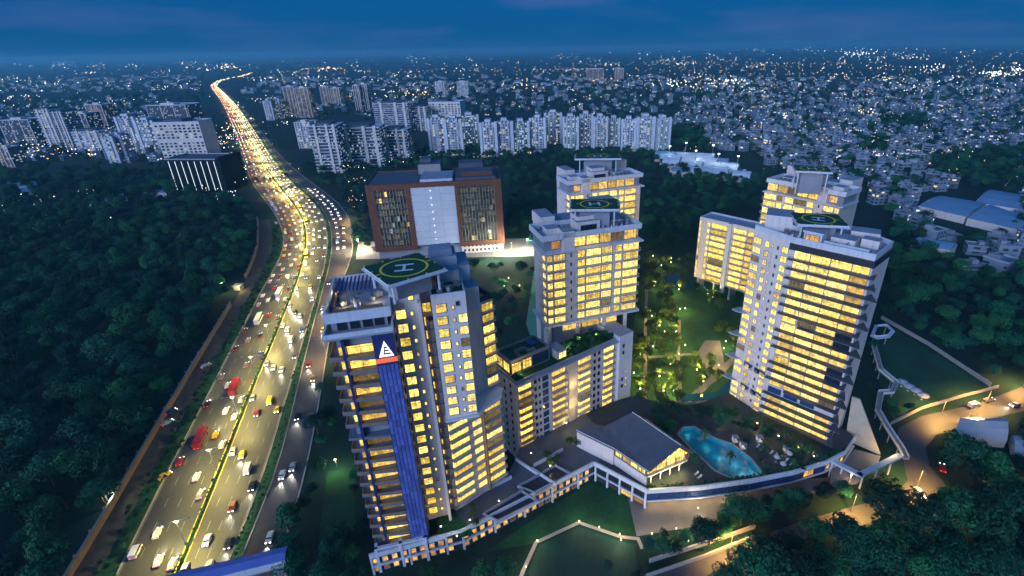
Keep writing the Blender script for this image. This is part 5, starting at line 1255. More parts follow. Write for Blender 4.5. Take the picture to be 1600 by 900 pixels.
# garden lamps: post and glowing globe
q = MB(); q.tube([(0, 0, 0), (0, 0, 2.4)], .05, 5); gpost = q.mesh('post', M['dark'])
q = MB(); q.tube([(0, 0, 2.3), (0, 0, 2.45), (0, 0, 2.75), (0, 0, 2.9)], .25, 8); gl_me = q.mesh('globe', M['lampw'])
gdat = bpy.data.lights.new('garden_light', 'POINT'); gdat.energy = 1150; gdat.color = (1, .74, .20); gdat.shadow_soft_size = .3
gdat2 = bpy.data.lights.new('path_light', 'POINT'); gdat2.energy = 300; gdat2.color = (1, .82, .45); gdat2.shadow_soft_size = .3
gspots = [(1020, 405), (1033, 420), (1048, 415), (1022, 452), (1040, 462), (1060, 458), (1070, 488), (1062, 489), (1018, 500), (1030, 515), (1048, 505), (1038, 525), (1056, 525), (1070, 546), (1020, 548), (1047, 576), (1060, 560), (1030, 595), (1045, 600), (1060, 618), (1036, 618), (1052, 619), (1090, 570), (1098, 603), (1088, 585), (1122, 578), (1133, 540), (1130, 551), (1000, 560), (990, 590), (1000, 615), (795, 440), (812, 452), (788, 452), (1105, 465), (1113, 470), (905, 821), (936, 830), (968, 841), (1018, 840), (1056, 832), (1092, 828), (1130, 822), (840, 851), (822, 892), (1045, 860), (1075, 852), (970, 850), (1090, 800), (1176, 690), (1120, 665)]
for k, (px, py) in enumerate(gspots):
    p = at(px, py)
    where = 'in the lit garden court behind the pool' if k < 31 or k in (34, 35) else ('in the dark lawn behind the first tower' if k < 34 else 'along the lawn path and plaza in the foreground')
    o = thing('garden_lamp', 'small glowing globe lamp on a post ' + where, 'garden lamp', p, 'globe lamps in the gardens')
    for nm, d in (('post', gpost), ('globe', gl_me)):
        c = bpy.data.objects.new(nm, d); COL.objects.link(c); c.parent = o
    c = bpy.data.objects.new('lamp_light', gdat); COL.objects.link(c); c.parent = o; c.location = (0, 0, 5.2)
    if k >= 36:
        o.scale = (.7, .7, .7); c.data = gdat2
p = at(528, 735); t = thing('floodlight', 'floodlight washing the small lawn strip left of the blue-ribbed tower', 'floodlight', p)
q = MB(); q.tube([p, (p[0], p[1], 5)], .1, 6); q.part('mast', M['steel'], t); q = MB(); q.box(p[0] - .3, p[0] + .3, p[1] - .3, p[1] + .3, 5, 5.2); q.part('lamp_head', M['lampw'], t)
point('flood_light', (p[0], p[1], 4.6), 1500, (.9, 1, .5), t, .3)
p = at(232, 700)
# ================================================================== VEHICLES
CARC = {'white': (.75, .75, .75), 'silver': (.42, .43, .45), 'black': (.02, .02, .025), 'red': (.26, .015, .015), 'yellow': (.75, .50, .03), 'blue': (.04, .10, .35), 'grey': (.14, .145, .15)}
for c, v in CARC.items(): M['car_' + c] = mat('car_paint_' + c, v, .3, .1, var=.05, spec=.6)
M['rubber'] = mat('tyre_rubber', (.02, .02, .02), .9)
def hull(prof, w, m=0, inset=0.0, mb=None):
    b = mb or MB(); n = len(prof); i = len(b.v)
    for s in (-1, 1): b.v += [(x, s * (w / 2 - (inset if z > .95 else 0)), z) for x, z in prof]
    for k in range(n): j = (k + 1) % n; b.f.append((i + k, i + n + k, i + n + j, i + j)); b.m.append(m)
    b.f.append(tuple(i + k for k in range(n))); b.m.append(m); b.f.append(tuple(i + n + k for k in range(n - 1, -1, -1))); b.m.append(m)
    return b
_carme = {}
def car_meshes(c, kind):
    if (c, kind) in _carme: return _carme[(c, kind)]
    if kind == 'car':
        body = [(-2.1, .3), (2.1, .3), (2.15, .62), (1.95, .82), (.95, .95), (.45, 1.42), (-1.15, 1.45), (-1.75, .98), (-2.1, .92)]; w, Lf, Lb = 1.78, 2.16, -2.11
        gls = [(.98, .97), (.5, 1.36), (-1.15, 1.39), (-1.68, .99)]
    elif kind == 'van':
        body = [(-2.4, .35), (2.4, .35), (2.45, .8), (2.1, 1.15), (1.5, 1.95), (-2.3, 2.0), (-2.4, 1.9)]; w, Lf, Lb = 1.95, 2.46, -2.41
        gls = [(2.05, 1.2), (1.55, 1.85), (-2.1, 1.88), (-2.1, 1.2)]
    else:
        body = [(-5.4, .45), (5.4, .45), (5.45, 1.2), (5.35, 3.05), (-5.4, 3.1)]; w, Lf, Lb = 2.5, 5.46, -5.41
        gls = [(5.48, 1.5), (5.42, 2.6), (-5.0, 2.65), (-5.0, 1.55)]
    bm = hull(body, w, 0, .12 if kind == 'car' else 0)
    g = hull(gls, w + .02, 0, .12 if kind == 'car' else 0)
    wh = MB(); r = .33 if kind != 'bus' else .5
    wh.tube([(0, -.1, 0), (0, .1, 0)], r, 10)
    hd = MB(); hd.box(Lf - .05, Lf + .03, -.2, .2, .52, .78); tl = MB(); tl.box(Lb - .03, Lb + .05, -.2, .2, .62, .86)
    far = hull(body, w, 0, .12 if kind == 'car' else 0); hull(gls, w + .02, 1, .12 if kind == 'car' else 0, far)
    for s in (-1, 1): far.box(Lf - .05, Lf + .05, s * .62 - .22, s * .62 + .22, .5, .8, 2); far.box(Lb - .05, Lb + .05, s * .62 - .22, s * .62 + .22, .6, .88, 3)
    d = dict(body=bm.mesh('car_body', M['car_' + c]), glass=g.mesh('window_glass', M['glass']), wheel=wh.mesh('wheel', M['rubber']), head=hd.mesh('headlight', M['head']), tail=tl.mesh('taillight', M['tail']),
             far=far.mesh('vehicle', [M['car_' + c], M['glass'], M['head'], M['tail']]), wx=1.35 if kind == 'car' else (1.5 if kind == 'van' else 3.4), wy=w / 2 - .05, r=r, hl=Lf, z=w)
    _carme[(c, kind)] = d
    return d
hl_dat = bpy.data.lights.new('headlight_beam', 'SPOT'); hl_dat.energy = 1500; hl_dat.color = (1, .93, .75); hl_dat.spot_size = R_(62); hl_dat.spot_blend = .8; hl_dat.shadow_soft_size = .15
def vehicle(x, y, a, c, kind, label, group, detail, beam=False, lights=True):
    d = car_meshes(c, kind)
    nm = {'car': 'car', 'van': 'van', 'bus': 'bus'}[kind]
    if detail:
        o = thing(nm, label, nm, (x, y, .03), group); o.rotation_euler[2] = a
        def ch(n_, me, loc=(0, 0, 0), par=o):
            q_ = bpy.data.objects.new(n_, me); COL.objects.link(q_); q_.parent = par; q_.location = loc; return q_
        ch('body', d['body']); ch('window_glass', d['glass'])
        for sx in (-1, 1):
            for sy in (-1, 1): ch('wheel', d['wheel'], (sx * d['wx'], sy * d['wy'], d['r']))
        for sy in (-1, 1): ch('headlight', d['head'], (0, sy * .62, 0)); ch('taillight', d['tail'], (0, sy * .62, 0))
        if beam:
            b_ = ch('headlight_beam', hl_dat, (d['hl'] + .1, 0, .75)); b_.rotation_euler = (R_(80), 0, R_(-90))
    else:
        o = inst(nm, d['far'], None, (x, y, .03), a); tag(o, label, nm, group)
    return o
lanes = []
for t in (.13, .37, .62, .86): lanes.append((lerp(eLE, eME, t), 1, 'left carriageway'))
for t in (.15, .38, .63, .87): lanes.append((lerp(eME, eRE, t), -1, 'right carriageway'))
for t in (.3, .62): lanes.append((lerp(eSL, eSR, t), -1, 'service road'))
lanes.append((lerp(eLE, eME, -.16), 1, 'jammed left slip lane'))
spots = []
for li, (ln, dr, nm) in enumerate(lanes):
    pts = resample(ln, 1.0)
    s = 96 + rng.uniform(0, 14)
    while s < len(pts) - 2:
        x, y, a = pts[int(s)]
        if y > 720: break
        jam = 330 < y
        if nm == 'left carriageway': gap_ = rng.uniform(12, 44) if y < 270 else rng.uniform(9, 22)
        elif nm == 'right carriageway': gap_ = rng.uniform(14, 52) if y < 330 else rng.uniform(12, 30)
        elif nm == 'service road': gap_ = rng.uniform(26, 70) if y < 330 else rng.uniform(9, 20)
        else: gap_ = rng.uniform(6.5, 10) if y > 455 else 999
        if nm.startswith('jam') and y < 430: s += 10; continue
        if nm == 'service road' and y > 560: break
        spots.append((x + rng.uniform(-.4, .4), y, a if dr > 0 else a + math.pi, nm))
        s += gap_
spots.sort(key=lambda p: p[1])
spots = spots[:296]
cnt, kcnt = {}, 0
for k, (x, y, a, nm) in enumerate(spots):
    r_ = rng.random(); c = 'white' if r_ < .38 else 'silver' if r_ < .55 else 'black' if r_ < .63 else 'red' if r_ < .75 else 'yellow' if r_ < .85 else 'blue' if r_ < .91 else 'grey'
    r_ = rng.random(); kd = 'car' if r_ < .84 else 'van' if r_ < .95 else 'bus'
    if kd == 'bus' and c in ('black', 'silver', 'blue'): c = 'yellow'
    key = (c, kd, nm); cnt[key] = cnt.get(key, 0) + 1
    vehicle(x, y, a, c, kd, '%s %s on the %s, %s of its colour from the footbridge' % (c, kd, nm, ordn(cnt[key] - 1)), 'traffic on the ' + nm, y < 300, beam=(y < 330 and (k % 2 == 0 or nm == 'service road')))
# traffic too far away to tell apart
def box_mesh(b_, cx, cy, cz, a, lx, ly, lz, m=0):
    ca, sa = math.cos(a), math.sin(a); i = len(b_.v)
    for z in (0, lz):
        for px, py in ((-lx, -ly), (lx, -ly), (lx, ly), (-lx, ly)): b_.v.append((cx + (ca * px - sa * py) / 2, cy + (sa * px + ca * py) / 2, cz + z))
    for f_ in ((0, 1, 5, 4), (1, 2, 6, 5), (2, 3, 7, 6), (3, 0, 4, 7), (4, 5, 6, 7)): b_.f.append(tuple(i + j for j in f_)); b_.m.append(m)
q = MB()
for (ln, dr, nm) in lanes[:8]:
    pts = resample(ln, 1.0); s = 0
    for (x, y, a) in pts[::1]:
        s -= 1
        if y < 715 or s > 0: continue
        s = rng.uniform(12, 34) * (1 if y < 1200 else 1.6)
        box_mesh(q, x, y, .2, a, 4.2, 1.8, 1.3, 0)
        e = 1.0 if y < 1200 else 1.7
        fx = x - math.cos(a) * 2.3 * (1 if dr > 0 else 1); fy = y - math.sin(a) * 2.3
        box_mesh(q, fx, fy, .4, a, .6 * e, 1.5 * e, .5 * e, 2 if dr > 0 and rng.random() < .6 else 1)
for a_, c_ in zip(far0, far0[1:]):
    for j in range(26):
        t_ = rng.random(); box_mesh(q, a_[0] + (c_[0] - a_[0]) * t_ + rng.uniform(-15, 15), a_[1] + (c_[1] - a_[1]) * t_, .4, 0, 4.5, 3, 1.5, 1)
tag(q.top('far_traffic', [M['car_white'], M['fhead'], M['tail']]), 'stream of headlights and taillights on the far stretch of the highway', 'traffic', kind='stuff')
# parked and turning vehicles on the side road and dirt track
for (px, py, ang, c, kd, lb, beam) in ((1521, 635, 18, 'white', 'van', 'white van parked on the verge of the side road near the right edge', False), (1472, 733, 60, 'red', 'car', 'dark red car at the inner kerb of the road bend', False), (1436, 772, -95, 'white', 'car', 'white car with bright headlights coming down to the junction', True), (1545, 626, 12, 'grey', 'car', 'grey car ahead of the parked van on the side road', False), (1585, 634, 196, 'silver', 'car', 'silver car nearing the right edge on the side road', True),
                                     (262, 662, 62, 'white', 'car', 'white car parked against the ochre wall on the dirt track', False), (268, 645, 64, 'blue', 'car', 'blue car parked behind the white one on the dirt track', False), (258, 745, 60, 'yellow', 'car', 'small yellow car on the grass verge left of the highway', False), (322, 573, 66, 'white', 'car', 'white car parked farther up the dirt track by the wall', False)):
    p = at(px, py); vehicle(p[0], p[1], R_(ang), c, kd, lb, 'cars off the highway', True, beam)
# small lit gate frame beside the wall
p = at(176, 782); t = thing('gate_frame', 'small pale lit goalpost-like gate frame in the trees beside the wall', 'gate', p)
for dx in (-1.6, 1.6): q = MB(); q.box(p[0] + dx - .15, p[0] + dx + .15, p[1] - .15, p[1] + .15, 0, 4.6); q.part('post', M['shade'], t)
q = MB(); q.box(p[0] - 1.75, p[0] + 1.75, p[1] - .14, p[1] + .14, 4.6, 4.95); q.part('beam', M['shade'], t)
q = MB(); q.box(p[0] - 1.45, p[0] + 1.45, p[1] - .1, p[1] + .1, 3.4, 3.65); q.part('beam', M['shade'], t)
point('gate_light', (p[0] + 1.5, p[1] - 2.0, 3.6), 260, (.9, 1, .6), t, .2)
q = MB(); gp = at(381, 452); gt = thing('gatehouse', 'small lit gatehouse at the gap in the ochre wall', 'gatehouse', gp)
q.box(gp[0] - 5, gp[0] - 1, gp[1] - 2, gp[1] + 2, 0, 3); q.part('wall', M['paint'], gt)
q = MB(); q.box(gp[0] - 5.5, gp[0] - .5, gp[1] - 2.5, gp[1] + 2.5, 3, 3.3); q.part('roof', M['kerb'], gt)
inst('window', window_mesh(2, 1.4, 'win'), gt, (gp[0] - 4, gp[1] - 2, .9), 0)
point('gate_light', (gp[0] - 1, gp[1] - 3.5, 4.2), 900, (1, .85, .4), gt, .2)
point('gate_light', (gp[0] - 11, gp[1] - 2, 5), 900, (1, .9, .5), gt, .2)

# ================================================================== THE CITY BEYOND
M['cw_white'] = city_wall('pale_tower_wall', [(.55, .58, .60), (.48, .50, .52), (.60, .60, .58)], (1, .8, .5), .64, .35, (3.6, 3.2))
M['cw_teal'] = city_wall('teal_tower_wall', [(.34, .44, .47), (.42, .50, .50)], (.8, 1, .9), .55, .4, (2.8, 3.2))
M['cw_dark'] = city_wall('dark_office_wall', [(.10, .12, .15), (.07, .09, .12), (.14, .15, .17)], (.8, .95, 1), .7, .22, (2.6, 3.6))
M['cw_brown'] = city_wall('brick_tower_wall', [(.28, .18, .14), (.34, .24, .18)], (1, .65, .35), .66, .22, (3.0, 3.2))
M['cw_house'] = city_wall('suburb_wall', [(.24, .32, .38), (.15, .20, .25), (.28, .30, .31), (.24, .16, .13), (.15, .24, .31), (.44, .50, .53), (.09, .12, .16), (.24, .22, .22)], (1, .66, .34), .87, .55, (3.6, 3.1))
M['hroof'] = mat('house_roof', (.17, .25, .33), .8, var=.7, scale=.05, rand=.5)
M['shedroof'] = mat('white_shed_roof', (.62, .68, .72), .5, var=.2, scale=.1)
M['blueroof'] = mat('blue_shed_roof', (.22, .36, .50), .5, var=.2, scale=.08)

def blockb(name, label, px0, px1, ytop, ybase, deep, m, style, cat='building', group=None, rot=0.0):
    """far building standing where its foot is seen; width and height follow from the distance"""
    a, c = at(px0, ybase), at(px1, ybase)
    cx, cy = (a[0] + c[0]) / 2, (a[1] + c[1]) / 2
    w = math.hypot(c[0] - a[0], c[1] - a[1])
    lo, hi = 1.0, 160.0
    for _ in range(40):
        z = (lo + hi) / 2
        v = np.array((cx, cy, z - CAM_H)); y_ = PPY - FPX * (v @ _EY) / (v @ _F)
        if y_ > ytop: lo = z
        else: hi = z
    h = z
    t = thing(name, label, cat, (cx, cy + deep / 2, 0), group)
    X = lambda x, y: (cx + x * math.cos(rot) - y * math.sin(rot), cy + x * math.sin(rot) + y * math.cos(rot))
    BX = lambda x0, x1, y0, y1: [X(x0, y0), X(x1, y0), X(x1, y1), X(x0, y1)]
    h2 = w / 2
    if style == 'apt':
        q = MB(); q.prism(BX(-h2 + 1, h2 - 1, 1, deep), 0, h - 3); q.part('wall', M[m], t)
        nb = rng.choice((3, 4, 4, 5)); bw_ = rng.uniform(.85, 1.2)
        for k in range(nb + 1):
            x = -h2 + 1 + (w - 2) * k / nb; ww = (1.5 if k in (0, nb) else .8) * bw_
            q = MB(); q.prism(BX(x - ww, x + ww, -.4, 2.2), 0, h - 2 + (k % 2)); q.part('fin_wall', M['paint2'], t)
        q = MB(); q.prism(BX(-h2 * .5, -h2 * .05, -1.2, .9), 3, h - 5); q.prism(BX(h2 * .12, h2 * .5, -1.2, .9), 3, h - 5); q.part('balcony_stack', M[m], t)
        fz = 3.2; nf_ = int((h - 8) / fz)
        bs = MB(); bs.prism([(X(-h2 * .55, 0)[0] - cx, X(-h2 * .55, -1.5)[1] - cy), (X(h2 * .55, 0)[0] - cx, X(h2 * .55, -1.5)[1] - cy), (X(h2 * .55, .9)[0] - cx, X(h2 * .55, .9)[1] - cy), (X(-h2 * .55, .9)[0] - cx, X(-h2 * .55, .9)[1] - cy)], 0, .35)
        me = bs.mesh('balcony', M['paint2'])
        for k in range(nf_): inst('balcony', me, t, (cx, cy, 3.5 + fz * k))
        q = MB(); q.prism(BX(-h2 * .8, h2 * .8, 2, deep - 2), h - 3, h - 1.8); q.part('roof_slab', M['roofd'], t)
        q = MB(); q.prism(BX(-h2 * .4, h2 * .3, 3, deep - 4), h - 1.8, h + 1.5); q.part('lift_room', M['paint2'], t)
    elif style == 'bands':
        q = MB(); q.prism(BX(-h2 + .6, h2 - .6, .8, deep), 0, h); q.part('wall', M[m], t)
        nf_ = int(h / 3.6)
        bs = MB(); p_ = BX(-h2, h2, -.5, deep - 1); bs.prism([(x - cx, y - cy) for x, y in p_], 0, .9); me = bs.mesh('floor_band', M['paint2'])
        for k in range(1, nf_ + 1): inst('floor_band', me, t, (cx, cy, h * k / nf_ - .6))
        for x in (-h2 * .62, h2 * .2, h2 * .7): q = MB(); q.prism(BX(x, x + w * .05 + 1, -1.2, 2), 0, h + 2.0); q.part('fin_wall', M['paint'], t)
        q = MB(); q.prism(BX(-h2 * .6, h2 * .5, 4, deep - 3), h + .3, h + 3); q.part('roof_plant', M['roofd'], t)
    elif style == 'strips':
        q = MB(); q.prism(BX(-h2, h2, 0, deep), 0, h, 0, 1); q.part('wall', [M['black'], M['roofd']], t)
        for k in range(8):
            x = -h2 + w * (k + .6) / 8.4
            q = MB(); q.prism(BX(x, x + .45, -.35, 0), 2, h - 1.5); q.part('light_strip', M['strip'], t)
        q = MB(); q.prism(BX(h2 * .92, h2 + 2, -1, deep), 0, h + 2.5); q.part('side_wall', M['black'], t)
        parapet(t, BX(-h2, h2, 0, deep), h, 1.2, .5, 'slab')
    elif style == 'plain':
        q = MB(); q.prism(BX(-h2, h2, 0, deep), 0, h, 0, 1); q.part('wall', [M[m], M['roof']], t)
        parapet(t, BX(-h2, h2, 0, deep), h, 1.2, .5, 'paint2')
        q = MB(); q.prism(BX(-h2 * .5, h2 * .2, deep * .3, deep * .7), h, h + 3.2); q.part('stair_room', M['paint'], t)
        for x in (-h2 + .2, -h2 * .3, h2 * .35, h2 - 1.4): q = MB(); q.prism(BX(x, x + 1.2, -.7, 0), 0, h + .6); q.part('pier', M['paint'], t)
    elif style == 'grid':
        q = MB(); q.prism(BX(-h2, h2, 0, deep), 0, h, 0, 1); q.part('wall', [M['paint'], M['roof']], t)
        nx, nz = max(4, int(w / 6)), max(3, int(h / 4.2))
        for i in range(nx):
            for j in range(nz):
                if j == nz // 2: continue
                p = X(-h2 + w * (i + .2) / nx, 0); inst('window', window_mesh(w / nx * .6, 2.4, 'winc' if rng.random() < .35 else 'glass', 'paint2', 3), t, (p[0], p[1], 2 + (h - 3) * j / nz), rot)
        parapet(t, BX(-h2, h2, 0, deep), h, 1.4, .6, 'paint2')
        q = MB(); q.prism(BX(-h2 * .6, h2 * .2, 5, deep - 4), h, h + 4); q.part('roof_plant', M['roofd'], t)
    return t
apt = [(674, 699, 182, 243), (700, 725, 183, 244), (722, 750, 178, 228), (753, 778, 189, 245), (779, 803, 187, 243), (803, 828, 188, 241), (829, 853, 182, 239), (852, 878, 174, 225), (880, 904, 180, 236), (906, 926, 176, 231), (927, 949, 180, 232), (950, 968, 183, 229), (970, 992, 184, 237), (994, 1021, 180, 237), (1023, 1046, 182, 235)]
for k, (a, c, yt, yb) in enumerate(apt):
    blockb('apartment_tower', 'white finned apartment tower, %s from the left in the row behind the brown office' % ('first' if k == 0 else ordn(k)), a, c, yt, yb, 20, ('cw_white', 'cw_white', 'cw_teal')[k % 3], 'apt', 'tower', 'row of white apartment towers', R_(rng.uniform(-8, 8)))
far_b = [('office_building', 'long mid-rise office with white floor bands near the highway', 538, 600, 200, 262, 40, 'cw_dark', 'bands'), ('office_building', 'curved left end of white-banded office with lit corner', 498, 538, 197, 271, 34, 'cw_dark', 'bands'), ('office_building', 'right wing of the white-banded office beside the trees', 601, 640, 204, 254, 34, 'cw_dark', 'bands'),
         ('office_building', 'dark glass tower with pale frame above the banded office', 590, 642, 162, 208, 40, 'cw_dark', 'bands'), ('office_building', 'glass tower with warm lit crown left of the apartment row', 674, 722, 160, 200, 36, 'cw_dark', 'grid'),
         ('apartment_tower', 'brownish tower with warm vertical lights beside the far highway', 452, 468, 136, 184, 26, 'cw_brown', 'plain'), ('apartment_tower', 'second brownish tower right beside its twin near the far highway', 471, 489, 138, 184, 26, 'cw_brown', 'plain'), ('apartment_tower', 'slim brown tower standing farther right of the brown twins', 505, 518, 136, 166, 26, 'cw_brown', 'plain'), ('apartment_tower', 'slim brown tower right of its look-alike neighbour', 521, 534, 138, 166, 26, 'cw_brown', 'plain'), ('apartment_tower', 'narrow dark blue tower behind the banded office', 558, 567, 134, 178, 22, 'cw_dark', 'plain'), ('apartment_tower', 'narrow dark blue tower with a pale edge next to the other', 569, 579, 132, 177, 22, 'cw_dark', 'plain'),
         ('apartment_tower', 'white lit building at the right shoulder of the far highway', 418, 429, 156, 188, 30, 'cw_white', 'apt'), ('apartment_tower', 'white lit building one step right of the far highway shoulder', 431, 442, 153, 186, 30, 'cw_white', 'apt'),
         ('office_building', 'hoarding-topped narrow building beside the highway before the banded office', 468, 492, 192, 232, 26, 'cw_white', 'plain'),
         ('apartment_tower', 'slim blue tower near the left edge of the city', 80, 102, 172, 236, 26, 'cw_white', 'bands'), ('apartment_tower', 'dark slim tower right against the slim blue tower', 104, 120, 176, 236, 26, 'cw_dark', 'bands'), ('apartment_tower', 'brown tower standing left of the pale lit tower', 148, 173, 164, 205, 30, 'cw_brown', 'plain'),
         ('office_building', 'pale lit tower with bright vertical strip on the left side of the city', 200, 226, 180, 241, 28, 'cw_white', 'apt'), ('office_building', 'teal-lit right half of the pale tower on the left', 227, 254, 186, 241, 28, 'cw_white', 'apt'), ('office_building', 'dark block with white roof frame above the white office', 246, 303, 165, 215, 40, 'cw_dark', 'plain'), ('office_building', 'white office with a grid of windows left of the highway', 262, 324, 192, 250, 36, 'cw_white', 'grid'),
         ('office_building', 'black building with thin white vertical light strips beside the highway', 272, 356, 250, 300, 34, 'dark', 'strips'), ('apartment_tower', 'short white block left of the pale lit tower', 174, 188, 212, 255, 22, 'cw_white', 'apt'), ('apartment_tower', 'short white block with a lit edge beside the pale lit tower', 189, 201, 210, 253, 22, 'cw_white', 'apt'), ('office_building', 'yellow lit low tower at the far left edge', 8, 24, 232, 262, 20, 'cw_brown', 'plain'), ('office_building', 'low pale office between the slim blue tower and the short blocks', 128, 165, 206, 244, 30, 'cw_white', 'bands'),
         ('apartment_tower', 'left one of two distant dark reddish towers on the horizon', 917, 943, 108, 127, 40, 'cw_brown', 'plain'), ('apartment_tower', 'right one of two distant dark reddish towers on the horizon', 961, 974, 107, 127, 40, 'cw_brown', 'plain'), ('apartment_tower', 'far grey tower pair above the apartment row, left one', 682, 696, 128, 152, 40, 'cw_white', 'plain'), ('apartment_tower', 'far grey tower pair above the apartment row, right one', 716, 732, 128, 152, 40, 'cw_white', 'plain'), ('office_building', 'low office with flat white roof deck left of the apartment row', 640, 670, 168, 205, 30, 'cw_dark', 'bands'), ('office_building', 'dark low block at the left edge beneath the horizon', 20, 60, 188, 232, 30, 'cw_dark', 'plain'), ('office_building', 'dark low block between slim tower and brown tower', 122, 146, 178, 214, 30, 'cw_dark', 'plain')]
for f_ in far_b: blockb(f_[0], f_[1], *f_[2:9], cat='tower' if 'tower' in f_[0] else 'building', rot=R_(rng.uniform(-6, 6)))
# red round canopy beside the jam
p = at(364, 263); t = thing('round_canopy', 'round red lit canopy beside the traffic jam on the highway', 'canopy', p)
q = MB(); q.tube([(p[0], p[1], 9), (p[0], p[1], 10.2), (p[0], p[1], 12)], 9, 18, 0, 4); q.part('canopy', M['red'], t); q = MB(); q.tube([p, (p[0], p[1], 9)], 1.2, 8); q.part('column', M['kerb'], t)
point('canopy_light', (p[0], p[1] - 16, 14), 6000, (1, .5, .3), t, .5)
# lit white sheds beyond the gardens, warehouses at the right
k = 0
for r_ in range(5):
    for c_ in range(4):
        fx, fy = c_ / 3.2, r_ / 5
        x0 = 1022 + 120 * fx * .8 + 34 * fy + rng.uniform(-4, 4); y0 = 251 + 30 * fy + 9 * fx + rng.uniform(-1.5, 1.5); w_ = rng.uniform(24, 34); k += 1
        a, c = at(x0, y0), at(x0 + w_, y0 + 2.2); c2, d2 = at(x0 + w_ + 4, y0 - 3.4), at(x0 + 4, y0 - 5.2)
        gable('shed', 'white-roofed shed in the lit far yard, row %d from the back, %s from left' % (r_ + 1, ['first', 'second', 'third', 'last'][c_]), 'shed', [a[:2], c[:2], c2[:2], d2[:2]], rng.uniform(4, 7), rng.uniform(8, 12), 'shedroof' if rng.random() < .7 else 'blueroof', group='white sheds in the lit yard')
for k, (px, py) in enumerate(((1045, 254), (1085, 262), (1120, 268), (1150, 272), (1070, 248), (1112, 252))):
    p = at(px, py); t = thing('floodlight', 'floodlight mast over the white sheds, %s from the left' % ('first' if px == 1045 else {1085: 'third', 1120: 'fifth', 1150: 'sixth', 1070: 'second', 1112: 'fourth'}[px]), 'floodlight', p, 'floodlights over the white sheds')
    q = MB(); q.tube([p, (p[0], p[1], 20)], .3, 6); q.part('mast', M['steel'], t); q = MB(); q.box(p[0] - 1, p[0] + 1, p[1] - .5, p[1] + .5, 20, 21); q.part('lamp_head', M['lampc'], t)
    point('flood_light', (p[0], p[1], 19.5), 3500, (.85, .95, 1), t, .5)
for k, (pts, lb) in enumerate((([(1432, 332), (1505, 350), (1540, 328), (1470, 316)], 'blue-roofed warehouse at the right with a long low wall'), ([(1508, 352), (1592, 372), (1600, 350), (1545, 330)], 'long grey warehouse with a row of dark windows at the right edge'), ([(1520, 326), (1590, 338), (1620, 318), (1545, 306)], 'large flat blue warehouse roof behind the others at the right edge'), ([(1420, 392), (1480, 404), (1492, 394), (1440, 384)], 'small white-roofed shed among houses at the wood edge'))):
    gable('warehouse', lb, 'warehouse', G(pts), 6, 8.5, 'blueroof')
for k, (pts, lb) in enumerate((([(0, 300), (60, 296), (58, 288), (0, 290)], 'low blue-roofed shed in the trees at the far left'), ([(30, 306), (52, 304), (50, 298), (30, 300)], 'small blue shed just below the low long shed at the far left'), ([(166, 318), (200, 314), (200, 309), (172, 311)], 'blue tarpaulin roof in the middle of the left wood'), ([(226, 306), (262, 308), (250, 303), (232, 302)], 'pale green-lit roof at the upper edge of the left wood'))):
    gable('shed', lb, 'shed', G(pts), 4, 6, 'blueroof')

# suburb: houses one by one where they show largest, the rest as one mass
KEEP = [G([(1015, 236), (1180, 236), (1190, 290), (1060, 295)]), G([(1425, 300), (1600, 300), (1600, 380), (1500, 376), (1425, 345)])]
def hole(x, y): return any(inside((x, y), p) for p in KEEP)
# dark wooded gaps in the suburb (seen between the roofs)
dark_gaps = [G([(1375, 188), (1445, 186), (1450, 200), (1370, 202)]), G([(1460, 246), (1600, 236), (1600, 290), (1530, 300), (1455, 275)]), G([(1340, 222), (1385, 216), (1390, 240), (1345, 244)]), G([(1050, 200), (1100, 205), (1110, 240), (1050, 236)])]
sub_poly = [G([(1048, 190), (1080, 150), (1600, 150), (1660, 150), (1660, 420), (1560, 440), (1480, 415), (1400, 352), (1350, 300), (1195, 255), (1180, 240), (1100, 232)]),
            G([(480, 170), (520, 152), (1050, 148), (1048, 178), (660, 182), (640, 190)]), G([(0, 262), (0, 165), (240, 150), (330, 190), (262, 258), (130, 250)]), G([(-80, 262), (-80, 150), (0, 150), (0, 262)]),
            G([(-60, 148), (320, 140), (300, 118), (-60, 124)]), G([(380, 146), (1660, 146), (1660, 124), (1000, 120), (400, 122)])]
hs = []
def jgrid(poly, s0, f):
    xs = [p[0] for p in poly]; ys = [p[1] for p in poly]
    y = min(ys)
    while y < max(ys):
        s = s0 * f(y); x = min(xs)
        while x < max(xs):
            p = (x + rng.uniform(-.38, .38) * s, y + rng.uniform(-.38, .38) * s)
            if inside(p, poly): yield p
            x += s
        y += s
for ip, po in enumerate(sub_poly):
    for (x, y) in jgrid(po, 17 if ip == 0 else 24, lambda y: max(1.0, y / 700)):
        if hole(x, y) or any(inside((x, y), g) for g in dark_gaps): continue
        if rng.random() < (.16 if ip == 0 else .35): continue
        hs.append((x, y, rng.uniform(8, 14) * max(1, y / 1100), rng.uniform(7, 12) * max(1, y / 1100), rng.choice((4, 7, 7, 10, 10, 13)) * (1 if y < 900 else 1.15), rng.uniform(-.5, .5), ip))
hs.sort(key=lambda h: math.hypot(h[0], h[1]))
protos = []; M['hwhite'] = mat('house_trim', (.32, .36, .40), .8, var=.3, rand=.4)
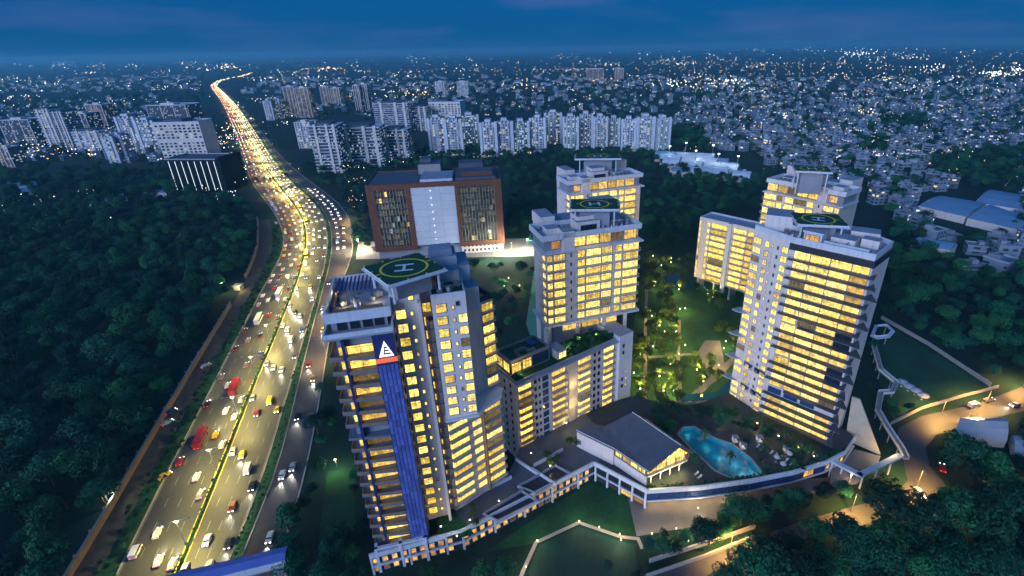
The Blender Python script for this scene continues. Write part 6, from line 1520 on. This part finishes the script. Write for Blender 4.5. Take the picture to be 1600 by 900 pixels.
def house_proto(k, w, d, h):
    b = MB(); b.box(-w / 2, w / 2, -d / 2, d / 2, 0, h, 0, 1); body = b.mesh('wall', [M['cw_house'], M['hroof']])
    b = MB(); pl = [(-w / 2 - .3, -d / 2 - .3), (w / 2 + .3, -d / 2 - .3), (w / 2 + .3, d / 2 + .3), (-w / 2 - .3, d / 2 + .3)]; b.wallstrip(pl, .5, h, h + .9, 0, True); par = b.mesh('parapet', M['hwhite' if k % 2 else 'grey'])
    b = MB(); sx = -w * .3 if k % 3 else w * .1; b.box(sx, sx + 3.2, -.5, d / 2 - .6, h, h + 2.6); st = b.mesh('stair_room', M['hwhite' if k % 2 else 'grey'])
    b = MB(); b.tube([(w * .3, d * .2, h), (w * .3, d * .2, h + 1.8)], .9, 8); tk = b.mesh('water_tank', M['dark'])
    b = MB(); b.box(-w / 2 + .5, w / 2 - .5, -d / 2 - 1.1, -d / 2, h * .5 - .1, h * .5 + .8); bl = b.mesh('balcony', M['hwhite'])
    return body, par, st, tk, bl
for k in range(8): protos.append(house_proto(k, rng.uniform(9, 14), rng.uniform(8, 12), (5, 7.5, 7.5, 10.5, 10.5, 13.5, 7.5, 10.5)[k]))
q_ = {}
for k, (x, y, w, d, h, a, ip) in enumerate(hs[:290]):
    st_ = {5: 'one-storey', 7.5: 'two-storey', 10.5: 'three-storey', 13.5: 'four-storey'}[(5, 7.5, 7.5, 10.5, 10.5, 13.5, 7.5, 10.5)[k % 8]]
    zone = 'at the wood edge below the warehouses' if y < 330 else 'just behind the warehouses on the right' if y < 420 and x > 300 else 'between the warehouses and the far right tower' if y < 430 else 'in the middle suburb, left part near the white sheds' if x < 260 and y < 620 else 'in the middle suburb toward the right edge' if y < 560 else 'in the farther suburb, left part' if x < 420 else 'in the farther suburb toward the right edge'
    o = thing('house', 'flat-roofed %s %s house %s' % (st_, 'white-edged' if k % 2 else 'stone-edged', zone), 'house', (x, y, 0), 'houses ' + zone)
    o.rotation_euler[2] = a; s = rng.uniform(.85, 1.2); o.scale = (s, s, rng.uniform(.85, 1.15))
    for nm, me in zip(('wall', 'parapet', 'stair_room', 'water_tank', 'balcony'), protos[k % 8]):
        c = bpy.data.objects.new(nm, me); COL.objects.link(c); c.parent = o
q = MB(); rn = []
for (x, y, w, d, h, a, ip) in hs[290:]:
    n0 = len(q.f); box_mesh(q, x, y, 0, a, w, d, h, 0); q.m[-1] = 1
    if y < 2200: box_mesh(q, x + rng.uniform(-2, 2), y + 1, h, a, w * .35, d * .4, 2.4, 0)
    rn += [rng.random()] * (len(q.f) - n0)
o = q.top('distant_suburb', [M['cw_house'], M['hroof']]); tag(o, 'mass of small flat-roofed houses stretching to the horizon', 'suburb', kind='stuff')
at_ = o.data.attributes.new('rnd', 'FLOAT', 'FACE'); at_.data.foreach_set('value', rn)
# street lamps and signs of the far city, too many to count
cl = {m: MB() for m in ('lampw', 'lampc', 'lampy')}
def spark(b_, x, y, z, r):
    i = len(b_.v); b_.v += [(x + r, y, z), (x - r, y, z), (x, y + r, z), (x, y - r, z), (x, y, z + r), (x, y, z - r)]
    b_.f += [tuple(i + j for j in f_) for f_ in ((0, 2, 4), (2, 1, 4), (1, 3, 4), (3, 0, 4), (2, 0, 5), (1, 2, 5), (3, 1, 5), (0, 3, 5))]; b_.m += [0] * 8
def lights(n, x0, x1, y0, y1, warm=.5, size=1.0, zlo=5, zhi=16):
    seeds = [(rng.uniform(x0, x1), y0 + (y1 - y0) * rng.random()) for _ in range(max(3, n // 14))]
    for _ in range(n):
        px = rng.uniform(x0, x1); py = y0 + (y1 - y0) * rng.random()
        if rng.random() < .62:
            c_ = rng.choice(seeds); px, py = rng.gauss(c_[0], 11), rng.gauss(c_[1], 2.0)
        hz = 77 - .01875 * (px - 800)
        p = at(px, max(py, hz + 5.5), 0)
        r_ = rng.random(); m = 'lampw' if r_ < warm * .6 else 'lampy' if r_ < warm else 'lampc'
        dd = math.hypot(p[0], p[1])
        if dd > 22500: continue
        spark(cl[m], p[0], p[1], rng.uniform(zlo, zhi) + dd * .002, dd * .00042 * size * rng.choice((.6, .8, 1, 1, 1.7)))
def cluster(px, py, sx, sy, n, warm, size=1.2):
    for _ in range(n):
        x, y = rng.gauss(px, sx), rng.gauss(py, sy)
        p = at(x, max(y, 84 - .01875 * (x - 800))); dd = math.hypot(p[0], p[1])
        if dd > 22500: continue
        r_ = rng.random(); spark(cl['lampw' if r_ < warm * .5 else 'lampy' if r_ < warm else 'lampc'], p[0], p[1], rng.uniform(5, 18), dd * .00042 * size * rng.uniform(.6, 1.7))
lights(260, 0, 330, 100, 165, .5, .8); lights(560, 400, 1060, 84, 140, .4, .8); lights(800, 1060, 1600, 78, 155, .4, .8); lights(330, 1060, 1600, 150, 260, .6, .62); lights(200, 480, 1050, 135, 175, .6, .7); lights(170, 0, 330, 160, 255, .5, .62); lights(60, 1200, 1600, 250, 330, .75, .55)
lights(70, 360, 480, 130, 300, .7, 1.0); lights(26, 0, 260, 285, 380, .2, .7); lights(40, 490, 660, 225, 300, .7, .8, 6, 12); lights(50, 650, 1050, 232, 262, .6, .8, 5, 9)
for a in ((345, 106, 22, 3, 40, .8), (505, 109, 18, 1.2, 40, .9, 1.0), (1060, 137, 14, 3, 26, .1, 1.4), (1137, 133, 14, 3, 46, .1, 1.4), (1345, 85, 14, 4, 40, .3), (1555, 120, 12, 1.2, 50, .1, 1.2), (1455, 108, 10, 3, 16, .3), (1590, 112, 8, 5, 22, .2), (640, 150, 30, 4, 40, .95, 1.1), (815, 140, 12, 4, 26, .95, 1.1), (1350, 182, 7, 3, 22, .9, 1.3), (1225, 192, 4, 2.5, 14, .3, 1.3), (1375, 262, 5, 3, 14, .9, 1.0), (365, 225, 10, 16, 60, .6, 1.0), (30, 245, 20, 8, 24, .7, 1.0), (330, 212, 5, 6, 26, .2, 1.0), (110, 245, 50, 5, 50, .5, .9), (380, 280, 18, 9, 40, .4, .9), (345, 318, 20, 6, 20, .3, .8), (555, 335, 8, 5, 14, .8, .7)): cluster(*a)
for k in range(26):                                   # lamps strung along the suburb's streets
    px, py = rng.uniform(1080, 1640), 100 + 190 * rng.random() ** 1.5
    p = at(px, py); a = rng.choice((R_(20), R_(112), R_(150))) + rng.uniform(-.2, .2); dd = math.hypot(p[0], p[1])
    for j in range(int(rng.uniform(8, 22))):
        s_ = 30 * max(1, dd / 900) * j; x, y = p[0] + math.cos(a) * s_, p[1] + math.sin(a) * s_ + rng.uniform(-6, 6)
        spark(cl['lampy' if k % 3 else 'lampw'], x, y, 9, math.hypot(x, y) * .00036)
for k in range(16):
    px, py = rng.uniform(420, 1060), rng.uniform(96, 150)
    p = at(px, py); a = rng.uniform(-.5, .5); dd = math.hypot(p[0], p[1])
    for j in range(int(rng.uniform(8, 20))):
        s_ = 34 * max(1, dd / 900) * j; spark(cl['lampy' if k % 2 else 'lampw'], p[0] + math.cos(a) * s_, p[1] + math.sin(a) * s_, 9, dd * .00036)
for m, b_ in cl.items(): tag(b_.top('city_lights', M[m]), {'lampw': 'warm white pinpoint lights of the far city', 'lampc': 'cool white pinpoint lights of the far city', 'lampy': 'orange pinpoint lights of the far city'}[m], 'city lights', kind='stuff')

# ================================================================== TREES
def crown_mesh(seed, h, r, leafm, n=760, lobes=9, leaf=.58):
    g = random.Random(seed); b = MB()
    L = []
    for k in range(lobes):
        a = 2 * math.pi * k / lobes + g.uniform(-.4, .4); rr = r * g.uniform(.25, .62) if k else 0
        L.append((rr * math.cos(a), rr * math.sin(a), h * g.uniform(.52, .86) if k else h * .8, r * g.uniform(.32, .55)))
    for _ in range(n):
        lx, ly, lz, lr = g.choice(L)
        u, v = g.uniform(-.75, 1), g.uniform(0, 2 * math.pi); s = math.sqrt(max(0, 1 - u * u)); q = lr * g.uniform(.72, 1.08)
        c = Vector((lx + q * s * math.cos(v), ly + q * s * math.sin(v), lz + q * u * .85))
        nrm = Vector((s * math.cos(v) + g.uniform(-.5, .5), s * math.sin(v) + g.uniform(-.5, .5), u + g.uniform(-.2, .7))).normalized()
        t = nrm.orthogonal().normalized(); w = nrm.cross(t); ro = g.uniform(0, 6.28)
        t, w = t * math.cos(ro) + w * math.sin(ro), w * math.cos(ro) - t * math.sin(ro)
        sz = leaf * g.uniform(.55, 1.25)
        b.face([c - t * sz * .6, c + w * sz * .42 + nrm * .1, c + t * sz * .7, c - w * sz * .4 + nrm * .12])
    return b.mesh('crown', leafm)
def trunk_mesh(seed, h):
    g = random.Random(seed); b = MB()
    b.tube([(0, 0, 0), (.1, .05, h * .25), (g.uniform(-.3, .3), g.uniform(-.3, .3), h * .55), (g.uniform(-.4, .4), g.uniform(-.4, .4), h * .8)], .32, 6, 0, .08)
    for k in range(4):
        a = g.uniform(0, 6.28); z = h * g.uniform(.3, .5); b.tube([(0, 0, z), (math.cos(a) * h * .13, math.sin(a) * h * .13, z + h * .12), (math.cos(a) * h * .26, math.sin(a) * h * .26, z + h * .2)], .12, 4, 0, .03)
    return b.mesh('trunk', M['trunk'])
TP = []
for k in range(7):
    h = (9, 11, 8, 10, 12, 7.5, 9.5)[k]; r = (4.6, 4.8, 4.4, 5.2, 4.4, 3.8, 5.0)[k]
    TP.append((crown_mesh(40 + k, h, r, M['leaf'][k % 3], n=1350 if k < 5 else 1000), trunk_mesh(80 + k, h)))
def palm_meshes(seed):
    g = random.Random(seed); b = MB()
    for k in range(16):
        a = 2 * math.pi * k / 16 + g.uniform(-.15, .15); lift = g.uniform(.1, 1.0); L = g.uniform(2.4, 3.2); pr = None
        for j in range(5):
            t = j / 4; p = (math.cos(a) * L * t, math.sin(a) * L * t, 6.3 + lift * 2.2 * t - 2.6 * t * t); w = .42 * (1 - t * .85)
            cur = ((p[0] - math.sin(a) * w, p[1] + math.cos(a) * w, p[2] - .1), (p[0] + math.sin(a) * w, p[1] - math.cos(a) * w, p[2] - .1))
            if pr: b.face([pr[0], pr[1], cur[1], cur[0]])
            pr = cur
    t_ = MB(); t_.tube([(0, 0, 0), (.15, 0, 3), (0, .1, 6.3)], .2, 6, 0, .13)
    return b.mesh('crown', M['hedge']), t_.mesh('trunk', M['trunk'])
PALM = palm_meshes(5)
GP = [(crown_mesh(140 + k, 8.5 + k, 4.2 + .3 * k, M['gleaf'], n=1100), TP[k][1]) for k in range(3)]

foot = [[T(-3, -3), T(40, -3), T(44, 20), T(30, 32), T(-3, 28)], K[:3] + [(20, 139), (28, 168), (-14, 150), (-30, 125)], deckB, MPR(-2, LM + 2, -4, 15), [PC(-2, -3), PC(40, -3), PC(40, 32), PC(-2, 32)], [RA, RB, RC, (109, 146), (110, 156), RE2, RF2],
        [(0, 238), (50, 252), (45, 290), (0, 280)], [(98, 250), (125, 210), (150, 225), (120, 268)], [(80, 284), (115, 250), (125, 260), (95, 296)], BPR(-3, LB + 3, -8, 52)]
roadpoly = [eLE + eSR[::-1]]
avoid = foot + [G([(1285, 765), (1350, 785), (1425, 745), (1405, 690), (1330, 692)]), left_ + right_[::-1], G([(980, 772), (995, 838), (1130, 815), (1200, 782), (1290, 768), (1300, 740), (1010, 765)])]
wkb = [(p[0] - 3, p[1]) for p in wk] + [(p[0] + 4, p[1]) for p in wk[::-1]]
tent = [G([(1476, 728), (1580, 738), (1570, 656), (1486, 656)])]
regs = [  # polygon, spacing, height range, individual label, group
    (G([(-160, 930), (-160, 268), (60, 276), (262, 268), (275, 302), (392, 322), (402, 345), (402, 385), (376, 440), (345, 495), (282, 600), (228, 692), (172, 790), (108, 900), (90, 935)]), 8.4, (.62, 1.4), 'dark leafy tree in the wood left of the highway', 'trees of the wood left of the highway', .06),
    (G([(446, 935), (452, 860), (462, 805), (486, 735), (497, 655), (508, 610), (514, 575), (512, 605), (528, 680), (508, 700), (500, 735), (492, 850), (560, 850), (575, 935)]), 6.2, (.55, .95), 'bushy tree in the strip between service road and blue-ribbed tower', 'trees between service road and tower', .0),
    (G([(556, 725), (566, 780), (580, 850), (572, 935), (556, 935), (552, 800)]), 5.4, (.35, .6), 'clipped small tree along the lawn beside the blue-ribbed tower', 'small trees by the tower lawn', .0),
    (G([(1015, 940), (1110, 900), (1200, 866), (1290, 842), (1380, 825), (1480, 805), (1500, 770), (1480, 735), (1468, 705), (1490, 692), (1560, 700), (1660, 650), (1660, 940)]), 6.4, (.6, 1.45), 'dense dark tree in the wood at the lower right', 'trees of the wood at the lower right', .02),
    (G([(1010, 850), (1130, 824), (1205, 786), (1295, 772), (1300, 756), (1340, 760), (1390, 742), (1410, 730), (1408, 762), (1330, 782), (1240, 806), (1180, 826), (1020, 884)]), 3.9, (.5, .95), 'round tree between the plaza and the lower road', 'trees between plaza and lower road', .05),
    (G([(760, 872), (840, 860), (818, 905), (1000, 880), (1000, 940), (600, 940), (610, 905)]), 7.0, (.4, .75), 'low tree on the foreground slope below the podium', 'trees on the foreground slope', .45),
    (G([(1398, 352), (1470, 412), (1560, 438), (1660, 430), (1660, 600), (1560, 598), (1460, 540), (1384, 496)]), 8.4, (.55, 1.3), 'dense dark tree in the wood right of the right tower', 'trees of the wood right of the tower', .03),
    (G([(1365, 530), (1374, 575), (1362, 610), (1360, 660), (1375, 690), (1400, 735), (1390, 740), (1362, 700), (1352, 620)]), 5.5, (.35, .7), 'small tree under the raised walkway', 'small trees under the walkway', .1),
    (G([(1378, 618), (1410, 632), (1440, 636), (1395, 658), (1380, 655)]), 5.5, (.35, .6), 'small bush-like tree behind the walkway bend', 'small trees behind the walkway', .1),
    (G([(478, 262), (545, 285), (570, 300), (588, 398), (556, 380), (552, 335), (532, 308), (500, 290)]), 8.0, (.7, 1.1), 'tree between the highway curve and the brown office block', 'trees beside the highway curve', .1),
    (G([(490, 258), (655, 232), (1048, 240), (1050, 262), (900, 262), (700, 262), (565, 272), (500, 275)]), 9.5, (.7, 1.1), 'tree of the dark belt behind the brown office block', 'trees of the belt behind the offices', .05),
    (G([(790, 262), (880, 262), (880, 400), (834, 400), (796, 375)]), 9.0, (.7, 1.15), 'tree in the dark field right of the brown office block', 'trees right of the brown office', .35),
    (G([(1008, 262), (1200, 285), (1195, 330), (1085, 345), (1075, 395), (1008, 400)]), 9.0, (.7, 1.15), 'tree in the dark wood between the two tower groups', 'trees between the tower groups', .06),
    (G([(700, 420), (835, 420), (830, 500), (800, 560), (780, 540), (770, 430)]), 7.0, (.5, .85), 'tree on the sloping lawn behind the blue-ribbed tower', 'trees behind the blue-ribbed tower', .35),
    (G([(1008, 402), (1085, 402), (1088, 430), (1052, 480), (1075, 610), (1050, 640), (990, 636), (990, 540), (1006, 440)]), 5.6, (.45, .8), 'garden tree lit warm by lamps in the court behind the pool', 'lit trees of the garden court', .22),
    (G([(1075, 560), (1110, 560), (1130, 600), (1085, 610)]), 5.5, (.45, .7), 'garden tree beside the court terrace', 'lit trees by the court terrace', .2),
    (G([(1108, 470), (1160, 480), (1150, 560), (1125, 540)]), 6.0, (.5, .8), 'garden tree at the foot of the right tower, court side', 'trees at the tower foot', .25),
]
regs.append((G([(1083, 438), (1180, 472), (1165, 500), (1085, 458)]), 5.5, (.45, .75), 'dark tree along the foot of the lower lit block', 'trees at the foot of the lower block', .1))
trees = []
for ri, (po, s, hr, lb, gr, skip) in enumerate(regs):
    for (x, y) in jgrid(po, s, lambda y: 1.0 if y < 420 else 1.25):
        if rng.random() < skip: continue
        if any(inside((x, y), f_) for f_ in avoid) or any(inside((x, y), r_) for r_ in roadpoly) or inside((x, y), wkb) or any(inside((x, y), t_) for t_ in tent): continue
        trees.append((x, y, 0.0, rng.uniform(*hr) * (1.35 if rng.random() < .12 and hr[1] > .9 else 1), ri))
# planting on the pool deck and podium
def deck_trees(poly, s, hr, ri):
    for (x, y) in jgrid([at(px, py, ZD)[:2] for px, py in poly], s, lambda y: 1.0):
        if inside((x, y), pool): continue
        trees.append((x, y, ZD, rng.uniform(*hr), ri))
regs.append((None, 0, 0, 'dark round tree on the planted bank beside the pool', 'trees beside the pool', 0))
regs.append((None, 0, 0, 'low shrub-like tree lit yellow on the podium deck', 'small trees on the podium deck', 0))
deck_trees([(1012, 655), (1035, 637), (1110, 640), (1150, 655), (1140, 676), (1110, 668), (1080, 655), (1055, 662), (1045, 690), (1030, 690)], 3.6, (.38, .6), len(regs) - 2)
deck_trees([(1088, 712), (1105, 735), (1090, 745), (1080, 740)], 3.0, (.3, .42), len(regs) - 2)
deck_trees([(1200, 690), (1270, 712), (1290, 722), (1262, 735), (1245, 712)], 3.4, (.28, .42), len(regs) - 2)
deck_trees([(1150, 690), (1186, 700), (1240, 712), (1268, 730), (1252, 738), (1225, 727), (1190, 712)], 3.0, (.2, .34), len(regs) - 2)
deck_trees([(1140, 650), (1200, 678), (1262, 712), (1258, 718), (1195, 688), (1136, 662)], 2.6, (.25, .42), len(regs) - 2)
deck_trees([(1175, 712), (1184, 712), (1212, 742), (1202, 744)], 1.6, (.14, .2), len(regs) - 2)
deck_trees([(848, 738), (870, 725), (895, 700), (880, 690), (850, 715)], 2.6, (.22, .38), len(regs) - 1)
deck_trees([(882, 690), (905, 712), (925, 712), (900, 690)], 2.6, (.28, .4), len(regs) - 1)
deck_trees([(722, 800), (750, 830), (760, 825), (735, 795)], 2.4, (.25, .36), len(regs) - 1)
print('trees', len(trees))
def near(t): return depth((t[0], t[1], t[2] + 6)) / (t[3] ** 1.0)
trees.sort(key=near)
GARDEN = {14, 15, 16, len(regs) - 1}
gtrees = [t for t in trees if t[4] in GARDEN]; trees = gtrees[:95] + [t for t in trees if t[4] not in GARDEN]
src = []
for k, (x, y, z, s, ri) in enumerate(trees[:285]):
    cm, tm = TP[rng.randrange(7)] if ri not in GARDEN else GP[rng.randrange(3)]
    lb_ = regs[ri][3]
    sz_ = 'tall broad' if s > 1.25 else 'tall' if s > 1.05 else 'middling' if s > .85 else 'small'
    if ri in (0, 3, 6):
        v_ = np.array((x, y, z + 5 - CAM_H)); py_ = PPY - FPX * (v_ @ _EY) / (v_ @ _F); px_ = PPX + FPX * (v_ @ _EX) / (v_ @ _F)
        if ri == 0: lb_ = sz_ + ' dark tree in the left wood, ' + ('front row along the ochre wall' if min(math.hypot(x - p_[0], y - p_[1]) for p_ in eBW) < 13 or any(abs(p_[1] - y) < 12 and abs(p_[0] - x) < 13 for p_ in eBW) else 'near the bottom left corner' if py_ > 760 and px_ < 120 else 'below the lit gate frame' if py_ > 780 else 'level with the gate frame' if py_ > 660 else 'toward its middle, near the left edge' if px_ < 130 else 'toward its middle, behind the wall row')
        elif ri == 3: lb_ = sz_ + ' dark tree in the lower right wood, ' + ('around the tent hall' if py_ < 740 else 'right edge below the tent hall' if px_ > 1500 and py_ < 830 else 'along the lower road' if px_ < 1250 else 'at the bottom edge' if py_ > 860 else 'beside the junction')
        else: lb_ = sz_ + ' dark tree in the wood right of the right tower'
    elif ri in (1, 4, 14): lb_ = sz_ + ' ' + lb_
    o = thing('tree', lb_, 'tree', (x, y, z), regs[ri][4]); o.rotation_euler[2] = rng.uniform(0, 6.28); o.scale = (s * rng.uniform(.9, 1.15), s * rng.uniform(.9, 1.15), s)
    for nm, me in (('trunk', tm), ('crown', cm)):
        c = bpy.data.objects.new(nm, me); COL.objects.link(c); c.parent = o
        if nm == 'crown' and ri not in GARDEN and me not in [q_.data for q_ in src]: src.append(c)
palms = [(1135, 652), (1186, 668), (1205, 676), (1224, 690), (1240, 697), (1256, 706), (1172, 660), (1148, 655), (1268, 716), (1100, 690), (1140, 726)]
for k, (px, py) in enumerate(palms):
    p = at(px, py, ZD); o = thing('palm_tree', 'palm tree on the pool deck, %s from the left below the right tower' % ordn(sorted(range(len(palms)), key=lambda j: palms[j][0]).index(k)).replace('nearest', 'first'), 'palm tree', p, 'palms on the pool deck'); o.scale = (.75,) * 3; o.rotation_euler[2] = rng.uniform(0, 6)
    for nm, me in (('trunk', PALM[1]), ('crown', PALM[0])):
        c = bpy.data.objects.new(nm, me); COL.objects.link(c); c.parent = o

def scatter(name, label, cat, pts, sources):
    me = bpy.data.meshes.new(name); me.from_pydata([p[:3] for p in pts], [], [])
    for nm, ty, vals in (('sc', 'FLOAT', [p[3] for p in pts]), ('rz', 'FLOAT', [rng.uniform(0, 6.28) for _ in pts]), ('ix', 'INT', [rng.randrange(len(sources)) for _ in pts])):
        a = me.attributes.new(nm, ty, 'POINT'); a.data.foreach_set('value', vals)
    o = inst(name, me, None, (0, 0, 0)); tag(o, label, cat, kind='stuff')
    ng = bpy.data.node_groups.new(name + '_nodes', 'GeometryNodeTree')
    ng.interface.new_socket('Geometry', in_out='INPUT', socket_type='NodeSocketGeometry'); ng.interface.new_socket('Geometry', in_out='OUTPUT', socket_type='NodeSocketGeometry')
    n, l = ng.nodes, ng.links
    gi, go = n.new('NodeGroupInput'), n.new('NodeGroupOutput')
    iop = n.new('GeometryNodeInstanceOnPoints'); jn = n.new('GeometryNodeJoinGeometry')
    for s_ in sources[::-1]:
        oi = n.new('GeometryNodeObjectInfo'); oi.transform_space = 'ORIGINAL'; oi.inputs['Object'].default_value = s_; oi.inputs['As Instance'].default_value = True
        l.new(oi.outputs['Geometry'], jn.inputs[0])
    def na(nm, ty):
        a = n.new('GeometryNodeInputNamedAttribute'); a.data_type = ty; a.inputs['Name'].default_value = nm; return a.outputs['Attribute']
    cx = n.new('ShaderNodeCombineXYZ'); l.new(na('rz', 'FLOAT'), cx.inputs[2])
    l.new(gi.outputs[0], iop.inputs['Points']); l.new(jn.outputs[0], iop.inputs['Instance']); iop.inputs['Pick Instance'].default_value = True
    l.new(na('ix', 'INT'), iop.inputs['Instance Index']); l.new(cx.outputs[0], iop.inputs['Rotation']); l.new(na('sc', 'FLOAT'), iop.inputs['Scale'])
    l.new(iop.outputs[0], go.inputs[0])
    md = o.modifiers.new('scatter', 'NODES'); md.node_group = ng
    return o
scatter('woodland', 'dark mass of trees filling the woods around the towers', 'woodland', [(t[0], t[1], t[2], t[3]) for t in trees[285:]], src[:5])
far_t = []
for (x, y, w, d, h, a, ip) in hs:
    for rep in range(2):
      if y < 2600 and rng.random() < (.8 if ip == 0 else .4):
        far_t.append((x + rng.uniform(-11, 11) * max(1, y / 900), y + rng.uniform(4, 11), 0, rng.uniform(.7, 1.35) * max(1, y / 1100)))
for g_ in dark_gaps:
    far_t += [(x, y, 0, rng.uniform(.9, 1.5)) for x, y in jgrid(g_, 11, lambda y: 1.0)]
far_t += [(x, y, 0, rng.uniform(.8, 1.5) * max(1, y / 1000)) for x, y in jgrid(G([(-80, 160), (330, 150), (260, 260), (-80, 268)]), 26, lambda y: max(1, y / 800)) if rng.random() < .5]
far_t += [(x, y, 0, rng.uniform(1.2, 2.0)) for x, y in jgrid(G([(470, 150), (1060, 148), (1060, 190), (480, 196)]), 30, lambda y: max(1, y / 900)) if rng.random() < .5]
scatter('suburb_trees', 'dark trees scattered among the far houses', 'trees', far_t, src[:5])
# median and verge planting, hedges: nobody could count it
hp = []
for ln, w, s0 in ((eME, .5, 2.1), (lerp(eRE, eSL, .5), 1.2, 2.4)):
    for (x, y, a) in resample(ln, 1.9):
        if 85 < y < 640: hp.append((x + rng.uniform(-w, w), y, .1, rng.uniform(.10, .17)))
for (x, y, a) in resample(lerp(eBW, eLEn, .78), 1.7):
    if y < 420:
        for j in range(2): hp.append((x + rng.uniform(-3.4, 3.4), y + rng.uniform(-1, 1), 0, rng.uniform(.10, .26)))
for j in range(110): p = MP(rng.uniform(25, 45), rng.uniform(.8, 10)); hp.append((p[0], p[1], ZM, rng.uniform(.12, .3)))
for j in range(26): p = MP(rng.uniform(.6, 4), rng.uniform(.6, 4.5)); hp.append((p[0], p[1], ZM, rng.uniform(.1, .2)))
for j in range(150):
    k = rng.randrange(3, 8); t_ = rng.random(); hp.append((K[k][0] + (K[k + 1][0] - K[k][0]) * t_, K[k][1] + (K[k + 1][1] - K[k][1]) * t_ + rng.uniform(1.2, 2.2), ZD, rng.uniform(.08, .13)))
for j in range(60): hp.append((rng.uniform(-12, -4) , rng.uniform(168, 176), 35, .01))
scatter('hedges', 'low hedges and shrubs along median, verges and roof gardens', 'hedge', hp, src[:3])

# ================================================================== HAZE
hb = MB(); hb.box(-24600, 24600, -1500, 24600, -1.1, 172)
ho = hb.top('haze', []) if False else inst('haze', hb.mesh('haze', []), None, (0, 0, 0))
mh = bpy.data.materials.new('haze_air'); mh.use_nodes = True
n, l = mh.node_tree.nodes, mh.node_tree.links; n.clear()
o_ = n.new('ShaderNodeOutputMaterial'); pv = n.new('ShaderNodeVolumePrincipled')
pv.inputs['Color'].default_value = (.32, .85, 1.0, 1); pv.inputs['Density'].default_value = 1.15e-4; pv.inputs['Anisotropy'].default_value = 0.2
l.new(pv.outputs[0], o_.inputs['Volume'])
ho.data.materials.append(mh); tag(ho, kind='stuff'); ho['label'] = 'thin blue evening haze over the whole city'; ho['category'] = 'haze'
